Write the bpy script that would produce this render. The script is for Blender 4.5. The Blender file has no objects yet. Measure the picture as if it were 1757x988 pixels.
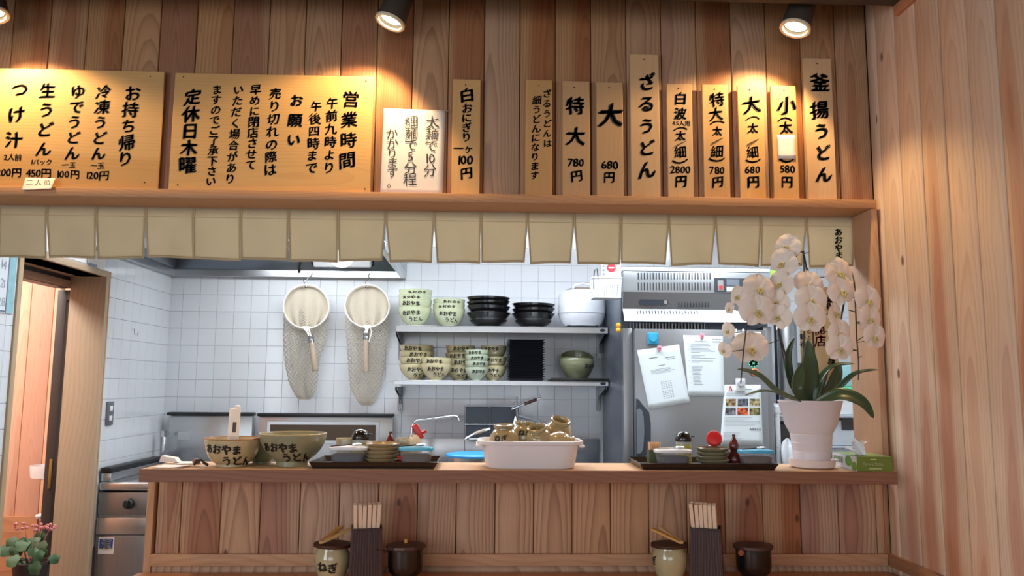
import bpy, bmesh, math, random
from mathutils import Vector, Matrix, Euler
random.seed(7)
S = bpy.context.scene
COL = S.collection
PI = math.pi

# ---------------------------------------------------------------- camera, world, lights, exposure
F = 1368.3                                    # focal length in pixels of the 1757 x 988 frame
YAW, PITCH, ROLL = 0.0346426, 0.1205985, 0.0072052
EYE = Vector((0.0, 0.0, 1.30))
fw = Vector((math.sin(YAW)*math.cos(PITCH), math.cos(YAW)*math.cos(PITCH), math.sin(PITCH)))
r0 = Vector((math.cos(YAW), -math.sin(YAW), 0.0)); u0 = r0.cross(fw)
rt = r0*math.cos(ROLL) + u0*math.sin(ROLL); up = u0*math.cos(ROLL) - r0*math.sin(ROLL)
cam_d = bpy.data.cameras.new('camera'); cam = bpy.data.objects.new('camera', cam_d); COL.objects.link(cam)
cam.matrix_world = Matrix(((rt.x, up.x, -fw.x, EYE.x), (rt.y, up.y, -fw.y, EYE.y), (rt.z, up.z, -fw.z, EYE.z), (0, 0, 0, 1)))
cam_d.sensor_width = 36.0; cam_d.lens = F*36.0/1757.0; cam_d.clip_start = 0.02; cam_d.clip_end = 60
S.camera = cam
S.view_settings.view_transform = 'Standard'; S.view_settings.look = 'None'
S.view_settings.gamma = 1.0; S.view_settings.use_curve_mapping = False
S.view_settings.exposure = 0.0

world = bpy.data.worlds.new('daylight'); S.world = world; world.use_nodes = True
wn = world.node_tree.nodes; wl = world.node_tree.links
bg = wn['Background']; bg.inputs[0].default_value = (0.80, 0.90, 1.0, 1); bg.inputs[1].default_value = 1.2

def area(name, loc, rot, sx, sy, power, color):
    d = bpy.data.lights.new(name, 'AREA'); d.shape = 'RECTANGLE'; d.size = sx; d.size_y = sy; d.energy = power; d.color = color
    o = bpy.data.objects.new(name, d); COL.objects.link(o); o.location = loc; o.rotation_euler = rot
    return o
# daylight entering by the big front window behind the viewer, light of the kitchen's ceiling panels
area('window_daylight', (-0.45, -3.3, 1.55), (math.radians(90), 0, 0), 3.0, 1.6, 30, (0.86, 0.93, 1.0))
area('window_daylight', (-2.57, -0.9, 1.45), (0, math.radians(-90), 0), 1.3, 2.4, 46, (0.88, 0.94, 1.0))
area('dining_room_ceiling_glow', (-0.4, 0.2, 2.33), (0, 0, 0), 2.2, 0.5, 6, (1.0, 0.80, 0.58))
area('kitchen_panel_light', (-0.35, 3.65, 2.36), (0, 0, 0), 2.2, 0.6, 58, (0.88, 0.94, 1.0))
area('kitchen_panel_light', (1.35, 3.3, 2.36), (0, 0, 0), 0.5, 1.0, 20, (0.88, 0.94, 1.0))

# ---------------------------------------------------------------- pixel -> place helpers (real depth given)
def ray(px, py):
    return rt*((px-878.5)/F) - up*((py-494.0)/F) + fw
def PY(px, py, Y):
    d = ray(px, py); return EYE + d*((Y-EYE.y)/d.y)
def PX(px, py, X):
    d = ray(px, py); return EYE + d*((X-EYE.x)/d.x)
def PZ(px, py, Z):
    d = ray(px, py); return EYE + d*((Z-EYE.z)/d.z)
def ms(px, Y):                                # pixels -> metres at depth Y
    return px*Y*0.996/F

# ---------------------------------------------------------------- node helpers and materials
def N(t, kind, **kw):
    n = t.nodes.new(kind)
    for k, v in kw.items():
        if k.startswith('i'):
            n.inputs[int(k[1:])].default_value = v
        else:
            setattr(n, k, v)
    return n
def math_(t, op, a, b=None, c=None, clamp=False):
    n = t.nodes.new('ShaderNodeMath'); n.operation = op; n.use_clamp = clamp
    for i, v in enumerate((a, b, c)):
        if v is None: continue
        if isinstance(v, (int, float)): n.inputs[i].default_value = v
        else: t.links.new(v, n.inputs[i])
    return n.outputs[0]
def mixc(t, fac, a, b, mode='MIX'):
    n = t.nodes.new('ShaderNodeMix'); n.data_type = 'RGBA'; n.blend_type = mode
    for i, v in ((0, fac), (6, a), (7, b)):
        if isinstance(v, (int, float)): n.inputs[i].default_value = v
        elif isinstance(v, tuple): n.inputs[i].default_value = (v[0], v[1], v[2], 1)
        else: t.links.new(v, n.inputs[i])
    return n.outputs[2]
def srgb(r, g, b):
    f = lambda c: ((c/255)/12.92 if c/255 <= 0.04045 else ((c/255+0.055)/1.055)**2.4)
    return (f(r), f(g), f(b))
def new_mat(name):
    m = bpy.data.materials.new(name); m.use_nodes = True
    t = m.node_tree; p = t.nodes['Principled BSDF']
    return m, t, p
_mats = {}
def mat(name, rgb, rough=0.5, metal=0.0, var=0.06, nscale=30.0, bump=0.0, bscale=200.0, coat=0.0, emit=0.0,
        trans=0.0, transl=0.0, alpha=1.0, ior=None, sub=0.0, stretch=None, spec=None):
    if name in _mats: return _mats[name]
    m, t, p = new_mat(name)
    c = srgb(*rgb)
    tc = N(t, 'ShaderNodeTexCoord')
    vec = tc.outputs['Object']
    if stretch:
        mp = N(t, 'ShaderNodeMapping'); mp.inputs['Scale'].default_value = stretch
        t.links.new(vec, mp.inputs[0]); vec = mp.outputs[0]
    no = N(t, 'ShaderNodeTexNoise'); no.inputs['Scale'].default_value = nscale; no.inputs['Detail'].default_value = 3
    t.links.new(vec, no.inputs['Vector'])
    lo = tuple(max(0, x*(1-var*1.6)) for x in c); hi = tuple(min(1, x*(1+var*1.2)) for x in c)
    col = mixc(t, no.outputs[0], lo, hi)
    t.links.new(col, p.inputs['Base Color'])
    rg = math_(t, 'MULTIPLY_ADD', no.outputs[0], 0.10, max(0.0, rough-0.05))
    t.links.new(rg, p.inputs['Roughness'])
    p.inputs['Metallic'].default_value = metal
    if spec is not None: p.inputs['Specular IOR Level'].default_value = spec
    if coat: p.inputs['Coat Weight'].default_value = coat; p.inputs['Coat Roughness'].default_value = 0.06
    if emit:
        p.inputs['Emission Color'].default_value = (*c, 1); p.inputs['Emission Strength'].default_value = emit
    if trans:
        p.inputs['Transmission Weight'].default_value = trans
    if ior: p.inputs['IOR'].default_value = ior
    if sub:
        p.inputs['Subsurface Weight'].default_value = sub; p.inputs['Subsurface Scale'].default_value = 0.01
    if transl:
        tr = N(t, 'ShaderNodeBsdfTranslucent'); t.links.new(col, tr.inputs[0]); mx = N(t, 'ShaderNodeMixShader'); mx.inputs[0].default_value = transl
        t.links.new(p.outputs[0], mx.inputs[1]); t.links.new(tr.outputs[0], mx.inputs[2]); t.links.new(mx.outputs[0], t.nodes['Material Output'].inputs['Surface'])
    if alpha < 1: p.inputs['Alpha'].default_value = alpha
    if bump:
        n2 = N(t, 'ShaderNodeTexNoise'); n2.inputs['Scale'].default_value = bscale; n2.inputs['Detail'].default_value = 2
        t.links.new(vec, n2.inputs['Vector'])
        b = N(t, 'ShaderNodeBump'); b.inputs['Strength'].default_value = bump; b.inputs['Distance'].default_value = 0.002
        t.links.new(n2.outputs[0], b.inputs['Height']); t.links.new(b.outputs[0], p.inputs['Normal'])
    _mats[name] = m
    return m

def wood(name, pale, heart, line, axis='z', heartness=0.5, ring=0.0095, rough=0.55, tint=0.10, knots=0.0, lines=0.55, core=None):
    """sawn softwood: growth rings cut lengthwise, each board with its own pith, heartwood share and tone"""
    m, t, p = new_mat(name)
    tc = N(t, 'ShaderNodeTexCoord'); oi = N(t, 'ShaderNodeObjectInfo')
    sp = N(t, 'ShaderNodeSeparateXYZ'); t.links.new(tc.outputs['Object'], sp.inputs[0])
    ax = {'z': (0, 2, 1), 'x': (2, 0, 1), 'y': (0, 1, 2)}[axis]
    u, w, d = sp.outputs[ax[0]], sp.outputs[ax[1]], sp.outputs[ax[2]]
    rnd = oi.outputs['Random']
    r2 = math_(t, 'FRACT', math_(t, 'MULTIPLY', rnd, 37.31)); r3 = math_(t, 'FRACT', math_(t, 'MULTIPLY', rnd, 91.7))
    r4 = math_(t, 'FRACT', math_(t, 'MULTIPLY', rnd, 173.9))
    def noise(vx, vy, vz, scale, detail=2):
        c = N(t, 'ShaderNodeCombineXYZ')
        for i, v in enumerate((vx, vy, vz)):
            if isinstance(v, (int, float)): c.inputs[i].default_value = v
            else: t.links.new(v, c.inputs[i])
        n = N(t, 'ShaderNodeTexNoise'); n.inputs['Scale'].default_value = scale; n.inputs['Detail'].default_value = detail
        t.links.new(c.outputs[0], n.inputs['Vector']); return n.outputs[0]
    off = math_(t, 'MULTIPLY', rnd, 60.0)
    wo = math_(t, 'ADD', w, off)
    n1 = noise(0.0, wo, 0.0, 1.6, 1)
    n2 = noise(math_(t, 'MULTIPLY', u, 6.0), math_(t, 'MULTIPLY', wo, 0.9), off, 3.0, 2)
    pith = math_(t, 'MULTIPLY_ADD', r2, 0.10 if not core else 0.045, -0.05 if not core else -0.0225)
    uu = math_(t, 'ADD', math_(t, 'SUBTRACT', u, pith), math_(t, 'MULTIPLY_ADD', n1, 0.05, -0.025))
    dd = math_(t, 'ADD', math_(t, 'MULTIPLY_ADD', r3, 0.075 if not core else 0.030, 0.012 if not core else 0.004), math_(t, 'MULTIPLY', w, 0.030))
    dd = math_(t, 'ADD', dd, math_(t, 'MULTIPLY_ADD', n1, 0.06, -0.03))
    dd = math_(t, 'ADD', dd, d)
    rr = math_(t, 'SQRT', math_(t, 'ADD', math_(t, 'MULTIPLY', uu, uu), math_(t, 'MULTIPLY', dd, dd)))
    rr = math_(t, 'ADD', rr, math_(t, 'MULTIPLY', n2, 0.010))
    saw = math_(t, 'FRACT', math_(t, 'DIVIDE', rr, ring))
    late = math_(t, 'POWER', saw, 3.0)
    late = math_(t, 'MULTIPLY', late, math_(t, 'SUBTRACT', 1.0, math_(t, 'POWER', saw, 24.0)))
    # heartwood: inside a certain radius
    edge = math_(t, 'MULTIPLY_ADD', r4, 0.075 if not core else 0.022, (0.012 + 0.05*heartness) if not core else core)
    hw = math_(t, 'MULTIPLY', math_(t, 'SUBTRACT', edge, rr), 55.0, clamp=True)
    col = mixc(t, hw, srgb(*pale), srgb(*heart))
    col = mixc(t, math_(t, 'MULTIPLY', late, lines), col, srgb(*line))
    fine = noise(math_(t, 'MULTIPLY', u, 60.0), math_(t, 'MULTIPLY', wo, 1.2), math_(t, 'MULTIPLY', d, 60.0), 9.0, 3)
    col = mixc(t, math_(t, 'MULTIPLY_ADD', fine, 0.5, -0.12, clamp=True), col, srgb(*line))
    hs = N(t, 'ShaderNodeHueSaturation'); t.links.new(col, hs.inputs['Color'])
    t.links.new(math_(t, 'MULTIPLY_ADD', r3, 2*tint, 1.0-tint), hs.inputs['Value'])
    t.links.new(math_(t, 'MULTIPLY_ADD', r2, 0.24, 0.88), hs.inputs['Saturation'])
    col = hs.outputs[0]
    if knots:
        vo = N(t, 'ShaderNodeTexVoronoi'); c = N(t, 'ShaderNodeCombineXYZ')
        t.links.new(math_(t, 'ADD', math_(t, 'MULTIPLY', u, 1.5), math_(t, 'MULTIPLY', r2, 7.0)), c.inputs[0]); t.links.new(math_(t, 'MULTIPLY', wo, 0.75), c.inputs[1])
        vo.voronoi_dimensions = '2D'; vo.inputs['Scale'].default_value = 2.4; t.links.new(c.outputs[0], vo.inputs['Vector'])
        k = math_(t, 'MULTIPLY', math_(t, 'SUBTRACT', knots, vo.outputs['Distance']), 60.0, clamp=True)
        col = mixc(t, math_(t, 'MULTIPLY', k, 0.85), col, srgb(88, 52, 34))
    t.links.new(col, p.inputs['Base Color'])
    p.inputs['Roughness'].default_value = rough; p.inputs['Specular IOR Level'].default_value = 0.35
    b = N(t, 'ShaderNodeBump'); b.inputs['Strength'].default_value = 0.25; b.inputs['Distance'].default_value = 0.0006
    t.links.new(math_(t, 'SUBTRACT', 1.0, late), b.inputs['Height']); t.links.new(b.outputs[0], p.inputs['Normal'])
    return m

W_WALL = wood('cedar_wall_boards', (192, 150, 114), (170, 118, 86), (116, 74, 50), 'z', 0.2, tint=0.06, lines=0.6, ring=0.008)
W_RIGHT = wood('cedar_side_wall_boards', (226, 198, 172), (204, 154, 130), (160, 110, 88), 'z', 0.4, ring=0.010, tint=0.06, knots=0.035, lines=0.36, core=0.034)
W_LOW = wood('cedar_counter_boards', (200, 160, 128), (172, 120, 94), (108, 66, 46), 'z', 0.25, tint=0.07, knots=0.03, lines=0.72, ring=0.0085)
W_FRAME = wood('cedar_frame', (206, 158, 118), (180, 122, 84), (140, 88, 56), 'z', 0.4, tint=0.05, lines=0.4)
W_BEAM = wood('cedar_beam', (206, 158, 118), (176, 120, 86), (140, 88, 60), 'x', 0.4, tint=0.03, lines=0.35, ring=0.007)
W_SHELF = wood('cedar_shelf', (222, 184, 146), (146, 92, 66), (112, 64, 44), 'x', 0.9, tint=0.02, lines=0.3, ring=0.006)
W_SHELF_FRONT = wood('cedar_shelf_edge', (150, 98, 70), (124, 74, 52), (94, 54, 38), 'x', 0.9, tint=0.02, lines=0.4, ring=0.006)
W_DINE = wood('dining_counter_wood', (222, 156, 98), (204, 134, 80), (164, 100, 58), 'x', 0.6, tint=0.02, lines=0.35, rough=0.38)
W_PLATE = wood('pale_sign_board', (218, 178, 128), (208, 164, 112), (182, 136, 90), 'x', 0.3, tint=0.05, lines=0.25, ring=0.010)
W_PLATEV = wood('pale_sign_strip', (218, 176, 126), (208, 162, 108), (186, 138, 90), 'z', 0.3, tint=0.07, lines=0.18, ring=0.014)
W_DOOR = wood('door_casing_wood', (190, 168, 140), (172, 144, 114), (148, 118, 90), 'z', 0.5, tint=0.03, lines=0.3)
W_ROOM = wood('orange_cedar_boards', (240, 200, 174), (228, 176, 150), (186, 130, 106), 'z', 0.5, tint=0.05, lines=0.3)
W_DARK = wood('dark_lid_wood', (74, 44, 32), (56, 32, 24), (36, 20, 15), 'x', 0.5, tint=0.04, lines=0.4, ring=0.004)
W_TONG = wood('bamboo_tongs', (216, 172, 112), (200, 150, 92), (176, 124, 70), 'x', 0.2, tint=0.05, lines=0.25, ring=0.004)

CEIL = mat('dark_ceiling', (60, 52, 46), 0.7)
WHITE_CEIL = mat('kitchen_ceiling', (235, 238, 240), 0.7)
TILE = mat('white_glazed_tile', (226, 230, 236), 0.12, var=0.02, nscale=4, coat=0.3)
GROUT = mat('tile_grout', (220, 224, 229), 0.8, var=0.05)
STEEL = mat('brushed_stainless', (198, 200, 203), 0.32, 1.0, var=0.05, nscale=5, bump=0.04, bscale=60, stretch=(1, 1, 20))
STEELD = mat('dull_stainless', (150, 153, 157), 0.40, 1.0, var=0.08, nscale=4, bump=0.03, bscale=60, stretch=(30, 1, 1))
CHROME = mat('chrome', (220, 222, 225), 0.10, 1.0, var=0.02)
BLACK = mat('black_lacquer', (22, 20, 20), 0.22, coat=0.4)
BLKP = mat('black_plastic', (28, 28, 30), 0.42)
INK = mat('brush_ink', (26, 22, 20), 0.6, var=0.2)
NAIL = mat('nail_steel', (60, 50, 44), 0.4, 0.8)
PAPER = mat('white_paper', (232, 226, 222), 0.8, var=0.02)
PRINT = mat('grey_print', (120, 124, 132), 0.8)
CLOTH = mat('beige_noren_cloth', (228, 216, 188), 0.9, var=0.05, nscale=9, bump=0.25, bscale=900, transl=0.42)
SEAM = mat('noren_hem', (208, 188, 150), 0.9, bump=0.2, bscale=900, transl=0.15)
WPLAS = mat('white_plastic', (238, 238, 240), 0.35)
FLOORM = mat('floor_tiles', (120, 112, 104), 0.5, var=0.15, nscale=5)
PLASTER = mat('plain_wall', (205, 196, 182), 0.8)

# ---------------------------------------------------------------- mesh builder
def v3(*a): return Vector(a)
class MB:
    def __init__(s): s.v = []; s.f = []
    def add(s, vs, fs):
        n = len(s.v); s.v += [tuple(x) for x in vs]; s.f += [tuple(i+n for i in f) for f in fs]; return s
    def box(s, x0, x1, y0, y1, z0, z1, m=None):
        vs = [v3(x, y, z) for z in (z0, z1) for y in (y0, y1) for x in (x0, x1)]
        if m is not None: vs = [m @ q for q in vs]
        return s.add(vs, [(0, 2, 3, 1), (4, 5, 7, 6), (0, 1, 5, 4), (2, 6, 7, 3), (0, 4, 6, 2), (1, 3, 7, 5)])
    def rbox(s, x0, x1, y0, y1, z0, z1, r=0.003, seg=2, m=None):
        bm = bmesh.new(); bmesh.ops.create_cube(bm, size=1)
        c = v3((x0+x1)/2, (y0+y1)/2, (z0+z1)/2); sc = v3(abs(x1-x0), abs(y1-y0), abs(z1-z0))
        for q in bm.verts: q.co = v3(q.co.x*sc.x+c.x, q.co.y*sc.y+c.y, q.co.z*sc.z+c.z)
        r = min(r, min(sc)*0.45)
        bmesh.ops.bevel(bm, geom=bm.edges[:], offset=r, segments=seg, profile=0.5, affect='EDGES')
        return s.bm(bm, m)
    def bm(s, bm, m=None):
        bm.verts.index_update()
        vs = [q.co.copy() for q in bm.verts]
        if m is not None: vs = [m @ q for q in vs]
        s.add(vs, [[q.index for q in f.verts] for f in bm.faces]); bm.free(); return s
    def quad(s, a, b, c, d): return s.add([a, b, c, d], [(0, 1, 2, 3)])
    def slab(s, pts, n, th):
        """polygon pts extruded by -n*th"""
        k = len(pts); pts = [Vector(p) for p in pts]; n = Vector(n).normalized()*th
        vs = pts + [p-n for p in pts]
        fs = [tuple(range(k)), tuple(range(2*k-1, k-1, -1))] + [(i, i+k, (i+1) % k+k, (i+1) % k) for i in range(k)]
        return s.add(vs, fs)
    def lathe(s, prof, seg=32, c=(0, 0, 0), m=None, a0=0.0, a1=2*PI, sq=None):
        full = abs(a1-a0-2*PI) < 1e-6; ns = seg if full else seg+1
        vs = []; c = Vector(c)
        for r, z in prof:
            for i in range(ns):
                a = a0+(a1-a0)*i/seg
                q = v3(math.cos(a)*r, math.sin(a)*r, z)
                if sq: q.x *= sq[0]; q.y *= sq[1]
                q = (m @ q) if m is not None else q
                vs.append(q+c)
        fs = []
        for j in range(len(prof)-1):
            for i in range(seg):
                i2 = (i+1) % ns
                a, b, d, e = j*ns+i, j*ns+i2, (j+1)*ns+i2, (j+1)*ns+i
                if prof[j][0] < 1e-7: fs.append((a, d, e))
                elif prof[j+1][0] < 1e-7: fs.append((a, b, d))
                else: fs.append((a, b, d, e))
        return s.add(vs, fs)
    def tube(s, pts, r, seg=8, closed=False, cap=True, flat=1.0):
        pts = [Vector(p) for p in pts]; n = len(pts)
        rs = r if isinstance(r, (list, tuple)) else [r]*n
        up_ = v3(0, 0, 1); vs = []; prev = None
        for i, p in enumerate(pts):
            if closed: tg = pts[(i+1) % n]-pts[i-1]
            else: tg = pts[min(i+1, n-1)]-pts[max(i-1, 0)]
            tg = tg.normalized() if tg.length > 1e-9 else v3(0, 0, 1)
            if prev is None:
                a = tg.cross(up_ if abs(tg.z) < 0.95 else v3(1, 0, 0)).normalized()
            else:
                a = (prev - tg*prev.dot(tg)).normalized()
            prev = a; b = tg.cross(a)
            for k in range(seg):
                th = 2*PI*k/seg
                vs.append(p + a*(math.cos(th)*rs[i]) + b*(math.sin(th)*rs[i]*flat))
        fs = []
        for i in range(n if closed else n-1):
            j = (i+1) % n
            for k in range(seg):
                k2 = (k+1) % seg
                fs.append((i*seg+k, i*seg+k2, j*seg+k2, j*seg+k))
        if cap and not closed:
            fs.append(tuple(range(seg-1, -1, -1))); fs.append(tuple((n-1)*seg+k for k in range(seg)))
        return s.add(vs, fs)
    def ball(s, c, r, seg=16, sc=(1, 1, 1), m=None):
        h = seg//2
        prof = [(max(0.0, math.sin(PI*i/h))*r if 0 < i < h else 0.0, -math.cos(PI*i/h)*r) for i in range(h+1)]
        mm = Matrix.Diagonal((*sc, 1))
        if m is not None: mm = m @ mm
        return s.lathe(prof, seg, c, mm)
    def grid(s, fn, nu, nv):
        vs = [fn(i/nu, j/nv) for j in range(nv+1) for i in range(nu+1)]
        fs = [(j*(nu+1)+i, j*(nu+1)+i+1, (j+1)*(nu+1)+i+1, (j+1)*(nu+1)+i) for j in range(nv) for i in range(nu)]
        return s.add(vs, fs)
    def mesh(s, name, m=None, smooth=True, angle=38):
        me = bpy.data.meshes.new(name); me.from_pydata(s.v, [], s.f)
        if m: me.materials.append(m)
        if smooth:
            me.polygons.foreach_set('use_smooth', [True]*len(me.polygons)); me.set_sharp_from_angle(angle=math.radians(angle))
        me.update(); return me
    def build(s, name, m, parent=None, loc=None, rot=None, smooth=True, angle=38, solid=0.0, fixn=False):
        me = s.mesh(name, m, smooth, angle)
        if fixn:
            bm = bmesh.new(); bm.from_mesh(me); bmesh.ops.recalc_face_normals(bm, faces=bm.faces); bm.to_mesh(me); bm.free()
        o = bpy.data.objects.new(name, me); COL.objects.link(o)
        if parent: o.parent = parent
        if loc is not None: o.location = loc
        if rot is not None: o.rotation_euler = rot
        if solid:
            md = o.modifiers.new('thickness', 'SOLIDIFY'); md.thickness = solid; md.offset = 0
        return o

def thing(name, label, cat, loc=(0, 0, 0), rot=None, group=None):
    o = bpy.data.objects.new(name, None); COL.objects.link(o); o.location = loc; o.empty_display_size = 0.05
    if rot is not None: o.rotation_euler = rot
    o['label'] = label; o['category'] = cat
    if group: o['group'] = group
    return o
def tag(o, label, cat, group=None):
    o['label'] = label; o['category'] = cat
    if group: o['group'] = group
    return o
def structure(name, label=None):
    o = bpy.data.objects.new(name, None); COL.objects.link(o); o['kind'] = 'structure'
    if label: o['label'] = label
    return o
def copy_obj(o, parent=None):
    c = o.copy(); COL.objects.link(c)
    if parent: c.parent = parent
    return c
def copy_tree(o, kids, label=None, parent=None):
    """kids: list of (object, [subkids])"""
    c = copy_obj(o, parent)
    if label: c['label'] = label
    for k, subs in kids:
        kc = copy_obj(k, c)
        for q in subs: copy_obj(q, kc)
    return c
def RZ(a): return Matrix.Rotation(a, 4, 'Z')
def RX(a): return Matrix.Rotation(a, 4, 'X')
def RY(a): return Matrix.Rotation(a, 4, 'Y')

# ---------------------------------------------------------------- lettering (glyph outlines of Blender's own font)
_fc = bpy.data.curves.new('glyph_source', 'FONT'); _fc.resolution_u = 2
_fo = bpy.data.objects.new('glyph_source', _fc); COL.objects.link(_fo)
_gl = {}
def glyph(ch):
    if ch in _gl: return _gl[ch]
    _fc.body = ch
    dg = bpy.context.evaluated_depsgraph_get(); dg.update()
    me = bpy.data.meshes.new_from_object(_fo.evaluated_get(dg))
    vs = [(v.co.x, v.co.y) for v in me.vertices]; fs = [tuple(p.vertices) for p in me.polygons]
    bpy.data.meshes.remove(me)
    if vs:
        x0 = min(v[0] for v in vs); x1 = max(v[0] for v in vs)
        full = ord(ch) > 0x2000
        cx = 0.49 if full else (x0+x1)/2; cy = 0.37 if full else 0.35
        if ch in '︵︶': cy = sum(v[1] for v in vs)/len(vs); cx = (x0+x1)/2
        vs = [(x-cx, y-cy) for x, y in vs]
    else: x0 = x1 = 0
    _gl[ch] = (vs, fs, max(0.05, x1-x0))
    return _gl[ch]
def brush(mb, ch, to3d, size, bold=0.035, warp=0.03, rot=0.05, sx=1.0, rng=random):
    """one brushed character: outline thickened along a slanted nib, slightly tilted and uneven"""
    vs, fs, w = glyph(ch)
    if not vs: return
    a = rng.uniform(-0.03, 0.05)+rot; ph = rng.uniform(0, 6.3); k = rng.uniform(0.95, 1.06)
    if bold <= 0: nibs = [(0, 0)]
    else: nibs = [(-bold, -bold*0.7), (0, 0), (bold, bold*0.7), (bold*0.4, -bold*0.5)]
    for nx, ny in nibs:
        out = []
        for x, y in vs:
            x2 = x + warp*math.sin(4.2*y+ph) + nx; y2 = y + x*a*1.6 + warp*0.8*math.sin(4.7*x+ph*1.7) + ny
            out.append(to3d(x2*size*sx*k, y2*size*k))
        mb.add(out, fs)
def flat3d(P, off=0.0):
    """letters lying on an upright face that looks towards -Y"""
    return lambda u, v: v3(P.x+u, P.y-off, P.z+v)
def row(mb, text, P, size, off=0.0006, bold=0.03, gap=1.0, sx=1.0, rot=0.0, right=v3(1, 0, 0), up_=v3(0, 0, 1), nrm=v3(0, -1, 0), warp=0.02):
    """horizontal writing centred at P"""
    ws = [(glyph(c)[2] if ord(c) < 0x2000 else 0.95)+0.06 if c != ' ' else 0.35 for c in text]
    tot = sum(ws)*size*gap*sx; x = -tot/2
    for c, w in zip(text, ws):
        cx = x+w*size*gap*sx/2
        if c != ' ': brush(mb, c, lambda u, v, cx=cx: P+right*(cx+u)+up_*v+nrm*off, size, bold, warp, rot, sx)
        x += w*size*gap*sx
def column(mb, text, x0, y0, x1, y1, size, Y, bold=0.04, off=0.0006, sizes=None, sx=1.0):
    """vertical writing: first glyph centred at picture point x0,y0, last at x1,y1 on the upright plane Y; items may be strings"""
    n = len(text)
    if hasattr(mb, 'parts'):
        nm = MB(); mb.parts.append(nm); mb = nm
    for i, c in enumerate(text):
        f = i/(n-1) if n > 1 else 0
        P = PY(x0+(x1-x0)*f, y0+(y1-y0)*f, Y)
        s = ms(sizes[i] if sizes else size, Y)
        if len(c) == 1: brush(mb, c, flat3d(P, off), s*1.12, bold, sx=sx)
        else: row(mb, c, P, s*1.1, off, bold)
def on_lathe(text_rows, rad, z0, size, phi=-PI/2, bold=0.03, off=0.0008, lead=1.15, sx=1.0, tilt=0.0, shift=(0, 0)):
    """writing wrapped on a turned surface rad(z); text_rows = strings from top to bottom"""
    mb = MB()
    def to(u, v):
        z = z0+v+u*tilt; r = rad(z)+off; a = phi+u/max(r, 1e-3)
        return v3(math.cos(a)*r, math.sin(a)*r, z)
    for j, line in enumerate(text_rows):
        n = len(line); sh = shift[j] if j < len(shift) else 0
        for i, c in enumerate(line):
            cx = (i-(n-1)/2)*size*0.98*sx+sh; cy = -j*size*lead
            g = MB(); brush(g, c, lambda u, v: v3(u+cx, v+cy, 0), size, bold, sx=sx)
            bm = bmesh.new()
            vv = [bm.verts.new(q) for q in g.v]
            for f in g.f:
                try: bm.faces.new([vv[k] for k in f])
                except ValueError: pass
            bmesh.ops.triangulate(bm, faces=bm.faces[:])
            lim = size*0.30
            ed = [e for e in bm.edges if e.calc_length() > lim]
            if ed: bmesh.ops.subdivide_edges(bm, edges=ed, cuts=1); bmesh.ops.triangulate(bm, faces=bm.faces[:])
            bm.verts.index_update()
            mb.add([to(q.co.x, q.co.y) for q in bm.verts], [[q.index for q in f.verts] for f in bm.faces]); bm.free()
    return mb

# ================================================================ SETTING
YW = 2.50                                     # plane of the front wall boards
XR = PX(1515, 660, 0).x if False else PY(1514.5, 660, YW).x     # right wall
YB = 4.75                                     # tiled back wall of the kitchen
XL = PY(287, 600, YB).x                       # left kitchen wall
ZC = PY(1500, 9.5, 2.29).z                    # dining room ceiling
Z_LEDGE_T = PY(700, 332, 2.47).z; Z_LEDGE_B = PY(700, 345, 2.455).z
Z_SH_T = PY(880, 806.8, 2.32).z; Z_SH_B = PY(880, 828.8, 2.32).z
Z_DIN = PY(880, 981, 2.485).z
X_POST = PY(259, 880, YW).x

# floor
fl = MB(); fl.box(-4.2, 2.4, -3.4, 5.0, -0.06, 0.0); o = fl.build('floor', FLOORM); o['kind'] = 'structure'
# dining room ceiling: ends in front of the board wall, a slot opens above
c = MB(); c.box(-2.6, XR+0.02, -3.4, 2.29, ZC, ZC+0.05); o = c.build('ceiling', CEIL); o['kind'] = 'structure'
c = MB(); c.box(-2.6, XR+0.02, 2.18, 2.56, 2.80, 2.84); c.box(-2.6, XR+0.02, 2.25, 2.29, ZC+0.05, 2.80)
o = c.build('ceiling', CEIL); o['kind'] = 'structure'
c = MB(); c.box(-4.2, 2.4, 2.62, 5.0, 2.42, 2.47); o = c.build('ceiling', WHITE_CEIL); o['kind'] = 'structure'

# planks of the front wall above the opening
wf = structure('wall_front')
b = MB(); b.box(-2.6, XR+0.1, YW+0.012, 2.62, Z_LEDGE_T+0.0005, 2.80); b.build('backing_board', mat('shadow_batten', (70, 46, 34), .8), wf)
PITCHP = 0.1165
def plank_mesh(w, h, th=0.012, r=0.0030, name='plank', m=None, gap=0.0010):
    mb = MB(); mb.rbox(-w/2+gap, w/2-gap, -th/2, th/2, -h/2, h/2, r, 2); return mb.mesh(name, m, True, 50)
xa = PY(769, 150, YW).x
zt, zb = 2.79, Z_LEDGE_T-0.01
pm = plank_mesh(PITCHP, zt-zb, m=W_WALL)
k = -26
while True:
    x0 = xa + k*PITCHP
    if x0 > XR: break
    if x0 > -2.5:
        o = bpy.data.objects.new('plank', pm); COL.objects.link(o); o.parent = wf
        w = min(PITCHP, XR-x0)
        o.location = (x0+w/2, YW+0.006+random.uniform(-0.0008, 0.0008), (zt+zb)/2)
        if w < PITCHP: o.scale = (w/PITCHP, 1, 1)
    k += 1
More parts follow.
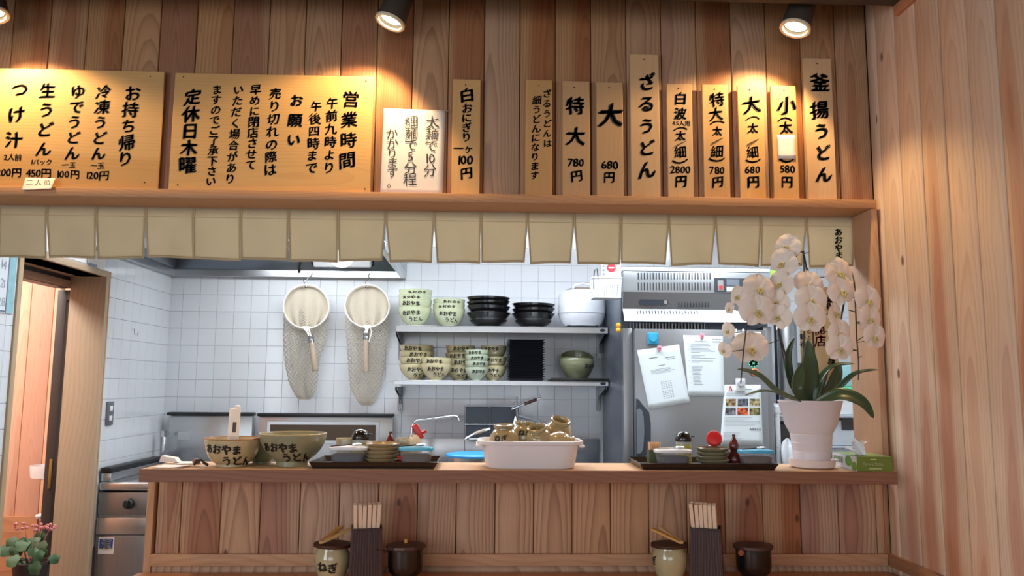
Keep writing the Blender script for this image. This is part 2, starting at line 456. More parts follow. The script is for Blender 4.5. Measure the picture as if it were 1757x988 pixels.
# narrow boards between the opening frame and the corner, down to the dining counter
# right wall
wr = structure('wall_right')
b = MB(); b.box(XR+0.012, XR+0.08, -3.4, 2.62, 0, 2.80); b.build('backing_board', mat('shadow_batten', (70, 46, 34), .8), wr)
pr = plank_mesh(0.1178, 2.80, m=W_RIGHT, gap=0.0022, r=0.0035)
y = YW
for i in range(50):
    w = 0.1178
    if i == 0: w = 0.06
    o = bpy.data.objects.new('plank', pr); COL.objects.link(o); o.parent = wr
    o.location = (XR+0.006+random.uniform(-0.0008, 0.0008), y-w/2, 1.40); o.rotation_euler = (0, 0, PI/2)
    if w != 0.1178: o.scale = (w/0.1178, 1, 1)
    y -= w
    if y < -3.3: break
# crown strip under the ceiling on the right wall, base strips above the dining counter
t = MB(); t.rbox(XR-0.016, XR, -3.3, 2.29, ZC-0.034, ZC, 0.003); o = t.build('trim_crown', W_BEAM); o['kind'] = 'structure'
o.data.materials[0] = wood('cedar_crown', (190, 138, 104), (160, 104, 76), (126, 76, 52), 'y', 0.6, lines=0.3)
zr_t = PY(700, 951, YW-0.016).z
zr_b = PY(700, 971.5, YW-0.016).z
t = MB(); t.rbox(XR-0.016, XR, 0.6, YW, zr_b, zr_t, 0.002)
o = t.build('baseboard_right', wood('cedar_base_strip', (184, 138, 104), (150, 100, 74), (120, 74, 50), 'y', 0.6, lines=0.3)); o['kind'] = 'structure'

# half wall below the serving shelf
wc = structure('wall_counter')
b = MB(); b.box(X_POST+0.004, XR+0.02, YW+0.013, 2.66, 0, Z_SH_B); b.build('backing_board', mat('shadow_batten', (70, 46, 34), .8), wc)
xb0 = PY(448, 840, YW).x
hz = Z_SH_B - 0.0
pl = plank_mesh(0.1183, hz-0.62, m=W_LOW)
k = -3
while True:
    x0 = xb0 + k*0.1183; x1 = x0+0.1183
    k += 1
    if x0 > XR: break
    x0c = max(x0, X_POST+0.018); x1 = min(x1, XR)
    if x1-x0c < 0.01: continue
    o = bpy.data.objects.new('plank', pl); COL.objects.link(o); o.parent = wc
    w = x1-x0c; o.location = ((x0c+x1)/2, YW+0.006+random.uniform(-0.0008, 0.0008), (hz+0.62)/2); o.scale = (w/0.1183, 1, 1)
t = MB(); t.rbox(X_POST-0.010, X_POST+0.012, YW-0.012, 2.66, 0, Z_SH_B, 0.002); t.build('post', W_FRAME, wc)
t = MB(); t.rbox(X_POST+0.0125, XR-0.017, YW-0.016, YW, zr_b, zr_t, 0.002); t.build('rail', W_BEAM, wc)
t = MB(); t.box(X_POST+0.0125, XR-0.001, YW-0.004, YW+0.01, 0.5, zr_b); t.build('lower_boarding', W_LOW, wc)

# serving shelf on top of the half wall
xs0 = PZ(233, 806, Z_SH_T).x
Y_SF = 2.32; X_SE = PY(1540, 815, 2.32).x; Y_SB = PZ(800, 793.2, Z_SH_T).y
t = MB(); t.rbox(xs0, X_SE, Y_SF+0.002, Y_SB, Z_SH_B, Z_SH_T, 0.003, 2)
sh = t.build('serving_shelf', W_SHELF); tag(sh, 'long thick cedar serving shelf across the half wall, carrying bowls, trays and the orchid', 'shelf')
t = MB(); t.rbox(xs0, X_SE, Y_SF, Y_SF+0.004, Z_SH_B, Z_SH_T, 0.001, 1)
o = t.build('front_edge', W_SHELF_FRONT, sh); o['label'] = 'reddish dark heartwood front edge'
# dining counter
t = MB(); t.rbox(X_POST-0.02, XR-0.017, 1.95, YW-0.018, Z_DIN-0.035, Z_DIN, 0.004, 2)
dc = t.build('dining_counter', W_DINE); tag(dc, 'orange toned wooden dining counter along the bottom edge of the photo', 'counter')
for xx in (-0.7, 0.3, 1.15):
    t = MB(); t.rbox(xx-0.03, xx+0.03, 2.05, 2.11, 0, Z_DIN-0.0355, 0.003); t.build('leg', W_FRAME, dc)

# frame round the opening
t = MB(); t.rbox(-2.6, PY(1504, 350, 2.455).x, 2.455, 2.64, Z_LEDGE_B, Z_LEDGE_T, 0.002)
o = t.build('trim_lintel', W_BEAM); o['kind'] = 'structure'
xj1 = PY(1506, 380, 2.462).x; xj0 = xj1-0.021
t = MB(); t.rbox(xj0, xj1, 2.462, 2.65, Z_SH_T, Z_LEDGE_B-0.0005, 0.002)
o = t.build('trim_jamb', W_FRAME); o['kind'] = 'structure'
wj = structure('wall_front_pier')
b = MB(); b.box(xj1, XR, YW, 2.64, Z_SH_B-0.02, Z_LEDGE_T)
b.build('board', W_WALL, wj)
# partition wall behind the jamb, seen from the kitchen
b = MB(); b.box(XR+0.08, 2.4, 2.55, 2.66, 0, 2.5); o = b.build('wall_kitchen_front', PLASTER); o['kind'] = 'structure'
# rest of the dining room shell
b = MB(); b.box(-2.66, -2.6, -3.4, 2.62, 0, 0.75); b.box(-2.66, -2.6, -3.4, 2.62, 2.15, 2.84); b.box(-2.66, -2.6, -3.4, -2.15, 0.75, 2.15); b.box(-2.66, -2.6, 0.35, 2.62, 0.75, 2.15)
o = b.build('wall_left', PLASTER); o['kind'] = 'structure'
b = MB(); b.box(-2.66, XR+0.08, -3.46, -3.4, 0, 0.65); b.box(-2.66, XR+0.08, -3.46, -3.4, 2.42, 2.84)
b.box(-2.66, -2.15, -3.46, -3.4, 0.65, 2.42); b.box(XR-0.2, XR+0.08, -3.46, -3.4, 0.65, 2.42)
o = b.build('wall_street', PLASTER); o['kind'] = 'structure'
wn_ = MB()
for x in (-2.15, -1.08, 0.0, XR-0.24): wn_.box(x, x+0.04, -3.45, -3.41, 0.65, 2.42)
wn_.box(-2.15, XR-0.2, -3.45, -3.41, 0.65, 0.69); wn_.box(-2.15, XR-0.2, -3.45, -3.41, 2.38, 2.42)
o = wn_.build('window_1', W_FRAME); o['kind'] = 'structure'
wn_ = MB()
for y in (-2.15, -0.92, 0.31): wn_.box(-2.65, -2.61, y, y+0.04, 0.75, 2.15)
wn_.box(-2.65, -2.61, -2.15, 0.35, 0.75, 0.79); wn_.box(-2.65, -2.61, -2.15, 0.35, 2.11, 2.15)
o = wn_.build('window_2', W_FRAME); o['kind'] = 'structure'

# ---------------------------------------------------------------- kitchen walls with tiles
TS = 0.1
def tile_mesh():
    mb = MB(); mb.rbox(-0.0494, 0.0494, -0.004, 0.004, -0.0494, 0.0494, 0.0010, 1); return mb.mesh('tile', TILE, False)
TM = tile_mesh()
wb = structure('wall_back')
b = MB(); b.box(XL-0.1, 2.4, YB+0.004, YB+0.10, 0, 2.45); b.build('grout_bed', GROUT, wb)
gz = PY(350, 563.5, YB).z                    # height of a joint line
gx = PY(400, 563.5, YB).x - math.floor((PY(400, 563.5, YB).x - XL)/TS)*TS
z0 = gz - math.ceil((gz-0.0)/TS)*TS
tl = MB(); n_t = 0
for iz in range(30):
    zc = z0+(iz+0.5)*TS
    if zc < 0.05 or zc > 2.40: continue
    for ix in range(-1, 44):
        xc = gx+(ix+0.5)*TS; w = 1.0
        if xc-0.05 > 2.35: break
        x_lo = xc-0.05
        if x_lo < XL:
            w = (xc+0.05-XL)/TS; xc = (xc+0.05+XL)/2
            if w < 0.15: continue
        vis = 0.86 < zc < 2.02 and xc < 0.70 and n_t < 300
        loc = v3(xc, YB, zc)
        if vis:
            o = bpy.data.objects.new('tile', TM); COL.objects.link(o); o.parent = wb; o.location = loc; n_t += 1
            o.rotation_euler = (random.uniform(-.002, .002), 0, random.uniform(-.002, .002))
            if w < 0.99: o.scale = (w, 1, 1)
        elif zc > 0.7:
            tl.box(xc-0.0494*w, xc+0.0494*w, YB-0.004, YB+0.004, zc-0.0494, zc+0.0494)
o = tl.build('tile_field', TILE, wb, smooth=False); o['kind'] = 'stuff'

# left kitchen wall with the doorway in it
Yn = PX(20, 560, XL).y; Yf = PX(173, 640, XL).y
zd = PX(186, 477, XL).z
wl_ = structure('wall_kitchen_left')
b = MB(); b.box(XL-0.12, XL-0.004, Yf, YB+0.1, 0, 2.45); b.box(XL-0.12, XL-0.004, 2.62, Yn, 0, 2.45); b.box(XL-0.12, XL-0.004, Yn, Yf, zd, 2.45)
b.build('grout_bed', GROUT, wl_)
tl = MB(); n_t = 0
for iz in range(30):
    zc = z0+(iz+0.5)*TS
    if zc < 0.05 or zc > 2.40: continue
    for iy in range(24):
        yc = YB-0.004-(iy+0.5)*TS
        lo, hi = yc-0.05, yc+0.05
        if hi < 2.64: continue
        segs = []
        if lo >= Yf-0.001 or hi <= Yn+0.001 or zc-0.05 > zd: segs = [(lo, hi)]
        elif hi > Yf: segs = [(Yf, hi)]
        elif lo < Yn: segs = [(lo, Yn)]
        for lo_, hi_ in segs:
            w = (hi_-lo_)/TS; ycc = (lo_+hi_)/2
            if w < 0.1: continue
            if 0.7 < zc < 2.1 and (lo_ >= Yf-0.001 or (hi_ > 2.95 and hi_ <= Yn+0.01)) and n_t < 290:
                o = bpy.data.objects.new('tile', TM); COL.objects.link(o); o.parent = wl_; o.location = (XL, ycc, zc)
                o.rotation_euler = (0, random.uniform(-.002, .002), PI/2+random.uniform(-.002, .002)); o.scale = (w, 1, 1); n_t += 1
            elif zc > 0.5:
                tl.box(XL-0.004, XL+0.004, ycc-0.0494*w, ycc+0.0494*w, zc-0.0494, zc+0.0494)
o = tl.build('tile_field', TILE, wl_, smooth=False); o['kind'] = 'stuff'
b = MB(); b.box(2.34, 2.4, 2.62, 4.9, 0, 2.45); o = b.build('wall_kitchen_right', mat('kitchen_panel', (228, 232, 236), 0.4)); o['kind'] = 'structure'

# doorway: casing, deep jamb, head with track, all one door frame
d1 = structure('door_1')
cw = 0.025
jt = MB(); jt.rbox(XL-0.16, XL+0.012, Yf-0.03, Yf, 0, zd+0.03, 0.002); jt.build('far_jamb', W_DOOR, d1)
jt = MB(); jt.rbox(XL-0.02, XL+0.013, Yf-0.0, Yf+0.012, 0, zd+0.03, 0.002); jt.build('jamb_edge', W_FRAME, d1)
jt = MB(); jt.rbox(XL-0.16, XL+0.012, Yn, Yn+0.03, 0, zd+0.03, 0.002); jt.build('near_jamb', W_DOOR, d1)
jt = MB(); jt.rbox(XL-0.16, XL+0.012, Yn+0.03, Yf-0.03, zd, zd+0.03, 0.002)
jt.build('door_head', wood('door_head_wood', (200, 170, 134), (180, 146, 110), (150, 114, 84), 'y', 0.4, lines=0.3), d1)
jt = MB(); jt.rbox(XL-0.24, XL-0.165, Yn-0.3, Yf-0.001, zd-0.055, zd+0.03, 0.002)
jt.build('track_beam', wood('track_wood', (190, 150, 122), (170, 128, 100), (140, 98, 74), 'y', 0.4, lines=0.3), d1)
jt = MB(); jt.box(XL-0.165, XL-0.1605, Yn, Yf-0.03, zd-0.02, zd-0.002); jt.box(XL-0.235, XL-0.17, Yn, Yf-0.03, zd-0.0575, zd-0.0552)
jt.build('track_groove', BLKP, d1)
# the space beyond the doorway
YP = 4.25
wp = structure('wall_washroom')
b = MB(); b.box(-4.2, XL-0.12, YP+0.012, YP+0.10, 0, 2.45); b.build('backing_board', W_ROOM, wp)
pz = plank_mesh(0.118, 2.4, m=W_ROOM)
xk = PY(50, 560, YP).x
for i in range(-6, 12):
    x = xk+(i+0.5)*0.118
    if x+0.06 > XL-0.12: break
    o = bpy.data.objects.new('plank', pz); COL.objects.link(o); o.parent = wp; o.location = (x, YP+0.006, 1.2)
b = MB(); b.box(-4.2, -4.14, 2.62, YP, 0, 2.45); b.box(-4.2, -2.6, 2.56, 2.62, 0, 2.84); o = b.build('wall_far_left', W_ROOM); o['kind'] = 'structure'
t = MB(); t.rbox(-4.1, XL-0.4, YP-0.014, YP, 0.0, 0.62, 0.003); o = t.build('trim_washroom', wood('washroom_skirting', (196, 140, 100), (170, 112, 80), (140, 84, 58), 'x', 0.5)); o['kind'] = 'structure'
area('washroom_ceiling_lamp', (-2.9, 3.4, 2.38), (0, 0, 0), 0.6, 0.6, 48, (1.0, 0.92, 0.86))

# ================================================================ SPOTLIGHTS
LAMPM = mat('lamp_housing', (74, 66, 58), 0.45)
RIMM = mat('lamp_rim', (240, 225, 195), 0.3)
GLOW = mat('lamp_lens', (255, 236, 196), 0.3, emit=14.0)
def spot(px, py, Y, dx, dy, label):
    P = PY(px, py, Y); d = v3(dx, dy, -1).normalized()
    q = d.to_track_quat('-Z', 'Y').to_matrix().to_4x4()
    t = thing('ceiling_spotlight', label, 'spotlight', P, group='spotlights over the sign boards')
    h = MB(); h.lathe([(0.0, 0.105), (0.036, 0.105), (0.040, 0.10), (0.046, 0.012), (0.046, 0.002), (0.042, 0.0), (0.040, 0.004), (0.038, 0.03)], 32, m=q)
    h.build('housing', LAMPM, t)
    r = MB(); r.lathe([(0.0475, 0.007), (0.0480, -0.001), (0.045, -0.003), (0.0385, -0.001), (0.038, 0.005)], 32, m=q); r.build('rim', RIMM, t)
    l = MB(); l.lathe([(0.0, 0.010), (0.022, 0.011), (0.036, 0.016)], 24, m=q); l.build('lens', GLOW, t)
    top = q @ v3(0, 0, 0.104)
    s_ = MB(); s_.tube([top-v3(0, 0, 0.02), v3(top.x, top.y, 2.80-P.z-0.012)], 0.009, 10); s_.lathe([(0.0, 0), (0.04, 0), (0.04, -0.012), (0, -0.012)], 24, c=(top.x, top.y, 2.80-P.z))
    s_.build('stem', LAMPM, t)
    L = bpy.data.lights.new('spot_beam', 'SPOT'); L.energy = 23; L.color = (1.0, 0.66, 0.31); L.spot_size = math.radians(120); L.spot_blend = 0.38; L.shadow_soft_size = 0.018
    lo = bpy.data.objects.new('spot_beam', L); COL.objects.link(lo); lo.parent = t
    lo.location = d*0.012; lo.rotation_euler = q.to_euler()
spot(669, 39, 2.365, -0.34, -0.08, 'ceiling spotlight above the second sign board and the white paper')
spot(1364, 50, 2.365, -0.34, -0.08, 'ceiling spotlight above the narrow sign strips at the right')
spot(-14, 27, 2.365, 0.25, -0.08, 'ceiling spotlight at the upper left corner of the photo, only its rim showing')

# ================================================================ SIGN BOARDS
YPL = 2.478
def plate(name, label, cat, px, py0, py1, wpx, nails, group=None, m=None, th=0.011, lean=0.0, tilt=0.0):
    """board of width wpx centred on picture x px (at mid height), spanning rows py0..py1"""
    a = PY(px, py0, YPL); b_ = PY(px, py1, YPL); z1, z0_ = a.z, max(b_.z, Z_LEDGE_T+0.0006)
    w = ms(wpx, YPL*1.02); c_ = PY(px, (py0+py1)/2, YPL)
    t = thing(name, label, cat, (c_.x, YPL, z0_), (0, tilt, 0), group=group)
    mb = MB(); mb.rbox(-w/2, w/2, 0, th, 0, z1-z0_, 0.0012, 1)
    # board object carries its own origin in the middle so that the grain varies
    o = mb.build('board', m or W_PLATEV, t)
    for nx, ny in nails:
        n = MB(); q = PY(nx, ny, YPL) - v3(c_.x, YPL, z0_); n.ball(q+v3(0, -0.0005, 0), 0.0024, 8, sc=(1, 0.6, 1)); n.build('nail', NAIL, t)
    t['_c'] = 0
    return t, v3(c_.x, YPL, z0_)
def letters(t, base, fn, m=INK, name='lettering'):
    mb = MB(); mb.parts = []; fn(mb)
    for q in mb.parts + [mb]:
        if not q.v: continue
        q.v = [(x-base.x, y-base.y, z-base.z) for x, y, z in q.v]
        q.build(name if q is not mb else 'brush_stroke', m, t, smooth=False)
YT = YPL
G1 = 'wooden menu strips on the wall'
# 1 takeaway price board
t, B_ = plate('menu_board', 'large wooden takeaway price board at the far left, prices 120, 100, 450, 200 yen', 'sign', 104, 119, 325, 338, [(258, 131), (248, 313)], m=W_PLATE)
def f(mb):
    column(mb, 'お持ち帰り', 227, 160, 214, 273, 25, YT)
    column(mb, '冷凍うどん', 177, 158, 168, 263, 23, YT, 0.05); column(mb, ['一玉', '120円'], 167, 284, 168, 301, 12, YT, 0.03, sizes=[11, 16])
    column(mb, 'ゆでうどん', 133, 157, 123, 263, 23, YT, 0.05); column(mb, ['一玉', '100円'], 118, 283, 118, 299, 12, YT, 0.03, sizes=[11, 16])
    column(mb, '生うどん', 81, 156, 74, 256, 25, YT, 0.05); column(mb, ['1パック', '450円'], 72, 278, 66, 297, 12, YT, 0.03, sizes=[10, 16])
    column(mb, 'つけ汁', 33, 154, 23, 240, 27, YT, 0.05); column(mb, ['2人前', '200円'], 22, 270, 15, 296, 12, YT, 0.03, sizes=[11, 16])
letters(t, B_, f)
# slip of paper
P = PY(65, 327.5, 2.452)
t = thing('paper_slip', 'small curled paper slip taped over the bottom edge of the takeaway board', 'paper', P)
mb = MB(); ww, hh = ms(51, 2.45), ms(24, 2.45)
mb.grid(lambda u, v: v3((u-0.5)*ww, 0.012*(v-0.4)*1.2 - 0.004*math.sin(u*PI)*(1-v) - 0.006*(1-v)*u, hh*v + 0.004*(1-v)*(u*u)), 12, 8)
mb.build('paper', PAPER, t, solid=0.0004)
mb = MB(); row(mb, '二人前', v3(0.002, 0.0, hh*0.58), 0.0225, 0.0052, 0.0, gap=1.15); mb.build('lettering', mat('pencil', (110, 98, 96), 0.7), t, smooth=False)
# 2 opening hours board
t, B_ = plate('notice_board', 'large wooden opening hours board between the price board and the white paper', 'sign', 467, 128, 331, 342, [(315, 132), (628, 139), (305, 317), (626, 324)], m=W_PLATE)
def f(mb):
    column(mb, '営業時間', 601, 171, 595, 275, 27, YT, 0.035)
    column(mb, '午前九時より', 570, 177, 564, 288, 19, YT); column(mb, '午後四時まで', 542, 183, 534, 288, 19, YT)
    column(mb, 'お願い', 508, 173, 504, 240, 22, YT, 0.05)
    column(mb, '売り切れの際は', 472, 161, 463, 291, 20, YT); column(mb, '早めに閉店させて', 439, 154, 430, 283, 18, YT)
    column(mb, 'いただく場合があり', 409, 154, 395, 307, 17, YT); column(mb, 'ますのでご了承下さい', 372, 154, 362, 311, 17, YT)
    column(mb, '定休日木曜', 330, 167, 321, 283, 27, YT, 0.05)
letters(t, B_, f)
# 3 white paper on the wall
P = PY(706, 333, 2.492); z1 = PY(706, 188, 2.492).z; w = ms(107, 2.54)
t = thing('wall_notice', 'white paper sheet about noodle boiling times, tacked beside the opening hours board', 'paper', (P.x, 2.4915, Z_LEDGE_T+0.0006), (0, math.radians(0.8), 0))
hgt = z1-Z_LEDGE_T
mb = MB(); mb.grid(lambda u, v: v3((u-0.5)*w, -0.0008*(1-v)**2 - 0.0006*math.sin(v*5)*abs(u-0.5), v*hgt), 10, 14); mb.build('sheet', PAPER, t, solid=0.0003)
def f(mb):
    column(mb, ['太', '麺', 'で', '10', '分'], 740, 209, 737, 292, 21, 2.4899, 0.0); column(mb, '細麺で5分程', 704, 209, 703, 308, 21, 2.4899, 0.0)
    column(mb, 'かかります。', 671, 230, 673, 313, 19, 2.4899, 0.0)
letters(t, v3(P.x, 2.4915, Z_LEDGE_T+0.0006), f, mat('marker_ink', (46, 40, 40), 0.6))
mb = MB(); q = PY(766, 190, 2.488)-v3(P.x, 2.4915, Z_LEDGE_T); mb.tube([q+v3(-.006, 0, -.006), q+v3(.006, -.003, .006)], 0.0015, 6); mb.build('tack', CHROME, t)
# strips
def strip(label, px, y0, y1, w, nail, fn):
    t, B_ = plate('menu_strip', label, 'sign', px, y0, y1, w, [nail], group=G1)
    letters(t, B_, fn)
strip('wooden strip for white rice balls at 100 yen, alone right of the white paper', 799.5, 136, 335, 49, (799, 146), lambda mb: (
    column(mb, '白', 801, 163, 801, 163, 25, YT, 0.05), column(mb, 'おにぎり', 801, 186, 800, 235, 17, YT, 0.05),
    column(mb, ['一ヶ', '100'], 795, 255, 799, 274.5, 15, YT, 0.04, sizes=[16, 20]), column(mb, '円', 800, 297, 800, 297, 20, YT, 0.05)))
strip('narrow wooden strip with two columns of small writing, no price', 924.5, 137, 335, 47, (924.5, 147), lambda mb: (
    column(mb, 'ざるうどんは', 938, 161, 939, 246, 14, YT, 0.04), column(mb, '細うどんになります', 921, 172, 917, 301, 15, YT, 0.04)))
strip('wooden strip with two big characters and 780 yen, left of the 2800 yen strip', 988.5, 139, 338, 48, (985, 150), lambda mb: (
    column(mb, '特大', 987, 182, 987, 234, 31, YT, 0.05), column(mb, ['780'], 988, 279, 988, 279, 18, YT, 0.04), column(mb, '円', 989, 302, 989, 302, 19, YT, 0.05)))
strip('wooden strip with one very big character and 680 yen, beside the tall noodle strip', 1046.5, 141, 338, 47, (1045, 150), lambda mb: (
    column(mb, '大', 1047, 198, 1047, 198, 40, YT, 0.06), column(mb, ['680'], 1046, 283, 1046, 283, 19, YT, 0.04), column(mb, '円', 1045, 304, 1045, 304, 20, YT, 0.05)))
strip('tall wooden strip of five large characters between the 680 and 2800 yen strips', 1107, 93, 339, 51.5, (1105, 102), lambda mb:
    column(mb, 'ざるうどん', 1109, 141, 1109, 292, 29, YT, 0.06))
PAR = lambda mb, x, ya, txt, yb, y1, y2: None
def lower(mb, x, sl, saimy, ypar1, ytai, ysl, yhoso, ypar2, price, yp, yen):
    column(mb, '︵', x, ypar1, x, ypar1, 24, YT, 0.02); column(mb, '太', x, ytai, x, ytai, 17, YT, 0.05)
    a, b_ = PY(x-9, ysl+5, YT), PY(x+11, ysl-5, YT); mb.tube([a+v3(0, -.0003, 0), (a+b_)/2+v3(0, -.0003, 0), b_+v3(0, -.0003, 0)], [0.003, 0.0035, 0.001], 6, flat=0.3)
    column(mb, '細', x, yhoso, x, yhoso, 21, YT, 0.03); column(mb, '︶', x, ypar2, x, ypar2, 26, YT, 0.03)
    column(mb, [price], x, yp, x, yp, 17, YT, 0.035); column(mb, '円', x+1, yen, x+1, yen, 20, YT, 0.06)
strip('wooden strip priced 2800 yen with a small line for four to five people', 1167, 144, 339, 45, (1164, 152), lambda mb: (
    column(mb, '白波', 1167, 169, 1167, 195, 22, YT, 0.05), column(mb, ['4.5人用'], 1169, 211.5, 1169, 211.5, 9.5, YT, 0.02),
    lower(mb, 1167, 0, 0, 221, 233, 246, 261, 277, '2800', 291, 311)))
strip('wooden strip with two big characters and 780 yen, right of the 2800 yen strip', 1229, 145, 339, 46, (1226, 153), lambda mb: (
    column(mb, '特大', 1230, 171, 1228, 196, 24, YT, 0.05), lower(mb, 1230, 0, 0, 210, 225, 241, 260, 274, '780', 292, 312)))
strip('wooden strip with 680 yen and a bracketed line, in the brightest lamp glow', 1290, 146, 340, 46, (1286, 154), lambda mb: (
    column(mb, '大', 1289, 180, 1289, 180, 29, YT, 0.06), lower(mb, 1291, 0, 0, 203, 220, 243, 261, 276, '680', 291, 312)))
def f12(mb):
    column(mb, '小', 1349, 181, 1349, 181, 31, YT, 0.06); column(mb, '︵', 1347, 205, 1347, 205, 24, YT, 0.03); column(mb, '太', 1348, 219, 1348, 219, 21, YT, 0.05)
    column(mb, '︶', 1350, 275, 1350, 275, 26, YT, 0.04); column(mb, ['580'], 1351, 290, 1351, 290, 17, YT, 0.035); column(mb, '円', 1350, 312, 1350, 312, 20, YT, 0.05)
strip('wooden strip priced 580 yen with a blank white slip covering its middle', 1347, 147, 341, 45, (1345, 155), f12)
P = PY(1349.3, 252, YT-0.001); hw, hh = ms(16.2, YT), ms(21.7, YT)
mb = MB(); mb.grid(lambda u, v: v3((u-0.5)*2*hw, -0.0012-0.002*(1-v)*abs(u-0.4), (v-0.5)*2*hh), 4, 6)
o = mb.build('blank_slip', PAPER, None, P, solid=0.0003); tag(o, 'blank white paper slip stuck on the 580 yen wooden strip', 'paper')
strip('tall wooden strip of five large characters, rightmost of the signs', 1407, 100, 342, 51, (1402, 109), lambda mb: (
    column(mb, '釜揚', 1406, 142, 1406, 189, 32, YT, 0.05), column(mb, 'うどん', 1409, 225, 1413, 299, 27, YT, 0.07)))

# ================================================================ NOREN
YN = 2.595
edges = [-84, -2, 80, 165, 250, 332, 413, 495, 580, 662, 745, 825, 905, 985, 1065, 1147, 1227, 1305, 1383, 1464]
gapw = {662: 13, 745: 9, 905: 10, 985: 12, 1147: 11, 1227: 11, 1305: 3, 1383: 11, 165: 4, 250: 5, 413: 2, 495: 3, 80: 4}
zt_n = Z_LEDGE_B-0.001
zslit = PY(800, 383, YN).z
t = thing('noren_curtain', 'short beige cloth curtain of many split panels hanging across the opening', 'curtain', (0, YN, zt_n))
def yb_at(px): return 441 + (456-441)*min(1, max(0, px/1464))+ (0 if px < 500 else 1.5)
for i in range(len(edges)-1):
    e0, e1 = edges[i], edges[i+1]
    g0, g1 = gapw.get(e0, 2)*0.5, gapw.get(e1, 2)*0.5
    yb = yb_at((e0+e1)/2)+random.uniform(-1.5, 1.5); skew = random.uniform(-2, 2)
    A, B2 = PY(e0, 372, YN), PY(e1, 372, YN); A2, B3 = PY(e0+g0, yb+skew, YN), PY(e1-g1, yb-skew, YN)
    ph = random.uniform(0, 6); amp = random.uniform(0.002, 0.006); flipy = random.uniform(-0.008, 0.008)
    def fn(u, v, A=A, B2=B2, A2=A2, B3=B3, ph=ph, amp=amp, flipy=flipy):
        zs = zslit-zt_n; top = v3(A.x+(B2.x-A.x)*u, 0, 0)
        zb_ = (A2.z+(B3.z-A2.z)*u)-zt_n
        z = zb_*v
        k = max(0.0, (z-zs)/(zb_-zs)) if z < zs else 0.0
        xb = A2.x+(B3.x-A2.x)*u; x = top.x+(xb-top.x)*k
        y = k*(amp*math.sin(u*PI*2+ph)+flipy*(u-0.5)*2 + 0.004*math.cos(u*2*PI)) + 0.001*math.sin(u*PI*2)*(1-k)
        return v3(x, y, z)
    mb = MB(); mb.grid(fn, 14, 12); o = mb.build('panel', CLOTH, t, solid=0.0012)
    hm = MB()
    for (u0, u1, v0, v1) in ((0, 0.035, 0.0, 1), (0.965, 1, 0.0, 1), (0, 1, 0.955, 1)):
        hm.grid(lambda a, b_: fn(u0+(u1-u0)*a, v0+(v1-v0)*b_)+v3(0, -0.0013, 0), 10 if u1-u0 > .5 else 1, 12 if v1-v0 > .5 else 1)
    hm.build('hem', SEAM, o, solid=0.0008)
zh = PY(700, 378, YN).z-zt_n
mb = MB(); mb.box(PY(-84, 370, YN).x, PY(1463, 370, YN).x, -0.0022, -0.0012, zh-0.001, zh+0.001); mb.build('stitch_line', SEAM, t)
mb = MB(); mb.tube([v3(PY(-84, 370, YN).x, 0.008, -0.008), v3(PY(1464, 370, YN).x, 0.008, -0.008)], 0.005, 10); mb.build('hanging_rod', W_TONG, t)
mb = MB(); column(mb, 'あおやま', 1437, 399, 1438, 439, 13, YN-0.004, 0.06)
mb.v = [(x, y-YN-0.004, z-zt_n) for x, y, z in mb.v]; mb.build('lettering', INK, t, smooth=False)

# ================================================================ KITCHEN FITTINGS
# exhaust hood in the left corner
Yh = YB-0.012
zh0 = PY(500, 476, Yh-0.01).z; zh1 = PY(500, 464, Yh-0.01).z
xh1 = PY(697, 470, Yh-0.02).x; xh0 = XL+0.006; Yhf = 3.70
t = thing('exhaust_hood', 'large stainless steel exhaust hood in the left back corner above the burners', 'range hood', (0, 0, zh0))
def ring_(z0_, z1_, o, i, nm):
    for nmx, bx in (('rim', (xh0+o, xh1-o, Yh-0.03, Yh-o)), ('rim', (xh0+o, xh1-o, Yhf+o, Yhf+0.03)), ('rim', (xh0+o, xh0+0.03, Yhf+0.0305, Yh-0.0305)), ('rim', (xh1-0.03, xh1-o, Yhf+0.0305, Yh-0.0305))):
        m_ = MB(); m_.rbox(bx[0], bx[1], bx[2], bx[3], z0_, z1_, 0.002, 1); m_.build(nmx, STEEL, t)
ring_(0, zh1-zh0, 0, 0, 'rim')
H = 0.44; ins = 0.10
def hoodside(a, b_, c_, d_, nm='side_panel', mm=STEELD):
    m_ = MB(); m_.quad(a, b_, c_, d_); m_.build(nm, mm, t, solid=0.002)
zz = zh1-zh0+0.0005; HP = mat('hood_inner_steel', (176, 184, 194), 0.32, 0.9, var=0.06, nscale=3)
hoodside(v3(xh0+.03, Yh-.03, zz), v3(xh1-.03, Yh-.03, zz), v3(xh1-.2, Yh-.25, H), v3(xh0+.2, Yh-.25, H), mm=HP)
hoodside(v3(xh1-.03, Yh-.03, zz), v3(xh1-.03, Yhf+.03, zz), v3(xh1-.2, Yhf+.2, H), v3(xh1-.2, Yh-.25, H), mm=HP)
hoodside(v3(xh0+.03, Yhf+.03, zz), v3(xh0+.03, Yh-.03, zz), v3(xh0+.2, Yh-.25, H), v3(xh0+.2, Yhf+.2, H), mm=HP)
hoodside(v3(xh1-.03, Yhf+.03, zz), v3(xh0+.03, Yhf+.03, zz), v3(xh0+.2, Yhf+.2, H), v3(xh1-.2, Yhf+.2, H), mm=HP)
hoodside(v3(xh0+.2, Yhf+.2, H), v3(xh1-.2, Yhf+.2, H), v3(xh1-.2, Yh-.25, H), v3(xh0+.2, Yh-.25, H), 'top_panel', HP)
m_ = MB(); m_.box(xh1-0.002, xh1, Yhf, Yh, zz, 0.48); m_.build('outer_panel', HP, t)
m_ = MB(); m_.box(xh0, xh1, Yhf-0.002, Yhf, zz, 0.48); m_.build('front_panel', HP, t)
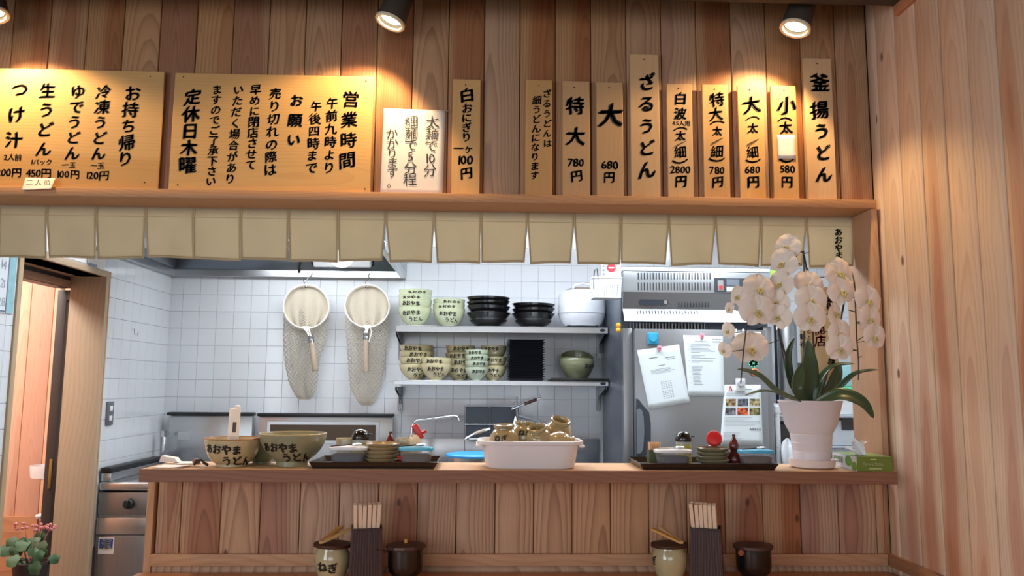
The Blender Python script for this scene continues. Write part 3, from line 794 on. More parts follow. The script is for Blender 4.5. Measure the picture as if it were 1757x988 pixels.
# lamp in the hood: rounded rectangular fitting on the back slope
def hood_on(px, py):        # on the sloping back panel (points given in the photo)
    n = v3(0, -(H-zz), -0.22).normalized(); p0 = v3(0, Yh-.03, zh0+zz); d = ray(px, py); tt = (p0-EYE).dot(n)/d.dot(n); return EYE+d*tt, n
lc, ln = hood_on(588, 440)
q = ln.to_track_quat('Z', 'X').to_matrix().to_4x4()
m_ = MB(); m_.rbox(-0.06, 0.06, -0.17, 0.17, 0, 0.035, 0.03, 4, m=q); lt = m_.build('lamp', mat('lamp_white', (225, 228, 232), 0.3), t, loc=lc+ln*0.004-v3(0, 0, zh0))
m_ = MB(); rr_ = [q @ v3(0.066*math.copysign(min(1, abs(math.cos(a))*1.25), math.cos(a)), 0.18*math.copysign(min(1, abs(math.sin(a))*1.25), math.sin(a)), 0.004) for a in [2*PI*k/40 for k in range(40)]]
m_.tube(rr_, 0.005, 6, closed=True); m_.build('gasket', BLKP, lt)
m_ = MB(); m_.ball((0, 0, 0), 0.055, 20, sc=(1, 1.2, 0.7), m=q); m_.v = [tuple(Vector(a)+ln*0.035) for a in m_.v]; m_.build('globe', mat('lamp_globe', (255, 255, 255), 0.2, emit=2.2), lt)
m_ = MB(); m_.tube([q @ v3(0.0, 0.22, 0.006), q @ v3(-0.04, 0.25, 0.01), q @ v3(-0.10, 0.262, 0.006)], 0.006, 6); m_.build('cable', BLKP, lt)
area('hood_lamp_light', lc+v3(-0.1, -0.40, 0.03), (0.1, 0, 0), 0.9, 0.3, 9, (0.92, 0.97, 1.0))
# fluorescent fittings on the kitchen ceiling
for (x, y, rz, lb) in ((-0.35, 3.65, 0, 'long fluorescent ceiling fitting over the kitchen, behind the curtain'), (1.35, 3.3, PI/2, 'fluorescent ceiling fitting above the storage rack behind the curtain')):
    t = thing('ceiling_light', lb, 'ceiling light', (x, y, 2.42), (0, 0, rz))
    m_ = MB(); m_.rbox(-0.62, 0.62, -0.075, 0.075, -0.045, 0, 0.004); m_.build('housing', WPLAS, t)
    for s_ in (-0.035, 0.035):
        m_ = MB(); m_.tube([(-0.58, s_, -0.055), (0.58, s_, -0.055)], 0.014, 10); m_.build('tube', mat('fluorescent_tube', (250, 252, 255), 0.3, emit=6.0), t)

# two landing-net shaped noodle nets
NETM = mat('net_cord', (204, 196, 180), 0.85, var=0.08, nscale=60)
NETC = mat('net_cord_shaded', (186, 176, 158), 0.9, var=0.10, nscale=80)  # same cord for the back, darkened: shade inside the bag put into the colour
WCORD = mat('white_cord', (240, 238, 232), 0.8)
HANDM = wood('net_handle_wood', (190, 174, 156), (176, 158, 138), (152, 134, 116), 'z', 0.3, tint=0.03, lines=0.3, ring=0.004)
def net(label, cx, cy, rx, ry, bag, hand, hook, seed):
    """px: hoop centre, radii, bag outline rows (y, xl, xr), handle (x0,y0,x1,y1), hook top"""
    Yt = YB-0.07; rg = random.Random(seed)
    O = PY(cx, cy, Yt); t = thing('noodle_net', label, 'net', O, group='nets hanging from the hood')
    def at(px, py, dy=0.0): return PY(px, py, Yt+dy)-O
    hoop = [at(cx+rx*math.cos(a), cy-ry*math.sin(a), -.055) for a in [2*PI*k/48 for k in range(48)]]
    m_ = MB(); m_.tube(hoop, 0.0045, 8, closed=True); m_.build('hoop', WCORD, t)
    # twisted lashing round the hoop
    m_ = MB(); pts = []
    for k in range(48*6):
        a = 2*PI*k/(48*6); p_ = at(cx+rx*math.cos(a), cy-ry*math.sin(a), -.055); rad = v3(p_.x, 0, p_.z).normalized(); w = a*62
        pts.append(p_ + rad*0.0062*math.cos(w) + v3(0, -1, 0)*0.0062*math.sin(w))
    m_.tube(pts, 0.0017, 4, closed=True); m_.build('lashing', WCORD, t)
    ys = [b_[0] for b_ in bag]
    def outline(y):
        for i in range(len(bag)-1):
            if bag[i][0] <= y <= bag[i+1][0]:
                f_ = (y-bag[i][0])/(bag[i+1][0]-bag[i][0]); f_ = f_*f_*(3-2*f_)*0.4+f_*0.6
                return bag[i][1]+(bag[i+1][1]-bag[i][1])*f_, bag[i][2]+(bag[i+1][2]-bag[i][2])*f_
        return bag[-1][1], bag[-1][2]
    y0_, y1_ = ys[0], ys[-1]
    f1, f2, f3 = rg.uniform(0, 6), rg.uniform(0, 6), rg.uniform(2, 3.4)
    def surf(u, v, back=False):
        y = y0_+(y1_-y0_)*v; xl, xr = outline(y)
        x = xl+(xr-xl)*u
        env = math.sin(PI*min(1, max(0, u)))**0.6*math.sin(PI*min(1, v*0.97+0.04))**0.5
        fold = 0.010*math.sin(u*9+f1+v*3)+0.007*math.sin(u*17+f2-v*f3*2)+0.006*math.sin((u-v*1.2)*11+f3)
        d = (-0.045*env + fold*env) if not back else (0.035*env)
        return PY(x, y, Yt+d)-O
    def lattice(m_, fn, nu, nv, wd, mask=None):
        """knotted diamond mesh: flat cords between the lattice knots"""
        P_ = {}
        for j in range(nv+1):
            for i in range(nu+1):
                if (i+j) % 2 == 0: P_[(i, j)] = fn(i/nu, j/nv)
        for (i, j), a in P_.items():
            for di in (-1, 1):
                b_ = P_.get((i+di, j+1))
                if b_ is None: continue
                if mask and not mask((i+di*.5)/nu, (j+.5)/nv): continue
                d_ = (b_-a)
                if d_.length < 1e-5: continue
                s_ = d_.cross(v3(0, 1, 0)).normalized()*wd
                m_.add([a-s_, a+s_, b_+s_, b_-s_, (a+b_)/2+v3(0, -wd*1.2, 0)], [(0, 1, 4), (1, 2, 4), (2, 3, 4), (3, 0, 4)])
    m_ = MB(); lattice(m_, lambda u, v: surf(u, v), 30, 78, 0.0015); o = m_.build('net_bag', NETM, t); o['kind'] = 'stuff'
    m_ = MB(); lattice(m_, lambda u, v: surf(u, v, True), 18, 40, 0.0019); o = m_.build('net_back', NETC, t); o['kind'] = 'stuff'
    # the cloth-like inside seen through the hoop: dense netting with hanging folds
    def disc(u, v):
        a, b_ = u*2-1, v*2-1
        x = a*math.sqrt(max(0, 1-b_*b_/2)); y = b_*math.sqrt(max(0, 1-a*a/2))
        return PY(cx+rx*x*0.985, cy+ry*y*0.985, Yt-0.036-0.009*math.sin(a*12+f1)*max(0, .55+b_*.5))-O
    m_ = MB(); m_.grid(disc, 36, 24); m_.build('net_mouth', mat('net_mouth_weave', (196, 186, 168), 0.9, var=0.14, nscale=240), t, solid=0.001)
    a, b_ = at(hand[0], hand[1], -0.075), at(hand[2], hand[3], -0.08)
    m_ = MB(); ln_ = (b_-a).length; qq = (b_-a).to_track_quat('Z', 'Y').to_matrix().to_4x4()
    m_.lathe([(0, 0), (0.013, 0), (0.0145, 0.01), (0.016, ln_*0.6), (0.0175, ln_*0.97), (0.015, ln_), (0, ln_)], 16, c=a, m=qq); m_.build('handle', HANDM, t)
    m_ = MB(); m_.lathe([(0.0145, -0.004), (0.0165, -0.002), (0.0165, 0.012), (0.015, 0.016), (0.0165, 0.02), (0.0165, 0.034), (0.0145, 0.036)], 16, c=a, m=qq); m_.build('ferrule', STEELD, t)
    m_ = MB(); kk = at(cx, cy+ry, -0.05)
    for k in range(5): m_.tube([kk+v3(-0.02+k*.01, 0.004, 0.012), kk+v3(-0.01+k*.006, -0.02, -0.002), a+v3(rg.uniform(-.01, .01), -0.015, 0.002)], 0.003, 6)
    m_.tube([kk+v3(0.02, -0.01, 0), kk+v3(0.03, -0.03, -0.03), a+v3(0.02, -0.018, -0.05)], 0.0025, 6); m_.build('cord_knot', WCORD, t)
    hx, hy = hook; m_ = MB(); m_.tube([at(cx-2, cy-ry+3, -.05), at(cx-3, cy-ry-4, -.04), at(cx+4, cy-ry-12), at(hx, hy+6, 0.02), at(hx+2, hy+1, .03), at(hx-2, hy-2, .04), at(hx-6, hy+2, .045)], 0.0028, 6); m_.build('hook', CHROME, t)
    m_ = MB(); m_.tube([at(cx-2, cy-ry+3, -.055)+v3(0.008*math.cos(k), 0, 0.008*math.sin(k)) for k in [2*PI*i/12 for i in range(12)]], 0.0022, 6, closed=True); m_.build('eyelet', CHROME, t)
net('left of the two long beige nets, its wooden handle slanting', 525.5, 526, 39, 37.5,
    [(515, 487, 564), (545, 486, 565), (580, 485.5, 560), (620, 488, 548), (655, 495, 545), (678, 506, 539), (685, 514, 532)], (533, 577, 541, 636), (534, 467), 3)
net('right of the two long beige nets, reaching lower, its handle straight', 630, 525, 38, 36.5,
    [(515, 593, 667), (545, 592, 668), (580, 594, 666), (625, 597, 661), (665, 601, 652), (688, 613, 643), (696, 622, 635)], (628, 572, 628, 638), (632, 468), 5)

# ---------------------------------------------------------------- steel wall shelves
SHY0, SHY1 = 4.44, YB-0.006
def bracket(px, py0, py1, t, O):
    """perforated wall bracket under a shelf"""
    a = PY(px, py0, YB-0.02); b_ = PY(px, py1, YB-0.02)
    m_ = MB(); x = a.x
    prof = [(SHY0+0.04, a.z-0.004), (YB-0.012, a.z-0.004), (YB-0.012, b_.z), (YB-0.03, b_.z), (YB-0.045, b_.z+0.05), (YB-0.10, a.z-0.055), (SHY0+0.04, a.z-0.02)]
    m_.slab([v3(x-0.0045, y_, z_)-O for y_, z_ in prof], (-1, 0, 0), 0.003); m_.slab([v3(x+0.0065, y_, z_)-O for y_, z_ in prof], (-1, 0, 0), 0.003)
    m_.rbox(x-0.014-O.x, x+0.014-O.x, YB-0.012-O.y, YB-0.007-O.y, b_.z-0.03-O.z, a.z-0.004-O.z, 0.002, 1)
    m_.lathe([(0, 0), (0.014, 0), (0.014, 0.007), (0, 0.007)], 16, c=(x-O.x, YB-0.007-O.y, b_.z-0.03-O.z), m=RX(PI/2))
    o = m_.build('bracket', STEELD, t)
    m_ = MB(); m_.ball((x-O.x, YB-0.014-O.y, b_.z-0.032-O.z), 0.006, 10); m_.ball((x-O.x, YB-0.014-O.y, b_.z+0.03-O.z), 0.006, 10); m_.build('bolt', CHROME, o)
def wall_shelf(label, x0, x1, ytop, ybot, bx, byb):
    A, B_ = PY(x0, ytop, SHY0), PY(x1, ytop, SHY0); zb_ = PY(x0, ybot, SHY0).z
    zt_ = (A.z+B_.z)/2; th = abs(A.z-zb_)
    O = v3((A.x+B_.x)/2, SHY0, zt_)
    t = thing('wall_shelf', label, 'shelf', O)
    w = (B_.x-A.x)/2
    m_ = MB(); m_.rbox(-w, w, 0, SHY1-SHY0, -0.004, 0, 0.0015, 1); m_.rbox(-w, w, 0, 0.003, -th, -0.004, 0.001, 1); m_.rbox(-w, w, 0.003, 0.02, -th, -th+0.002, 0.0005, 1)
    m_.rbox(-w, -w+0.003, 0.003, SHY1-SHY0, -th, -0.004, 0.001, 1); m_.rbox(w-0.003, w, 0.003, SHY1-SHY0, -th, -0.004, 0.001, 1)
    m_.build('shelf_board', STEEL, t)
    for px in bx: bracket(px, ybot+1, byb, t, O)
    # rounded end cap with oval slot
    m_ = MB(); m_.lathe([(0, 0), (0.008, 0), (0.008, 0.002), (0, 0.002)], 16, c=(w-0.03, 0.0, -th*0.5), m=RX(PI/2), sq=(2.0, 1)); m_.build('end_slot', BLKP, t)
    return zt_
ZS1 = wall_shelf('upper stainless wall shelf carrying bowl stacks, black bowls and the rice cooker', 680, 1043, 559.5, 570.5, (688, 1028), 606)
ZS2 = wall_shelf('lower stainless wall shelf carrying cream bowl stacks and the black tray tower', 677, 1044, 653, 661, (687, 1027), 693)

# ---------------------------------------------------------------- noodle bowls
CREAM = mat('cream_glaze', (206, 196, 156), 0.22, var=0.08, nscale=14, coat=0.5)
GREENG = mat('celadon_glaze', (190, 198, 164), 0.22, var=0.08, nscale=14, coat=0.5)
OLIVE = mat('olive_glaze', (122, 126, 96), 0.3, var=0.2, nscale=18, coat=0.4)
WARMG = mat('sandy_glaze', (196, 178, 140), 0.28, var=0.16, nscale=16, coat=0.4)
BRICKR = mat('iron_rim_glaze', (176, 116, 72), 0.3, var=0.15)
def bowl_prof(R, h, foot=0.42, fh=0.09, th=0.035, fl=0.72):
    """outer then inner profile of a footed bowl"""
    f_ = R*foot; out = [(0.0, fh*h*0.3), (f_*0.85, fh*h*0.3), (f_*0.88, 0), (f_, 0), (f_, fh*h)]
    for i in range(1, 13):
        s_ = i/12; out.append((f_+(R-f_)*(math.sin(s_*PI/2)**fl if fl < 1 else s_**(1/fl)), fh*h+(1-fh)*h*s_))
    inn = [(R*(1-th), h*1.0)]
    for i in range(11, -1, -1):
        s_ = i/12; r_ = f_+(R-f_)*(math.sin(s_*PI/2)**fl if s_ > 0 and fl < 1 else s_**(1/fl) if s_ > 0 else 0); inn.append((max(0.0, r_-R*th*1.4) if i else 0.0, fh*h+th*R+(1-fh)*h*s_*0.985))
    return out, inn
def prof_rad(prof):
    def f_(z):
        for (r0_, z0_), (r1_, z1_) in zip(prof, prof[1:]):
            if z1_ > z0_ and z0_ <= z <= z1_: return r0_+(r1_-r0_)*(z-z0_)/(z1_-z0_)
        return prof[-1][0] if z > prof[-1][1] else prof[3][0]
    return f_
def make_bowl(label, m, R, h, loc, group, text=True, size=None, phi=-PI/2, foot=0.42, fl=0.72, rim=None, tx=0.72, rot=None, lead=1.2, name='noodle_bowl', lines=('あおやま', 'うどん'), bold=0.045, cat='bowl', tshift=(0, 0), seg=40, fh=0.09):
    t = thing(name, label, cat, loc, rot, group)
    out, inn = bowl_prof(R, h, foot, fh=fh, fl=fl)
    b_ = MB(); b_.lathe(out+[(R*0.985, h*1.012)]+inn, seg); b_.build('bowl_body', m, t, fixn=True)
    b_ = MB(); b_.tube([v3(math.cos(a)*R*0.987, math.sin(a)*R*0.987, h*1.005) for a in [2*PI*k/seg for k in range(seg)]], R*0.026, 6, closed=True); b_.build('rim', rim or m, t)
    if text:
        s_ = size or R*0.30; b_ = on_lathe(lines, prof_rad(out), h*tx, s_, phi, bold=bold, lead=lead, tilt=random.uniform(-0.05, 0.02), shift=tshift)
        b_.build('lettering', INK, t, smooth=False)
    return t
def bowl_proto_stack(px, ybase, y_tops, wpx, Y, m, labels, group, lines=('あおやま', 'うどん'), zs=None, foot=0.42, fl=0.74, size=None, hfac=1.0, phis=None, tilt=0.0):
    """nested stack: bottom bowl full, the others showing a band of rim; y_tops from the bottom bowl up"""
    P = PY(px, ybase, Y); R = ms(wpx, Y)/2
    z0_ = zs
    h0 = PY(px, y_tops[0], Y).z-z0_
    z = z0_
    for i, yt in enumerate(y_tops):
        zt_ = PY(px, yt, Y).z
        zi = zt_-h0
        x = P.x+random.uniform(-1, 1)*0.0015*(i > 0)
        phi = -PI/2+random.uniform(-0.25, 0.25) if phis is None else phis[i]
        make_bowl(labels[i], m, R, h0, (x, Y, max(zi, z0_+0.0002*i)), group, lines=lines if i == 0 else lines[:1], phi=phi, foot=foot, fl=fl, size=size, tx=0.70 if i == 0 else 0.80, tshift=(0, R*0.25), rot=(tilt*i, 0, 0) if tilt else None)
YA = 4.58
nth = ['lowest bowl', 'second bowl from the bottom', 'third bowl from the bottom', 'top bowl']
bowl_proto_stack(711.5, 558, (529, 516, 507, 499), 57, YA, GREENG, [f'{n} of the tall green stack on the upper shelf' for n in nth], 'green noodle bowls on the upper shelf', zs=ZS1)
bowl_proto_stack(770, 558, (531, 523, 515), 55, YA, GREENG, [f'{n} of the green stack of three next to the black bowls' for n in ('lowest bowl', 'middle bowl', 'top bowl')], 'green noodle bowls on the upper shelf', zs=ZS1)
# lower shelf
YL_, YLf = 4.64, 4.555
g2 = 'cream noodle bowls on the lower shelf'
bowl_proto_stack(713, 650, (626, 613.5, 603, 592.5), 56, YL_, CREAM, [f'{n} of the leftmost cream stack, lower shelf' for n in nth], g2, zs=ZS2, tilt=0.012)
bowl_proto_stack(789, 650, (628, 617, 606, 594), 50, YL_+0.02, CREAM, [f'{n} of the cream stack behind the small green one' for n in nth], g2, zs=ZS2)
bowl_proto_stack(847, 650, (628, 613, 594), 44, YL_, CREAM, [f'{n} of the cream stack beside the black tray tower' for n in ('lowest bowl', 'middle bowl', 'top bowl')], g2, zs=ZS2)
bowl_proto_stack(748, 650, (625, 615), 51, YLf-0.045, CREAM, [f'{n} of the low cream pair standing in front' for n in ('lower bowl', 'upper bowl')], g2, zs=ZS2)
bowl_proto_stack(817.5, 652, (631, 620, 610, 601), 40, YLf-0.055, mat('pale_green_glaze', (186, 200, 176), 0.22, coat=0.5), [f'{n} of the small pale green stack of four' for n in nth], 'small pale green bowls on the lower shelf', lines=('あおやま',), zs=ZS2, foot=0.4, fl=0.8)

# black bowls
def black_stack(px, tops, w, labels, group, zs, Y=4.58, hh=0.33):
    R = ms(w, Y)/2
    for i, lb in enumerate(labels):
        z = max(PY(px, tops[i], Y).z - R*2*hh*0.72, zs+0.0002)
        if i == 0: z = zs+0.0001
        t = thing('black_bowl', lb, 'bowl', (PY(px, tops[i], Y).x+random.uniform(-.004, .004), Y, z), (0, random.uniform(-.025, .025) if i else 0, 0), group)
        h = R*2*hh
        m_ = MB(); m_.lathe([(0, 0.0), (R*.52, 0.0), (R*.54, h*.08), (R*.80, h*.38), (R*.86, h*.52), (R*.82, h*.60), (R*.97, h*.94), (R, h), (R*.97, h), (R*.8, h*.62), (R*.5, h*.2), (0, h*.14)], 32); m_.build('bowl_body', BLACK, t, angle=25)
black_stack(838, (541, 533, 525, 518), 76, ['lowest of the four wide black bowls on the upper shelf', 'second lowest of the four wide black bowls on the upper shelf', 'second from top of the four wide black bowls', 'topmost of the four wide black bowls on the upper shelf'], 'wide black bowls', ZS1)
black_stack(915.5, (545, 537, 529), 75, ['lowest of the three black bowls beside the rice cooker', 'middle of the three black bowls beside the rice cooker', 'topmost of the three black bowls beside the rice cooker'], 'black bowls beside the rice cooker', ZS1)
# tower of black trays
n_tr = 17; xt = PY(902, 600, 4.60).x; zt_top = PY(902, 583, 4.60).z; dz = (zt_top-ZS2-0.004)/n_tr; w = ms(64, 4.6)/2
m_ = MB(); m_.rbox(-w*.84, w*.84, -w*.84, w*.84, 0, 0.003, 0.001, 1)
prof = [(0.84, 0), (0.90, dz*.55), (1.0, dz*1.02), (0.97, dz*1.02), (0.86, dz*.5), (0.82, 0.003)]
vs = []
for f_, z in prof: vs += [v3(sx*w*f_, sy*w*f_, z) for sx, sy in ((-1, -1), (1, -1), (1, 1), (-1, 1))]
m_.add(vs, [(j*4+i, j*4+(i+1) % 4, (j+1)*4+(i+1) % 4, (j+1)*4+i) for j in range(5) for i in range(4)])
me = m_.mesh('black_tray', mat('tray_black', (40, 42, 50), .3, coat=.5), False)
for k in range(n_tr):
    o = bpy.data.objects.new('black_tray', me); COL.objects.link(o); o.location = (xt+random.uniform(-.0015, .0015), 4.60, ZS2+0.0005+k*dz); o.rotation_euler = (0, 0, random.uniform(-.015, .015))
    tag(o, 'topmost black square tray of the tall tower on the lower shelf' if k == n_tr-1 else 'lowest black square tray of the tall tower on the lower shelf' if k == 0 else 'black square tray inside the tall tower on the lower shelf', 'tray', 'black trays stacked on the lower shelf')
# olive bowl on a black tray
m_ = MB(); xx = PY(990, 650, 4.58).x; w2 = ms(49, 4.56)
m_.rbox(xx-w2, xx+w2, SHY0-0.01, 4.70, ZS2+0.0003, ZS2+0.010, 0.004, 2); m_.rbox(xx-w2, xx+w2, SHY0-0.01, SHY0-0.002, ZS2+0.0101, ZS2+0.018, 0.002, 1)
o = m_.build('serving_tray', BLACK); tag(o, 'flat black serving tray lying under the olive bowl on the lower shelf', 'tray')
t = thing('olive_bowl', 'deep olive green bowl with a cut-down rim on the flat black tray', 'bowl', (PY(990, 650, 4.56).x, 4.56, ZS2+0.0105))
R = ms(60, 4.56)/2
out = [(0, 0), (R*.5, 0), (R*.52, .004), (R*.78, .035), (R*.96, .075), (R, .10), (R*.93, .118), (R*.96, .125)]
def cutlathe():
    m_ = MB(); seg = 40; vs = []; prof = out+[(R*.92, .125), (R*.90, .11), (R*.93, .09), (R*.88, .07), (R*.6, .03), (0, .015)]
    for r_, z_ in prof:
        for i in range(seg):
            a = 2*PI*i/seg; rise = max(0, math.sin(a))*0.045*max(0, (z_-.09)/.035)
            vs.append(v3(math.cos(a)*r_, math.sin(a)*r_, z_+rise))
    fs = [(j*seg+i, j*seg+(i+1) % seg, (j+1)*seg+(i+1) % seg, (j+1)*seg+i) for j in range(len(prof)-1) for i in range(seg)]
    m_.add(vs, fs); return m_
cutlathe().build('bowl_body', OLIVE, t)
b_ = on_lathe(('あおや',), lambda z: R*.99, 0.075, 0.028, -PI/2+0.75); b_.build('lettering', INK, t, smooth=False)

# rice cooker
Yc = 4.57; xc = PY(998, 530, Yc).x; zc0 = ZS1; R = ms(83, Yc)/2
t = thing('rice_cooker', 'large white rice cooker with a brown patterned lid on the upper shelf', 'rice cooker', (xc, Yc, zc0+0.0003))
RC = mat('cooker_white', (226, 230, 238), 0.3, coat=0.2); hz_ = PY(998, 507, Yc).z-zc0
m_ = MB(); m_.lathe([(0, 0.012), (R*.72, 0.012), (R*.86, 0.03), (R*.97, 0.07), (R, hz_*.5), (R*.985, hz_*.9), (R*.95, hz_), (0, hz_)], 40, sq=(1, 0.92)); m_.build('cooker_body', RC, t)
m_ = MB(); m_.tube([v3(math.cos(a)*R*1.003, math.sin(a)*R*.923, hz_*.44) for a in [2*PI*k/40 for k in range(40)]], 0.0012, 6, closed=True); m_.build('seam_line', mat('cooker_seam', (190, 194, 200), .4), t)
hl = PY(998, 497, Yc).z-zc0-hz_
m_ = MB(); m_.lathe([(R*.95, hz_+.0003), (R*.93, hz_+hl*.25), (R*.72, hz_+hl*.7), (R*.66, hz_+hl*.85), (0, hz_+hl*.9)], 40, sq=(1, 0.92)); lid = m_.build('lid', RC, t)
m_ = MB(); m_.lathe([(R*.68, hz_+hl*.85), (R*.55, hz_+hl*1.15), (R*.3, hz_+hl*1.35), (0, hz_+hl*1.4)], 32, sq=(1, 0.92)); m_.build('lid_plate', mat('lid_brown', (150, 128, 116), 0.35, var=0.2, nscale=60), lid)
m_ = MB(); m_.tube([v3(-R*.42, -R*.45, hz_+hl*.9), v3(-R*.34, -R*.52, hz_+hl*1.5), v3(0, -R*.55, hz_+hl*1.8), v3(R*.34, -R*.52, hz_+hl*1.5), v3(R*.42, -R*.45, hz_+hl*.9)], 0.007, 8); m_.build('handle', RC, lid)
for a in (0.6, 2.5, 3.8, 5.6):
    m_ = MB(); m_.lathe([(0, 0), (.012, 0), (.013, .013), (0, .013)], 12, c=(math.cos(a)*R*.7, math.sin(a)*R*.62, 0)); m_.build('foot', BLKP, t)

# ---------------------------------------------------------------- stoves at the back wall with steel splash backs
def stove(label, x0, x1, ytop, Yf_, grill=None, extra=None):
    A, B_ = PY(x0, ytop, YB-0.06), PY(x1, ytop, YB-0.06); zt_ = (A.z+B_.z)/2
    t = thing('noodle_boiler', label, 'stove', ((A.x+B_.x)/2, YB-0.06, 0)); w = (B_.x-A.x)/2
    m_ = MB(); m_.rbox(-w+.006, w-.006, 0.0, 0.045, 0.80, zt_-0.012, 0.004, 2); m_.build('splash_back', STEEL, t)
    m_ = MB(); m_.rbox(-w, w, -0.03, 0.045, zt_-0.0118, zt_+0.006, 0.006, 3); m_.build('top_cap', BLKP, t)
    m_ = MB(); m_.rbox(-w, w, Yf_-(YB-0.06), -0.002, 0.08, 0.80, 0.006, 2); m_.build('boiler_body', STEELD, t)
    m_ = MB(); m_.rbox(-w*.85, w*.85, min(-.1, Yf_-(YB-0.06)+.08)*1.0 if Yf_ < 4.5 else -.08, -0.03 if Yf_ > 4.5 else -.08, 0.8005, 0.815, 0.01, 2); m_.build('lid', STEEL, t)
    for sx in (-1, 1):
        for yy in (Yf_-(YB-0.06)+.04, -0.05):
            m_ = MB(); m_.lathe([(0, 0), (.02, 0), (.02, .079), (0, .079)], 12, c=(sx*(w-.05), yy, 0)); m_.build('leg', STEELD, t)
    if grill:
        a, b_ = PY(grill[0], grill[1], YB-0.075), PY(grill[2], grill[3], YB-0.075); O = v3((A.x+B_.x)/2, YB-0.06, 0)
        m_ = MB(); m_.rbox(a.x-O.x, b_.x-O.x, -0.014, -0.0005, b_.z, a.z, 0.002, 1); m_.build('flue_frame', STEEL, t)
        m_ = MB(); m_.rbox(a.x-O.x+.02, b_.x-O.x-.02, -0.016, -0.0145, b_.z+.02, a.z-.02, 0.0005, 1); m_.build('flue_opening', mat('dark_bronze_grille', (84, 70, 58), 0.4, 0.6, stretch=(40, 1, 1)), t)
    return t
t1 = stove('steel boiler with plain splash back in the left back corner', 289, 436, 709, 4.60)
t2 = stove('wide steel boiler whose splash back has a dark flue slot, below the nets', 443, 676, 711, 4.12, (458, 722, 650, 762))
O = Vector(t1.location)
m_ = MB(); a = PY(282, 745, 4.60)-O; m_.tube([a+v3(0, .05, .0), a, a+v3(0, 0, -.10)], 0.011, 10); m_.lathe([(0, -.012), (.018, -.012), (.018, .02), (0, .02)], 12, c=a); m_.build('gas_pipe', CHROME, t1)
m_ = MB(); a = PY(305, 740, YB-.0615)-O; b_ = PY(327, 755, YB-.0615)-O; m_.rbox(a.x, b_.x, -0.0025, -0.0002, b_.z, a.z, 0.001, 1); m_.build('rating_label', mat('foil_label', (190, 194, 198), .4), t1)

# boiler against the left wall, front with a control knob, seen left of the half wall
xk0 = XL+0.012; zk = PY(205, 826, 4.0).z; Yk = 3.985
xk1 = xk0+0.46
t = thing('steel_noodle_cooker', 'stainless cooker with one black knob, left of the half wall', 'cooker', (xk0, Yk, 0))
W_ = xk1-xk0
zc1 = PY(205, 843, Yk).z; zp1 = PY(205, 883, Yk).z; zd0 = PY(205, 918, Yk).z
m_ = MB(); m_.rbox(0, W_, 0, 0.60, zc1+.002, zk, 0.012, 3); m_.build('worktop', STEEL, t)
m_ = MB(); m_.rbox(0.002, W_, 0.008, 0.6, 0.1, zc1-.003, 0.004, 1); m_.build('cabinet', STEELD, t)  # cabinet, panel and door in darker steel: the front's shade put into the colour
m_ = MB(); m_.rbox(0.004, W_-.004, 0.0, 0.0078, zp1, zc1-.006, 0.003, 2); cp = m_.build('control_panel', STEELD, t)
kc = PY(222, 864, Yk)-v3(xk0, Yk, 0)
m_ = MB(); m_.lathe([(0, 0.022), (.020, .022), (.024, .018), (.026, 0), (0, 0)], 24, c=(kc.x, -0.0003, kc.z), m=RX(PI/2)); m_.rbox(kc.x-.004, kc.x+.004, -.032, -.0225, kc.z-.021, kc.z+.021, .002, 1, m=None); m_.build('knob', BLKP, cp)
m_ = MB(); m_.rbox(0.004, W_-.004, -0.006, 0.0075, zd0+.004, zp1-.012, 0.005, 2); m_.build('handle_rail', STEEL, t)
m_ = MB(); m_.rbox(0.004, W_-.004, -0.002, 0.0075, 0.14, zd0, 0.006, 3); dr = m_.build('door', STEELD, t)
m_ = MB(); a = PY(170, 922, Yk)-v3(xk0, Yk, 0); b_ = PY(195, 950, Yk)-v3(xk0, Yk, 0)
m_.rbox(a.x, b_.x, -0.0035, -0.0021, b_.z, a.z, 0.0008, 1); st = m_.build('sticker', PAPER, dr); st['label'] = 'square white sticker with a blue field'
m_ = MB(); m_.box(a.x+.005, b_.x-.005, -0.0041, -0.0036, b_.z+.022, a.z-.005); m_.v = m_.v; 
o = m_.build('sticker_field', mat('sticker_blue', (52, 74, 140), .5), dr, smooth=False)
m_ = MB(); row(m_, '涼', v3((a.x+b_.x)/2, -0.0043, (a.z+b_.z)/2+.008), .05, 0.0004, 0.03); m_.build('sticker_character', PAPER, dr, smooth=False)
m_ = MB(); m_.box(a.x+.005, b_.x-.005, -0.0047, -0.0042, b_.z+.022, b_.z+.026); m_.build('sticker_band', mat('sticker_yellow', (214, 190, 60), .5), dr, smooth=False)
for sx in (.04, W_-.04):
    m_ = MB(); m_.lathe([(0, 0), (.02, 0), (.02, .099), (0, .099)], 12, c=(sx, .05, 0)); m_.build('leg', STEELD, t)
# splash guard of that cooker along the left wall
zg = PX(215, 795, XL+.03).z
m_ = MB(); m_.rbox(0.002, 0.05, 0.012, 0.60, zk+.0005, PX(216, 803, XL+.03).z, 0.004, 2); m_.build('side_guard', STEEL, t)
m_ = MB(); m_.rbox(-0.0, 0.056, 0.002, 0.61, PX(216, 803, XL+.03).z+.0005, PX(216, 796, XL+.03).z+.006, 0.006, 3); m_.build('guard_cap', BLKP, t)

# switch on the left wall
P = PX(187, 709, XL+.0045)
t = thing('wall_switch', 'dark wall switch plate with two light buttons on the left tiled wall', 'switch', P)
m_ = MB(); m_.rbox(0, 0.008, -0.036, 0.036, -0.058, 0.058, 0.003, 2); m_.build('switch_plate', mat('switch_grey', (104, 108, 114), .4), t)
for s_ in (-1, 1):
    m_ = MB(); m_.rbox(0.0082, 0.012, -0.015, 0.015, s_*.024-.013, s_*.024+.013, 0.002, 2); m_.build('button', WPLAS, t)
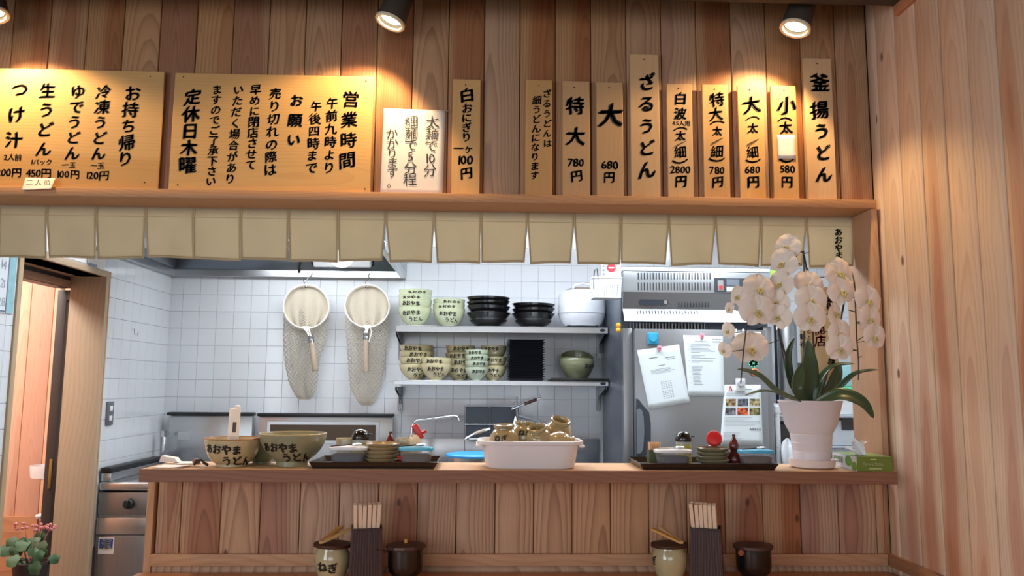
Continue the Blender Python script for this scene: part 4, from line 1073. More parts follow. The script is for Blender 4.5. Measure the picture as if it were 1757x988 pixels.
# small hook on the wall
P = PX(226, 571, XL+.004); t = MB(); t.tube([(0, 0, .02), (.012, 0, .02), (.016, 0, -.01), (.03, 0, -.012), (.032, 0, .006)], .0025, 6)
o = t.build('wall_hook', CHROME, None, P); tag(o, 'tiny metal hook alone on the left tiled wall', 'hook')

# ---------------------------------------------------------------- sink with tap, rack and strainer
zs_t = PY(760, 752, YB-0.05).z
t = thing('sink_unit', 'stainless sink unit along the back wall below the wall shelves', 'sink', (0, 0, 0))
xs_a, xs_b = PY(678, 760, 4.6).x, PY(1069, 600, 4.0).x - .02
m_ = MB(); m_.rbox(xs_a, xs_b, YB-0.03, YB-0.006, 0.80, zs_t-0.0, 0.004, 2); m_.build('splash_back', STEEL, t)
m_ = MB(); m_.rbox(xs_a, xs_b, 4.16, 4.20, 0.76, 0.83, 0.006, 2); m_.rbox(xs_a, xs_b, YB-0.10, YB-0.031, 0.78, 0.82, 0.004, 2); m_.rbox(xs_a, xs_a+.05, 4.2005, YB-.1005, .78, .82, .004, 1); m_.rbox(xs_b-.5, xs_b, 4.2005, YB-.1005, .78, .82, .004, 1)
m_.build('sink_rim', STEEL, t)
m_ = MB(); m_.grid(lambda u, v: v3(xs_a+.05+(xs_b-.5-xs_a-.05)*u, 4.20+(YB-.30)*0+(YB-.1-4.2)*v, .79-.2*min(1, 8*min(u, 1-u, v, 1-v))), 24, 24); m_.build('basin', STEELD, t)
m_ = MB(); m_.rbox(xs_a+.005, xs_b-.005, 4.22, 4.60, 0.0, 0.10, 0.004, 1); m_.rbox(xs_a+.005, xs_b-.005, 4.18, 4.20, .1, .76, .003, 1); m_.build('cabinet', STEELD, t)
# tap
def taps(pts, Y, r, m, nm, t, dys=None):
    m_ = MB(); m_.tube([PY(a, b_, Y+(dys[i] if dys else 0)) for i, (a, b_) in enumerate(pts)], r, 10); return m_.build(nm, m, t)
t = thing('kitchen_tap', 'chrome swan neck kitchen tap over the sink, right of the wide boiler', 'tap', (0, 0, 0))
taps([(708, 800), (707, 760), (707, 735), (709, 727), (716, 722), (750, 717.5), (778, 713.5), (785, 715), (788, 722)], 4.50, [.013, .013, .011, .010, .010, .009, .009, .009, .009], CHROME, 'spout', t)
m_ = MB(); a = PY(707, 750, 4.50); m_.lathe([(0, -.03), (.019, -.03), (.02, .0), (.015, .02), (0, .024)], 16, c=a); m_.build('valve', CHROME, t)
# hanging wire rack with dark back panels
t = thing('dish_rack', 'dark mesh panel rack with chrome bars standing behind the sink', 'rack', (0, 0, 0))
YR = 4.55
for x0, x1, y0, y1 in ((799, 840, 698, 727), (842, 886, 698, 727), (799, 840, 729, 752), (842, 880, 729, 752)):
    a, b_ = PY(x0, y0, YR), PY(x1, y1, YR); m_ = MB(); m_.rbox(a.x, b_.x, YR, YR+.008, b_.z, a.z, .002, 1); m_.build('mesh_panel', mat('dark_mesh_steel', (74, 80, 88), 0.4, 0.7, stretch=(60, 1, 60)), t)
for pts in (((797, 697), (888, 697)), ((797, 728), (888, 728)), ((797, 753), (888, 753)), ((841, 696), (841, 800)), ((797, 697), (797, 800)), ((887, 680), (887, 800))):
    m_ = MB(); m_.tube([PY(a, b_, YR-.006) for a, b_ in pts], .0030, 6); m_.build('bar', STEELD, t)
t = thing('noodle_strainer', 'wooden handled steel strainer hooked over the dark rack, pointing up right', 'strainer', (0, 0, 0))
q = lambda a, b_: PY(a, b_, YR-.03)
m_ = MB(); m_.tube([q(878, 702), q(900, 693)], .012, 10, flat=.5); m_.build('socket', STEEL, t)
m_ = MB(); m_.tube([q(900, 693), q(921, 685)], .0125, 10, flat=.7); m_.build('handle', W_DARK, t)
m_ = MB(); m_.tube([q(921, 685), q(926, 683)], .012, 10, flat=.6); m_.tube([q(926, 683), q(928, 680), q(925, 677)], .0025, 6); m_.build('end_hook', STEEL, t)
m_ = MB(); m_.tube([q(878, 702), q(884, 688), q(878, 687)], .003, 6); m_.build('wire', STEEL, t)
t = thing('slanting_tube', 'grey square tube slanting down behind the jars in the white tub', 'tube', (0, 0, 0))
m_ = MB(); m_.tube([q(888, 713), q(944, 730)], .010, 4); m_.build('tube_body', STEELD, t)
m_ = MB(); m_.tube([q(887, 700), q(888, 714)], .011, 10); m_.build('elbow', STEELD, t)
t = thing('ladle', 'steel ladle with a wooden handle resting at the sink behind the white tub', 'ladle', (0, 0, 0))
q = lambda a, b_: PY(a, b_, 4.30)
m_ = MB(); m_.tube([q(800, 752), q(814, 744)], [.016, .011], 10, flat=.6); m_.build('socket', STEEL, t)
m_ = MB(); m_.tube([q(814, 744), q(832, 738)], .0095, 10); m_.build('handle', HANDM, t)
m_ = MB(); m_.tube([q(832, 738), q(841, 735)], .013, 10, flat=.7); m_.build('end_cap', STEEL, t)
t = thing('squeeze_bottle', 'small white squeeze bottle with pointed nozzle behind the jars', 'bottle', PY(884, 735, 4.2))
m_ = MB(); m_.lathe([(0, -.08), (.026, -.08), (.027, .0), (.020, .018), (.012, .024), (0, .026)], 20); m_.build('bottle_body', mat('milky_plastic', (214, 222, 228), .3), t)
m_ = MB(); m_.lathe([(.012, .0245), (.009, .034), (.003, .062), (0, .063)], 16); m_.build('nozzle', WPLAS, t)
# stock pot with a blue lid
P = PY(812, 781, 3.95)
t = thing('stock_pot', 'steel pot under a round bright blue lid, left of the white tub', 'pot', (P.x, 3.95, P.z))
BLUEL = mat('bright_blue_lid', (58, 160, 232), .35)
R = ms(92, 3.95)/2
m_ = MB(); m_.lathe([(R*.96, -.006), (R, -.003), (R, .004), (R*.95, .010), (0, .014)], 40); m_.build('lid', BLUEL, t)
m_ = MB(); m_.lathe([(0, -.30), (R*.9, -.30), (R*.92, -.29), (R*.92, -.0062), (0, -.0062)], 40); m_.build('pot_body', STEEL, t)
# table the pot stands on
t = MB(); t.rbox(-0.42, 0.62, 3.55, 4.10, P.z-.335, P.z-.3005, .004, 2)
o = t.build('steel_worktable', STEEL); tag(o, 'low stainless worktable hidden behind the serving shelf', 'table')
for x in (-.38, .58):
    for y_ in (3.59, 4.06):
        m_ = MB(); m_.lathe([(0, 0), (.018, 0), (.018, P.z-.3355), (0, P.z-.3355)], 12, c=(x, y_, 0)); m_.build('leg', STEELD, o)

# ---------------------------------------------------------------- refrigerator
Xf0 = PY(1069, 600, 4.0).x; Xf1 = PY(1325, 600, 4.0).x; Yf0 = PX(1069, 600, Xf0).y; Wf = Xf1-Xf0
zft = PY(1190, 461, Yf0).z
t = thing('refrigerator', 'tall stainless kitchen refrigerator with vented top panel, papers on its door', 'refrigerator', (Xf0, Yf0, 0))
O = v3(Xf0, Yf0, 0)
def fq(px, py): return PY(px, py, Yf0)-O
FG = mat('fridge_steel', (150, 153, 158), .36, .85, var=.05, nscale=1.5, stretch=(4, 1, 1))
FS = mat('fridge_side', (96, 104, 116), .35, .5, var=.08)
FP = mat('fridge_fascia', (176, 182, 188), .35, .6, var=.03)
SLOT = mat('vent_slot', (38, 44, 52), .6)
m_ = MB(); m_.rbox(0, Wf, 0.05, 0.70, 0.08, zft-.004, .004, 2); m_.build('cabinet', FS, t)
yy = fq(1190, 466).z
m_ = MB(); m_.rbox(0, Wf, -0.004, 0.049, yy, zft+.004, .003, 2); m_.build('top_edge', mat('fridge_top_edge', (236, 240, 244), .3), t)
z_a, z_b, z_c, z_d = fq(1190, 466.5).z, fq(1190, 503).z, fq(1190, 530).z, fq(1190, 553).z
m_ = MB(); m_.rbox(.004, Wf-.004, -0.002, 0.049, z_b+.001, z_a-.0005, .003, 2); f1_ = m_.build('fascia', FP, t)
m_ = MB(); m_.slab([(.004, -.002, z_b), (Wf-.004, -.002, z_b), (Wf-.004, .022, z_c), (.004, .022, z_c)], (0, -1, 0.3), .02); f2_ = m_.build('fascia', FG, t)
m_ = MB(); m_.slab([(.004, .022, z_c-.0005), (Wf-.004, .022, z_c-.0005), (Wf-.004, -.034, z_d), (.004, -.034, z_d)], (0, -1, -.5), .015); f3_ = m_.build('light_visor', mat('visor_steel', (236, 240, 244), .25, .3), t)
def slots(par, rows, n, x0, x1, y0, y1, Yo, yskew=0):
    for r_ in range(rows):
        for i in range(n):
            px = x0+(x1-x0)*i/(n-1)
            a = fq(px-1.0, y0[r_]); b_ = fq(px+1.0, y1[r_]); m_ = MB(); m_.rbox(a.x, b_.x, Yo-.001, Yo+.0012, b_.z, a.z, .0008, 1); m_.build('vent_slot', SLOT, par)
slots(f1_, 2, 25, 1095, 1218, (468, 484.5), (479.5, 498), -.0028)
for i in range(11):
    px = 1166+(1217-1166)*i/10; a = fq(px-1, 517.5); b_ = fq(px+1, 527); m_ = MB(); 
    f_ = (z_b-(a.z+b_.z)/2)/(z_b-z_c); yo = -.002+.024*f_
    m_.rbox(a.x, b_.x, yo-.0045, yo-.001, b_.z, a.z, .0008, 1); m_.build('vent_slot', SLOT, f2_)
for i in range(21):
    px = 1094+(1197-1094)*i/20; a = fq(px-.8, 532.5); b_ = fq(px+.8, 541); f_ = (z_c-(a.z+b_.z)/2)/(z_c-z_d); yo = .022-.056*f_
    m_ = MB(); m_.slab([(a.x, yo+.008-.001, a.z), (b_.x, yo+.008-.001, a.z), (b_.x, yo-.008-.001, b_.z), (a.x, yo-.008-.001, b_.z)], (0, -1, -.5), .001); m_.build('vent_slot', SLOT, f3_)
# control display and switch
a, b_ = fq(1225, 477), fq(1279, 502); m_ = MB(); m_.rbox(a.x, b_.x, -.0045, -.0025, b_.z, a.z, .001, 1); dsp = m_.build('control_panel', mat('control_dark', (60, 66, 76), .3), f1_)
a, b_ = fq(1231, 481), fq(1241, 499); m_ = MB(); m_.rbox(a.x, b_.x, -.007, -.0047, b_.z, a.z, .001, 1); m_.build('switch_frame', mat('switch_grey2', (150, 150, 152), .4), f1_)
a, b_ = fq(1233, 490), fq(1239.5, 497); m_ = MB(); m_.rbox(a.x, b_.x, -.0095, -.0072, b_.z, a.z, .001, 1); m_.build('red_switch', mat('switch_red', (210, 62, 60), .35), f1_)
a, b_ = fq(1246, 492), fq(1268, 500.5); m_ = MB(); m_.rbox(a.x, b_.x, -.0055, -.0047, b_.z, a.z, .0003, 1); m_.build('control_label', mat('label_grey', (196, 202, 208), .5), f1_)
a, b_ = fq(1246, 479), fq(1268, 490.5); m_ = MB(); m_.rbox(a.x, b_.x, -.0055, -.0047, b_.z, a.z, .0003, 1); m_.build('display', mat('display_grey', (112, 122, 134), .2), f1_)
# brand plate and lock lozenge
ca, cb = fq(1101, 518), fq(1143, 518); zc_ = ca.z; hh = .0138
pts = []
for k in range(13): pts.append((ca.x-math.sin(PI*k/12)*hh, 0, zc_+math.cos(PI*k/12)*hh))
for k in range(13): pts.append((cb.x+math.sin(PI*k/12)*hh, 0, zc_-math.cos(PI*k/12)*hh))
f_ = (z_b-zc_)/(z_b-z_c); yo = -.002+.024*f_
m_ = MB(); m_.slab([(x, yo-.006, z) for x, _, z in pts], (0, -1, .3), .005); m_.build('lock_recess', mat('recess_dark', (44, 52, 62), .3), f2_)
m_ = MB(); m_.lathe([(0, .006), (.009, .006), (.011, .0)], 20, c=(cb.x-.002, yo-.0062, zc_), m=RX(PI/2)); m_.build('lock', STEEL, f2_)
# louvre under the visor, hinge post, door
a = fq(1082, 554); b_ = fq(1210, 565)
for i in range(24):
    x = a.x+(b_.x-a.x)*i/23; m_ = MB(); m_.rbox(x-.0035, x+.0035, .010, .030, b_.z, z_d-.004, .001, 1); m_.build('louvre', STEELD, t)
zdt = fq(1190, 566).z
xd0 = fq(1087, 650).x; xd1 = fq(1311, 650).x
m_ = MB(); m_.rbox(0, xd0-.002, 0.0, .049, .09, zdt+.006, .003, 2); m_.build('frame_post', FG, t)
m_ = MB(); m_.rbox(xd1+.002, Wf, 0.0, .049, .09, zdt+.02, .003, 2); m_.build('frame_post', FG, t)
m_ = MB(); m_.rbox(xd0, xd1, -.045, 0.048, 0.12, zdt, .004, 2); door = m_.build('door', FG, t)
# pocket handle
HD = mat('handle_dark', (58, 64, 72), .35)
pc = [(1088, 683), (1093, 685), (1100, 695), (1110, 706), (1113, 725), (1113, 750), (1112, 765), (1106, 778), (1095, 790), (1088, 792)]
m_ = MB(); m_.slab([tuple(fq(a_, b2)+v3(0, -.052, 0)) for a_, b2 in pc], (0, -1, 0), .006); m_.build('handle_plate', HD, door)
pc = [(1089, 702), (1094, 700), (1098, 704), (1101, 715), (1102, 740), (1100, 768), (1096, 776), (1089, 777)]
m_ = MB(); m_.slab([tuple(fq(a_, b2)+v3(0, -.0545, 0)) for a_, b2 in pc], (0, -1, 0), .002); m_.build('finger_recess', mat('recess_grey', (110, 118, 126), .4), door)
# papers and magnets on the door
YD = Yf0-.0455
def sheet(label, pts, lines, name='paper_sheet', extra=None):
    c_ = [PY(a_, b2, YD-.001) for a_, b2 in pts]; O_ = sum(c_, v3(0, 0, 0))/4
    t_ = thing(name, label, 'paper', O_)
    tl_, tr_, br_, bl_ = [p-O_ for p in c_]
    f_ = lambda u, v, off=0: (tl_*(1-u)+tr_*u)*(1-v)+(bl_*(1-u)+br_*u)*v + v3(0, -off-.004*max(0, v-.6)*(1-u)-.0008, 0)
    m_ = MB(); m_.grid(lambda u, v: f_(u, v), 8, 10); m_.build('sheet', mat('cool_paper', (222, 232, 238), .8, var=.015), t_, solid=.0003)
    m_ = MB()
    for (u0, u1, v0, hgt) in lines:
        m_.quad(f_(u0, v0, .0006), f_(u1, v0, .0006), f_(u1, v0+hgt, .0006), f_(u0, v0+hgt, .0006))
    if lines: m_.build('print', PRINT, t_, smooth=False)
    return t_, f_
rg = random.Random(11)
L1 = [(.24, .44, .155, .014), (.62, .84, .185, .012), (.66, .84, .215, .008), (.42, .58, .30, .010)] + [(.22, rg.uniform(.6, .8), .36+.022*k, .005) for k in range(4)]
for r_ in range(5):
    for c_ in range(5): L1.append((.40+.055*c_, .43+.055*c_, .58+.028*r_, .008)); L1.append((.40+.055*c_, .43+.055*c_, .74+.028*r_, .008))
sheet('tilted white letter with small figures under the left pink magnet', [(1093, 601), (1165, 591), (1184, 690), (1114, 703)], L1)
L2 = [(.28, .60, .095, .006)]
for k in range(30):
    if k in (7, 11, 14, 15): continue
    L2.append((.08, .13, .14+.023*k, .004) if k % 4 == 0 else (.16, .2, .14+.023*k, .003)); L2.append((.17, rg.uniform(.35, .9 if k < 14 else .45), .14+.023*k, .006))
t_, f_ = sheet('densely printed white page under the right pink magnet', [(1172, 575), (1240, 577), (1243, 680), (1181, 679)], L2)
m_ = MB()
for k, vv_ in enumerate((.052, .095)):
    for j in range(7):
        u = .72+.035*j; a_ = f_(u, vv_, .001); m_.tube([a_, a_+v3(.004, 0, .004*(j % 2)), a_+v3(.006, 0, -.003)], .0009, 4)
m_.build('pen_note', INK, t_)
t_, f_ = sheet('white notice with six small photos, lowest paper on the refrigerator door', [(1243, 660), (1305, 660), (1309, 763), (1235, 763)], [(.42, .75, .07, .012)]+[(.06, rg.uniform(.6, .95), .14+.02*k, .004) for k in range(3)]+[(.06, rg.uniform(.4, .95), .55+.022*k, .004) for k in range(7)]+[(.06, rg.uniform(.4, .6), .80+.022*k, .004) for k in range(7)], 'photo_notice')
cols = [(150, 128, 96), (86, 92, 104), (150, 140, 104), (110, 108, 116), (196, 92, 56), (124, 118, 76)]
for r_ in range(2):
    for c_ in range(3):
        u0, v0 = .07+.31*c_, .235+.145*r_
        pm_, pt_, pp_ = new_mat('printed_photo'); no = N(pt_, 'ShaderNodeTexNoise'); no.inputs['Scale'].default_value = 60; tc = N(pt_, 'ShaderNodeTexCoord'); pt_.links.new(tc.outputs['Object'], no.inputs['Vector'])
        cr = N(pt_, 'ShaderNodeValToRGB'); pt_.links.new(no.outputs[0], cr.inputs[0]); cc = cols[r_*3+c_]
        cr.color_ramp.elements[0].position = .38; cr.color_ramp.elements[1].position = .62
        cr.color_ramp.elements[0].color = (*srgb(*[x*.45 for x in cc]), 1); cr.color_ramp.elements[1].color = (*srgb(*[min(255, x*1.35) for x in cc]), 1); pt_.links.new(cr.outputs[0], pp_.inputs['Base Color'])
        m_ = MB(); m_.grid(lambda u, v: f_(u0+.27*u, v0+.125*v, .0008), 1, 1); m_.build('photo', pm_, t_, smooth=False)
m_ = MB(); P_ = f_(.17, .065, .001); m_.tube([P_+v3(-.007, 0, -.012), P_+v3(-.003, 0, .008), P_+v3(0, 0, .013), P_+v3(.003, 0, .008), P_+v3(.007, 0, -.012)], .0025, 6); m_.build('emblem', mat('emblem_red', (214, 70, 62), .5), t_)
m_ = MB()
for j in range(5): a_ = f_(.70+.055*j, .745, .001); m_.tube([a_, a_+v3(.004, 0, .006), a_+v3(.007, 0, -.004), a_+v3(.002, 0, -.003)], .0012, 4)
m_.build('signature', INK, t_)
def magnet(label, px, py, wpx, hpx, col, name='magnet', r=.3, extra=None, dy=0.0):
    P_ = PY(px, py, YD-.0035); w, h = ms(wpx, YD)/2, ms(hpx, YD)/2
    t_ = thing(name, label, 'magnet', P_)
    m_ = MB(); m_.rbox(-w, w, -.010, .0, -h, h, min(w, h)*r, 4); m_.build('magnet_body', mat('magnet_%d_%d' % (px, py), col, .4), t_)
    return t_, w, h
for px, py, lb in ((1131, 598, 'pink magnet holding the tilted letter'), (1204, 577, 'pink magnet holding the dense page')):
    t_, w, h = magnet(lb, px, py, 6, 8, (232, 138, 158)); m_ = MB(); m_.rbox(-w*1.2, w*1.2, -.0135, -.0102, h*.2, h*1.2, .001, 1); m_.build('magnet_rim', mat('pink_light', (240, 160, 176), .4), t_)
t_, w, h = magnet('turquoise kitchen timer magnet at the top left of the refrigerator door', 1120, 581, 19, 21, (40, 150, 190), 'timer')
m_ = MB(); m_.lathe([(0, .006), (w*.68, .006), (w*.74, 0)], 28, c=(0, -.0102, .004), m=RX(PI/2)); m_.build('dial', mat('timer_dial', (56, 168, 206), .35), t_)
t_, w, h = magnet('white round magnet clip above the photo notice', 1270, 660, 17, 22, (214, 216, 220), 'magnet_clip', .45)
m_ = MB(); m_.lathe([(0, .008), (w*.6, .008), (w*.75, .0)], 24, c=(0, -.0102, .008), m=RX(PI/2)); m_.build('clip_disc', mat('clip_grey', (190, 194, 200), .3), t_)
t_, w, h = magnet('white clip magnet with two prongs beside the digital timer', 1268, 574, 17, 10, (226, 230, 236), 'clip')
for s_ in (-1, 1):
    m_ = MB(); m_.rbox(s_*w*.75-.005, s_*w*.75+.005, -.012, -.0102, -h*.2, h*1.9, .001, 1); m_.build('prong', WPLAS, t_)
t_, w, h = magnet('white digital timer with black screen on the refrigerator door', 1293, 580, 25, 22, (232, 236, 240), 'digital_timer', .2)
m_ = MB(); m_.rbox(-w*.8, w*.8, -.0112, -.0102, -h*.45, h*.7, .0004, 1); m_.build('screen', mat('lcd_black', (30, 36, 40), .2), t_)
m_ = MB(); row(m_, '12:04', v3(0, -.0115, h*.0), h*.75, .0003, 0.0); m_.build('digits', mat('lcd_digit', (96, 116, 120), .4), t_, smooth=False)
# mint and orange sticker
P_ = PY(1293, 628, YD-.001); t_ = thing('wall_sticker', 'mint green leafy sticker above a small orange ring on the refrigerator', 'sticker', P_)
m_ = MB()
for k in range(9): a_ = 2*PI*k/9; m_.lathe([(0, .0012), (.010, .0012), (.011, 0)], 10, c=(math.cos(a_)*.016, 0, .014+math.sin(a_)*.012), m=RX(PI/2))
m_.build('green_flower', mat('mint', (112, 214, 176), .5), t_)
m_ = MB(); m_.tube([v3(.004+math.cos(k)*.017, -.002, -.030+math.sin(k)*.015) for k in [2*PI*i/20 for i in range(20)]], .0045, 6, closed=True); m_.build('orange_ring', mat('sticker_orange', (226, 140, 84), .5), t_)

# white basket hung on the refrigerator's side
Bx0, Bx1 = PY(1016, 490, 3.92).x, PY(1068, 490, 3.92).x; zb0, zb1 = PY(1040, 511, 3.92).z, PY(1040, 475, 3.92).z
t = thing('hanging_basket', 'white perforated plastic basket hung at the side of the refrigerator', 'basket', ((Bx0+Bx1)/2, 3.92, zb0)); w = (Bx1-Bx0)/2-.002; h = zb1-zb0
BW = mat('basket_white', (226, 232, 232), .4)
def perforated(m_, fx, n, k, hole=.62):
    """panel of n x k square cells each with a hole; fx(u,v) gives the point"""
    for i in range(n):
        for j in range(k):
            u0, u1, v0, v1 = i/n, (i+1)/n, j/k, (j+1)/k; e = (1-hole)/2
            a_, b2, c2, d2 = u0+(u1-u0)*e, u1-(u1-u0)*e, v0+(v1-v0)*e, v1-(v1-v0)*e
            q_ = [fx(u0, v0), fx(u1, v0), fx(u1, v1), fx(u0, v1), fx(a_, c2), fx(b2, c2), fx(b2, d2), fx(a_, d2)]
            m_.add(q_, [(0, 1, 5, 4), (1, 2, 6, 5), (2, 3, 7, 6), (3, 0, 4, 7)])
D_ = .11
for nm, fx, n, k in (('front_panel', lambda u, v: v3((-w+.006+(2*w-.012)*u)*(.93+.07*v), -.004*(1-v)*0+.006*(1-v), .008+(h-.016)*v), 14, 9), ('side_panel', lambda u, v: v3(-w*(.93+.07*v), .008+(D_-.01)*u, .008+(h-.016)*v), 12, 9), ('side_panel', lambda u, v: v3(w*(.93+.07*v), .008+(D_-.01)*u, .008+(h-.016)*v), 12, 9), ('back_panel', lambda u, v: v3(-w*.93+2*w*.93*u, D_, .008+(h-.016)*v), 14, 9)):
    m_ = MB(); perforated(m_, fx, n, k); m_.build(nm, BW, t, solid=.002, smooth=False)
m_ = MB(); m_.rbox(-w*.94, w*.94, .0, D_, 0, .008, .002, 1); m_.build('base', BW, t)
m_ = MB()
for x0_, x1_, y0_, y1_ in ((-w-.003, w+.003, -.003, .003), (-w-.003, w+.003, D_-.003, D_+.003), (-w-.003, -w+.003, .0031, D_-.0031), (w-.003, w+.003, .0031, D_-.0031)): m_.rbox(x0_, x1_, y0_, y1_, h-.008, h, .002, 1)
m_.build('rim', BW, t)
# things in the basket
o = MB(); a_ = PY(1019, 482, 3.95); o.tube([a_+v3(0, 0, -.04), a_+v3(0, 0, .02), a_+v3(.004, 0, .055), a_+v3(.016, 0, .062), a_+v3(.02, 0, .03), a_+v3(.02, 0, -.04)], .0028, 6); o = o.build('cable_loop', BLKP); tag(o, 'black cord loop sticking out of the white basket', 'cord')
t = thing('packet', 'white packet with a red dot standing in the white basket', 'packet', PY(1049, 462, 3.975)); m_ = MB(); m_.rbox(-.05, .05, 0, .012, -.08, .05, .003, 2); m_.build('packet_body', mat('packet_white', (216, 220, 226), .5), t)
m_ = MB(); m_.lathe([(0, .0015), (.022, .0015), (.023, 0)], 24, c=(0.0, -.0003, .008), m=RX(PI/2)); m_.build('red_dot', mat('dot_red', (206, 56, 66), .5), t)
m_ = MB(); row(m_, 'oisix', v3(0, -.0022, .008), .016, .0002, 0) if False else m_.box(-.014, .014, -.0022, -.0019, .005, .011); m_.build('dot_print', PAPER, t, smooth=False)
m_ = MB()
for k in range(4): m_.box(-.046, -.034, -.0006, -.0001, -.03+k*.02, -.02+k*.02)
m_.build('side_print', mat('print_blue', (104, 124, 168), .5), t, smooth=False)
# orange clip on the shelf end
P_ = PY(1061, 562, 3.98); t = thing('orange_clip', 'small orange clamp at the left edge of the refrigerator', 'clip', P_)
OR = mat('clip_orange', (244, 170, 44), .4)
m_ = MB(); m_.ball((0, 0, .012), .013, 14, sc=(1, .8, 1)); m_.build('upper_pad', OR, t)
m_ = MB(); m_.ball((0, 0, -.012), .013, 14, sc=(1, .8, 1)); m_.build('lower_pad', OR, t)

# ---------------------------------------------------------------- storage rack right of the refrigerator
YRK = 4.03
WM = mat('rack_white', (226, 230, 236), .35)
t = thing('storage_rack', 'white post storage rack between the refrigerator and the right jamb', 'rack', (0, 0, 0))
xA, xB = Xf1+.026, PY(1470, 700, YRK).x + .25
def rz(py): return PY(1400, py, YRK).z
for (x, y) in ((xA, YRK), (xB, YRK), (xA, YRK+.42), (xB, YRK+.42)):
    m_ = MB(); m_.lathe([(0, 0), (.0135, 0), (.0135, rz(700)), (0, rz(700))], 14, c=(x, y, 0)); m_.build('post', WM, t)
    m_ = MB(); m_.lathe([(0, -.03), (.018, -.03), (.019, 0.0), (.014, .006), (0, .006)], 14, c=(x, y, rz(700)+.006)); m_.build('post_cap', WM, t)
for py in (712, 765, 812):
    z = rz(py)
    m_ = MB(); m_.rbox(xA-.01, xB+.01, YRK-.012, YRK+.432, z-.012, z, .004, 2); m_.build('rack_shelf', mat('rack_shelf_grey', (176, 184, 194), .4, .3), t)
# items on the rack, seen round the orchid
def rk(px, py, dy=0.0): return PY(px, py, YRK+dy)
z0r = rz(712)
# tall steel canister (cold drink jug) behind the stems
P = rk(1350, 650, .14); hh = PY(1352, 540, YRK+.12).z
t = thing('steel_canister', 'tall steel canister with a flat lid behind the orchid stems', 'canister', (P.x, YRK+.14, z0r+.0005))
m_ = MB(); R_ = ms(38, YRK+.14)/2; m_.lathe([(0, 0), (R_, 0), (R_, hh-z0r-.03), (R_*.9, hh-z0r-.02), (0, hh-z0r-.02)], 32); m_.build('canister_body', STEELD, t)
m_ = MB(); m_.lathe([(R_*1.04, hh-z0r-.0195), (R_*1.04, hh-z0r-.005), (R_*.6, hh-z0r+.004), (0, hh-z0r+.004)], 32); m_.build('lid', STEEL, t)
m_ = MB(); m_.tube([(-R_*.9, -R_*.5, .04), (-R_*1.0, -R_*.6, hh-z0r-.05)], .004, 6); m_.build('handle', CHROME, t)
# black coffee-maker like appliance
P = rk(1398, 700, .10); top_ = PY(1405, 622, YRK+.1).z
t = thing('black_appliance', 'dark glossy kitchen appliance on the rack behind the orchid leaves', 'appliance', (P.x, YRK+.16, z0r+.0005))
m_ = MB(); m_.rbox(-.06, .07, -.10, .10, .0, .10, .01, 2); m_.rbox(-.06, .07, .02, .10, .1005, top_-z0r, .012, 2); m_.build('appliance_body', BLKP, t)
m_ = MB(); m_.lathe([(0, 0), (.05, 0), (.058, .02), (.052, .06), (.04, .08), (0, .08)], 24, c=(-.01, -.045, .101)); m_.build('glass_jug', mat('dark_glass', (30, 34, 40), .05, coat=1.0), t)
# white switch box and cable bits left
t = thing('gas_can_box', 'small white box with a dark window beside the black appliance', 'box', (rk(1336, 700).x, YRK+.05, z0r+.0005))
m_ = MB(); m_.rbox(-.022, .03, 0, .07, 0, .055, .004, 2); m_.build('box_body', WM, t)
m_ = MB(); m_.rbox(-.012, .02, -.0015, -.0002, .02, .04, .0005, 1); m_.build('box_window', BLKP, t)
# turquoise bin with green rim
P0, P1 = rk(1437, 664), rk(1500, 664); tz, bz = PY(1450, 626, YRK).z, PY(1450, 664, YRK).z
t = thing('turquoise_box', 'translucent turquoise box on a green rimmed tray, at the right jamb', 'container', ((P0.x+P1.x)/2, YRK+.16, bz)); w = (P1.x-P0.x)/2+.0
m_ = MB(); m_.rbox(-w, w, -.14, .14, .0, tz-bz, .01, 3); m_.build('box_body', mat('turquoise_plastic', (146, 190, 196), .35), t)
m_ = MB(); m_.rbox(-w-.008, w+.008, -.15, .15, -(.022), -.0005, .006, 2); m_.build('green_rim', mat('mint_rim', (92, 214, 160), .35), t)
m_ = MB(); m_.rbox(-w+.01, w-.01, -.12, .12, z0r-bz+.0005, -.0225, .006, 2); m_.build('lower_case', WM, t)
# microwave under it
a, b_ = rk(1426, 712), rk(1480, 764); zt_, zb_ = rz(716), rz(765)
t = thing('microwave_box', 'grey case with a dark square window under the turquoise box', 'appliance', (0, 0, 0))
m_ = MB(); m_.rbox(a.x-.02, b_.x+.05, YRK+.02, YRK+.36, zb_+.001, zt_-.014, .005, 2); m_.build('case', mat('case_grey', (196, 204, 212), .4), t)
a, b_ = rk(1446, 716), rk(1468, 738); m_ = MB(); m_.rbox(a.x, b_.x, YRK+.016, YRK+.0195, b_.z, a.z-.003, .002, 1); m_.build('window', mat('window_dark', (56, 50, 48), .3), t)
a, b_ = rk(1446, 743), rk(1475, 752)
# black crate region left of it
a, b_ = rk(1330, 716), rk(1400, 765)
t = thing('dark_crate', 'dark crate on the rack between the white post and the flower pot', 'crate', (0, 0, 0)); zt2, zb2 = rz(728), rz(765)
m_ = MB(); m_.rbox(a.x+.01, b_.x, YRK+.03, YRK+.38, zb2+.001, zt2, .006, 2); m_.build('crate_body', mat('crate_dark', (56, 54, 54), .5), t)
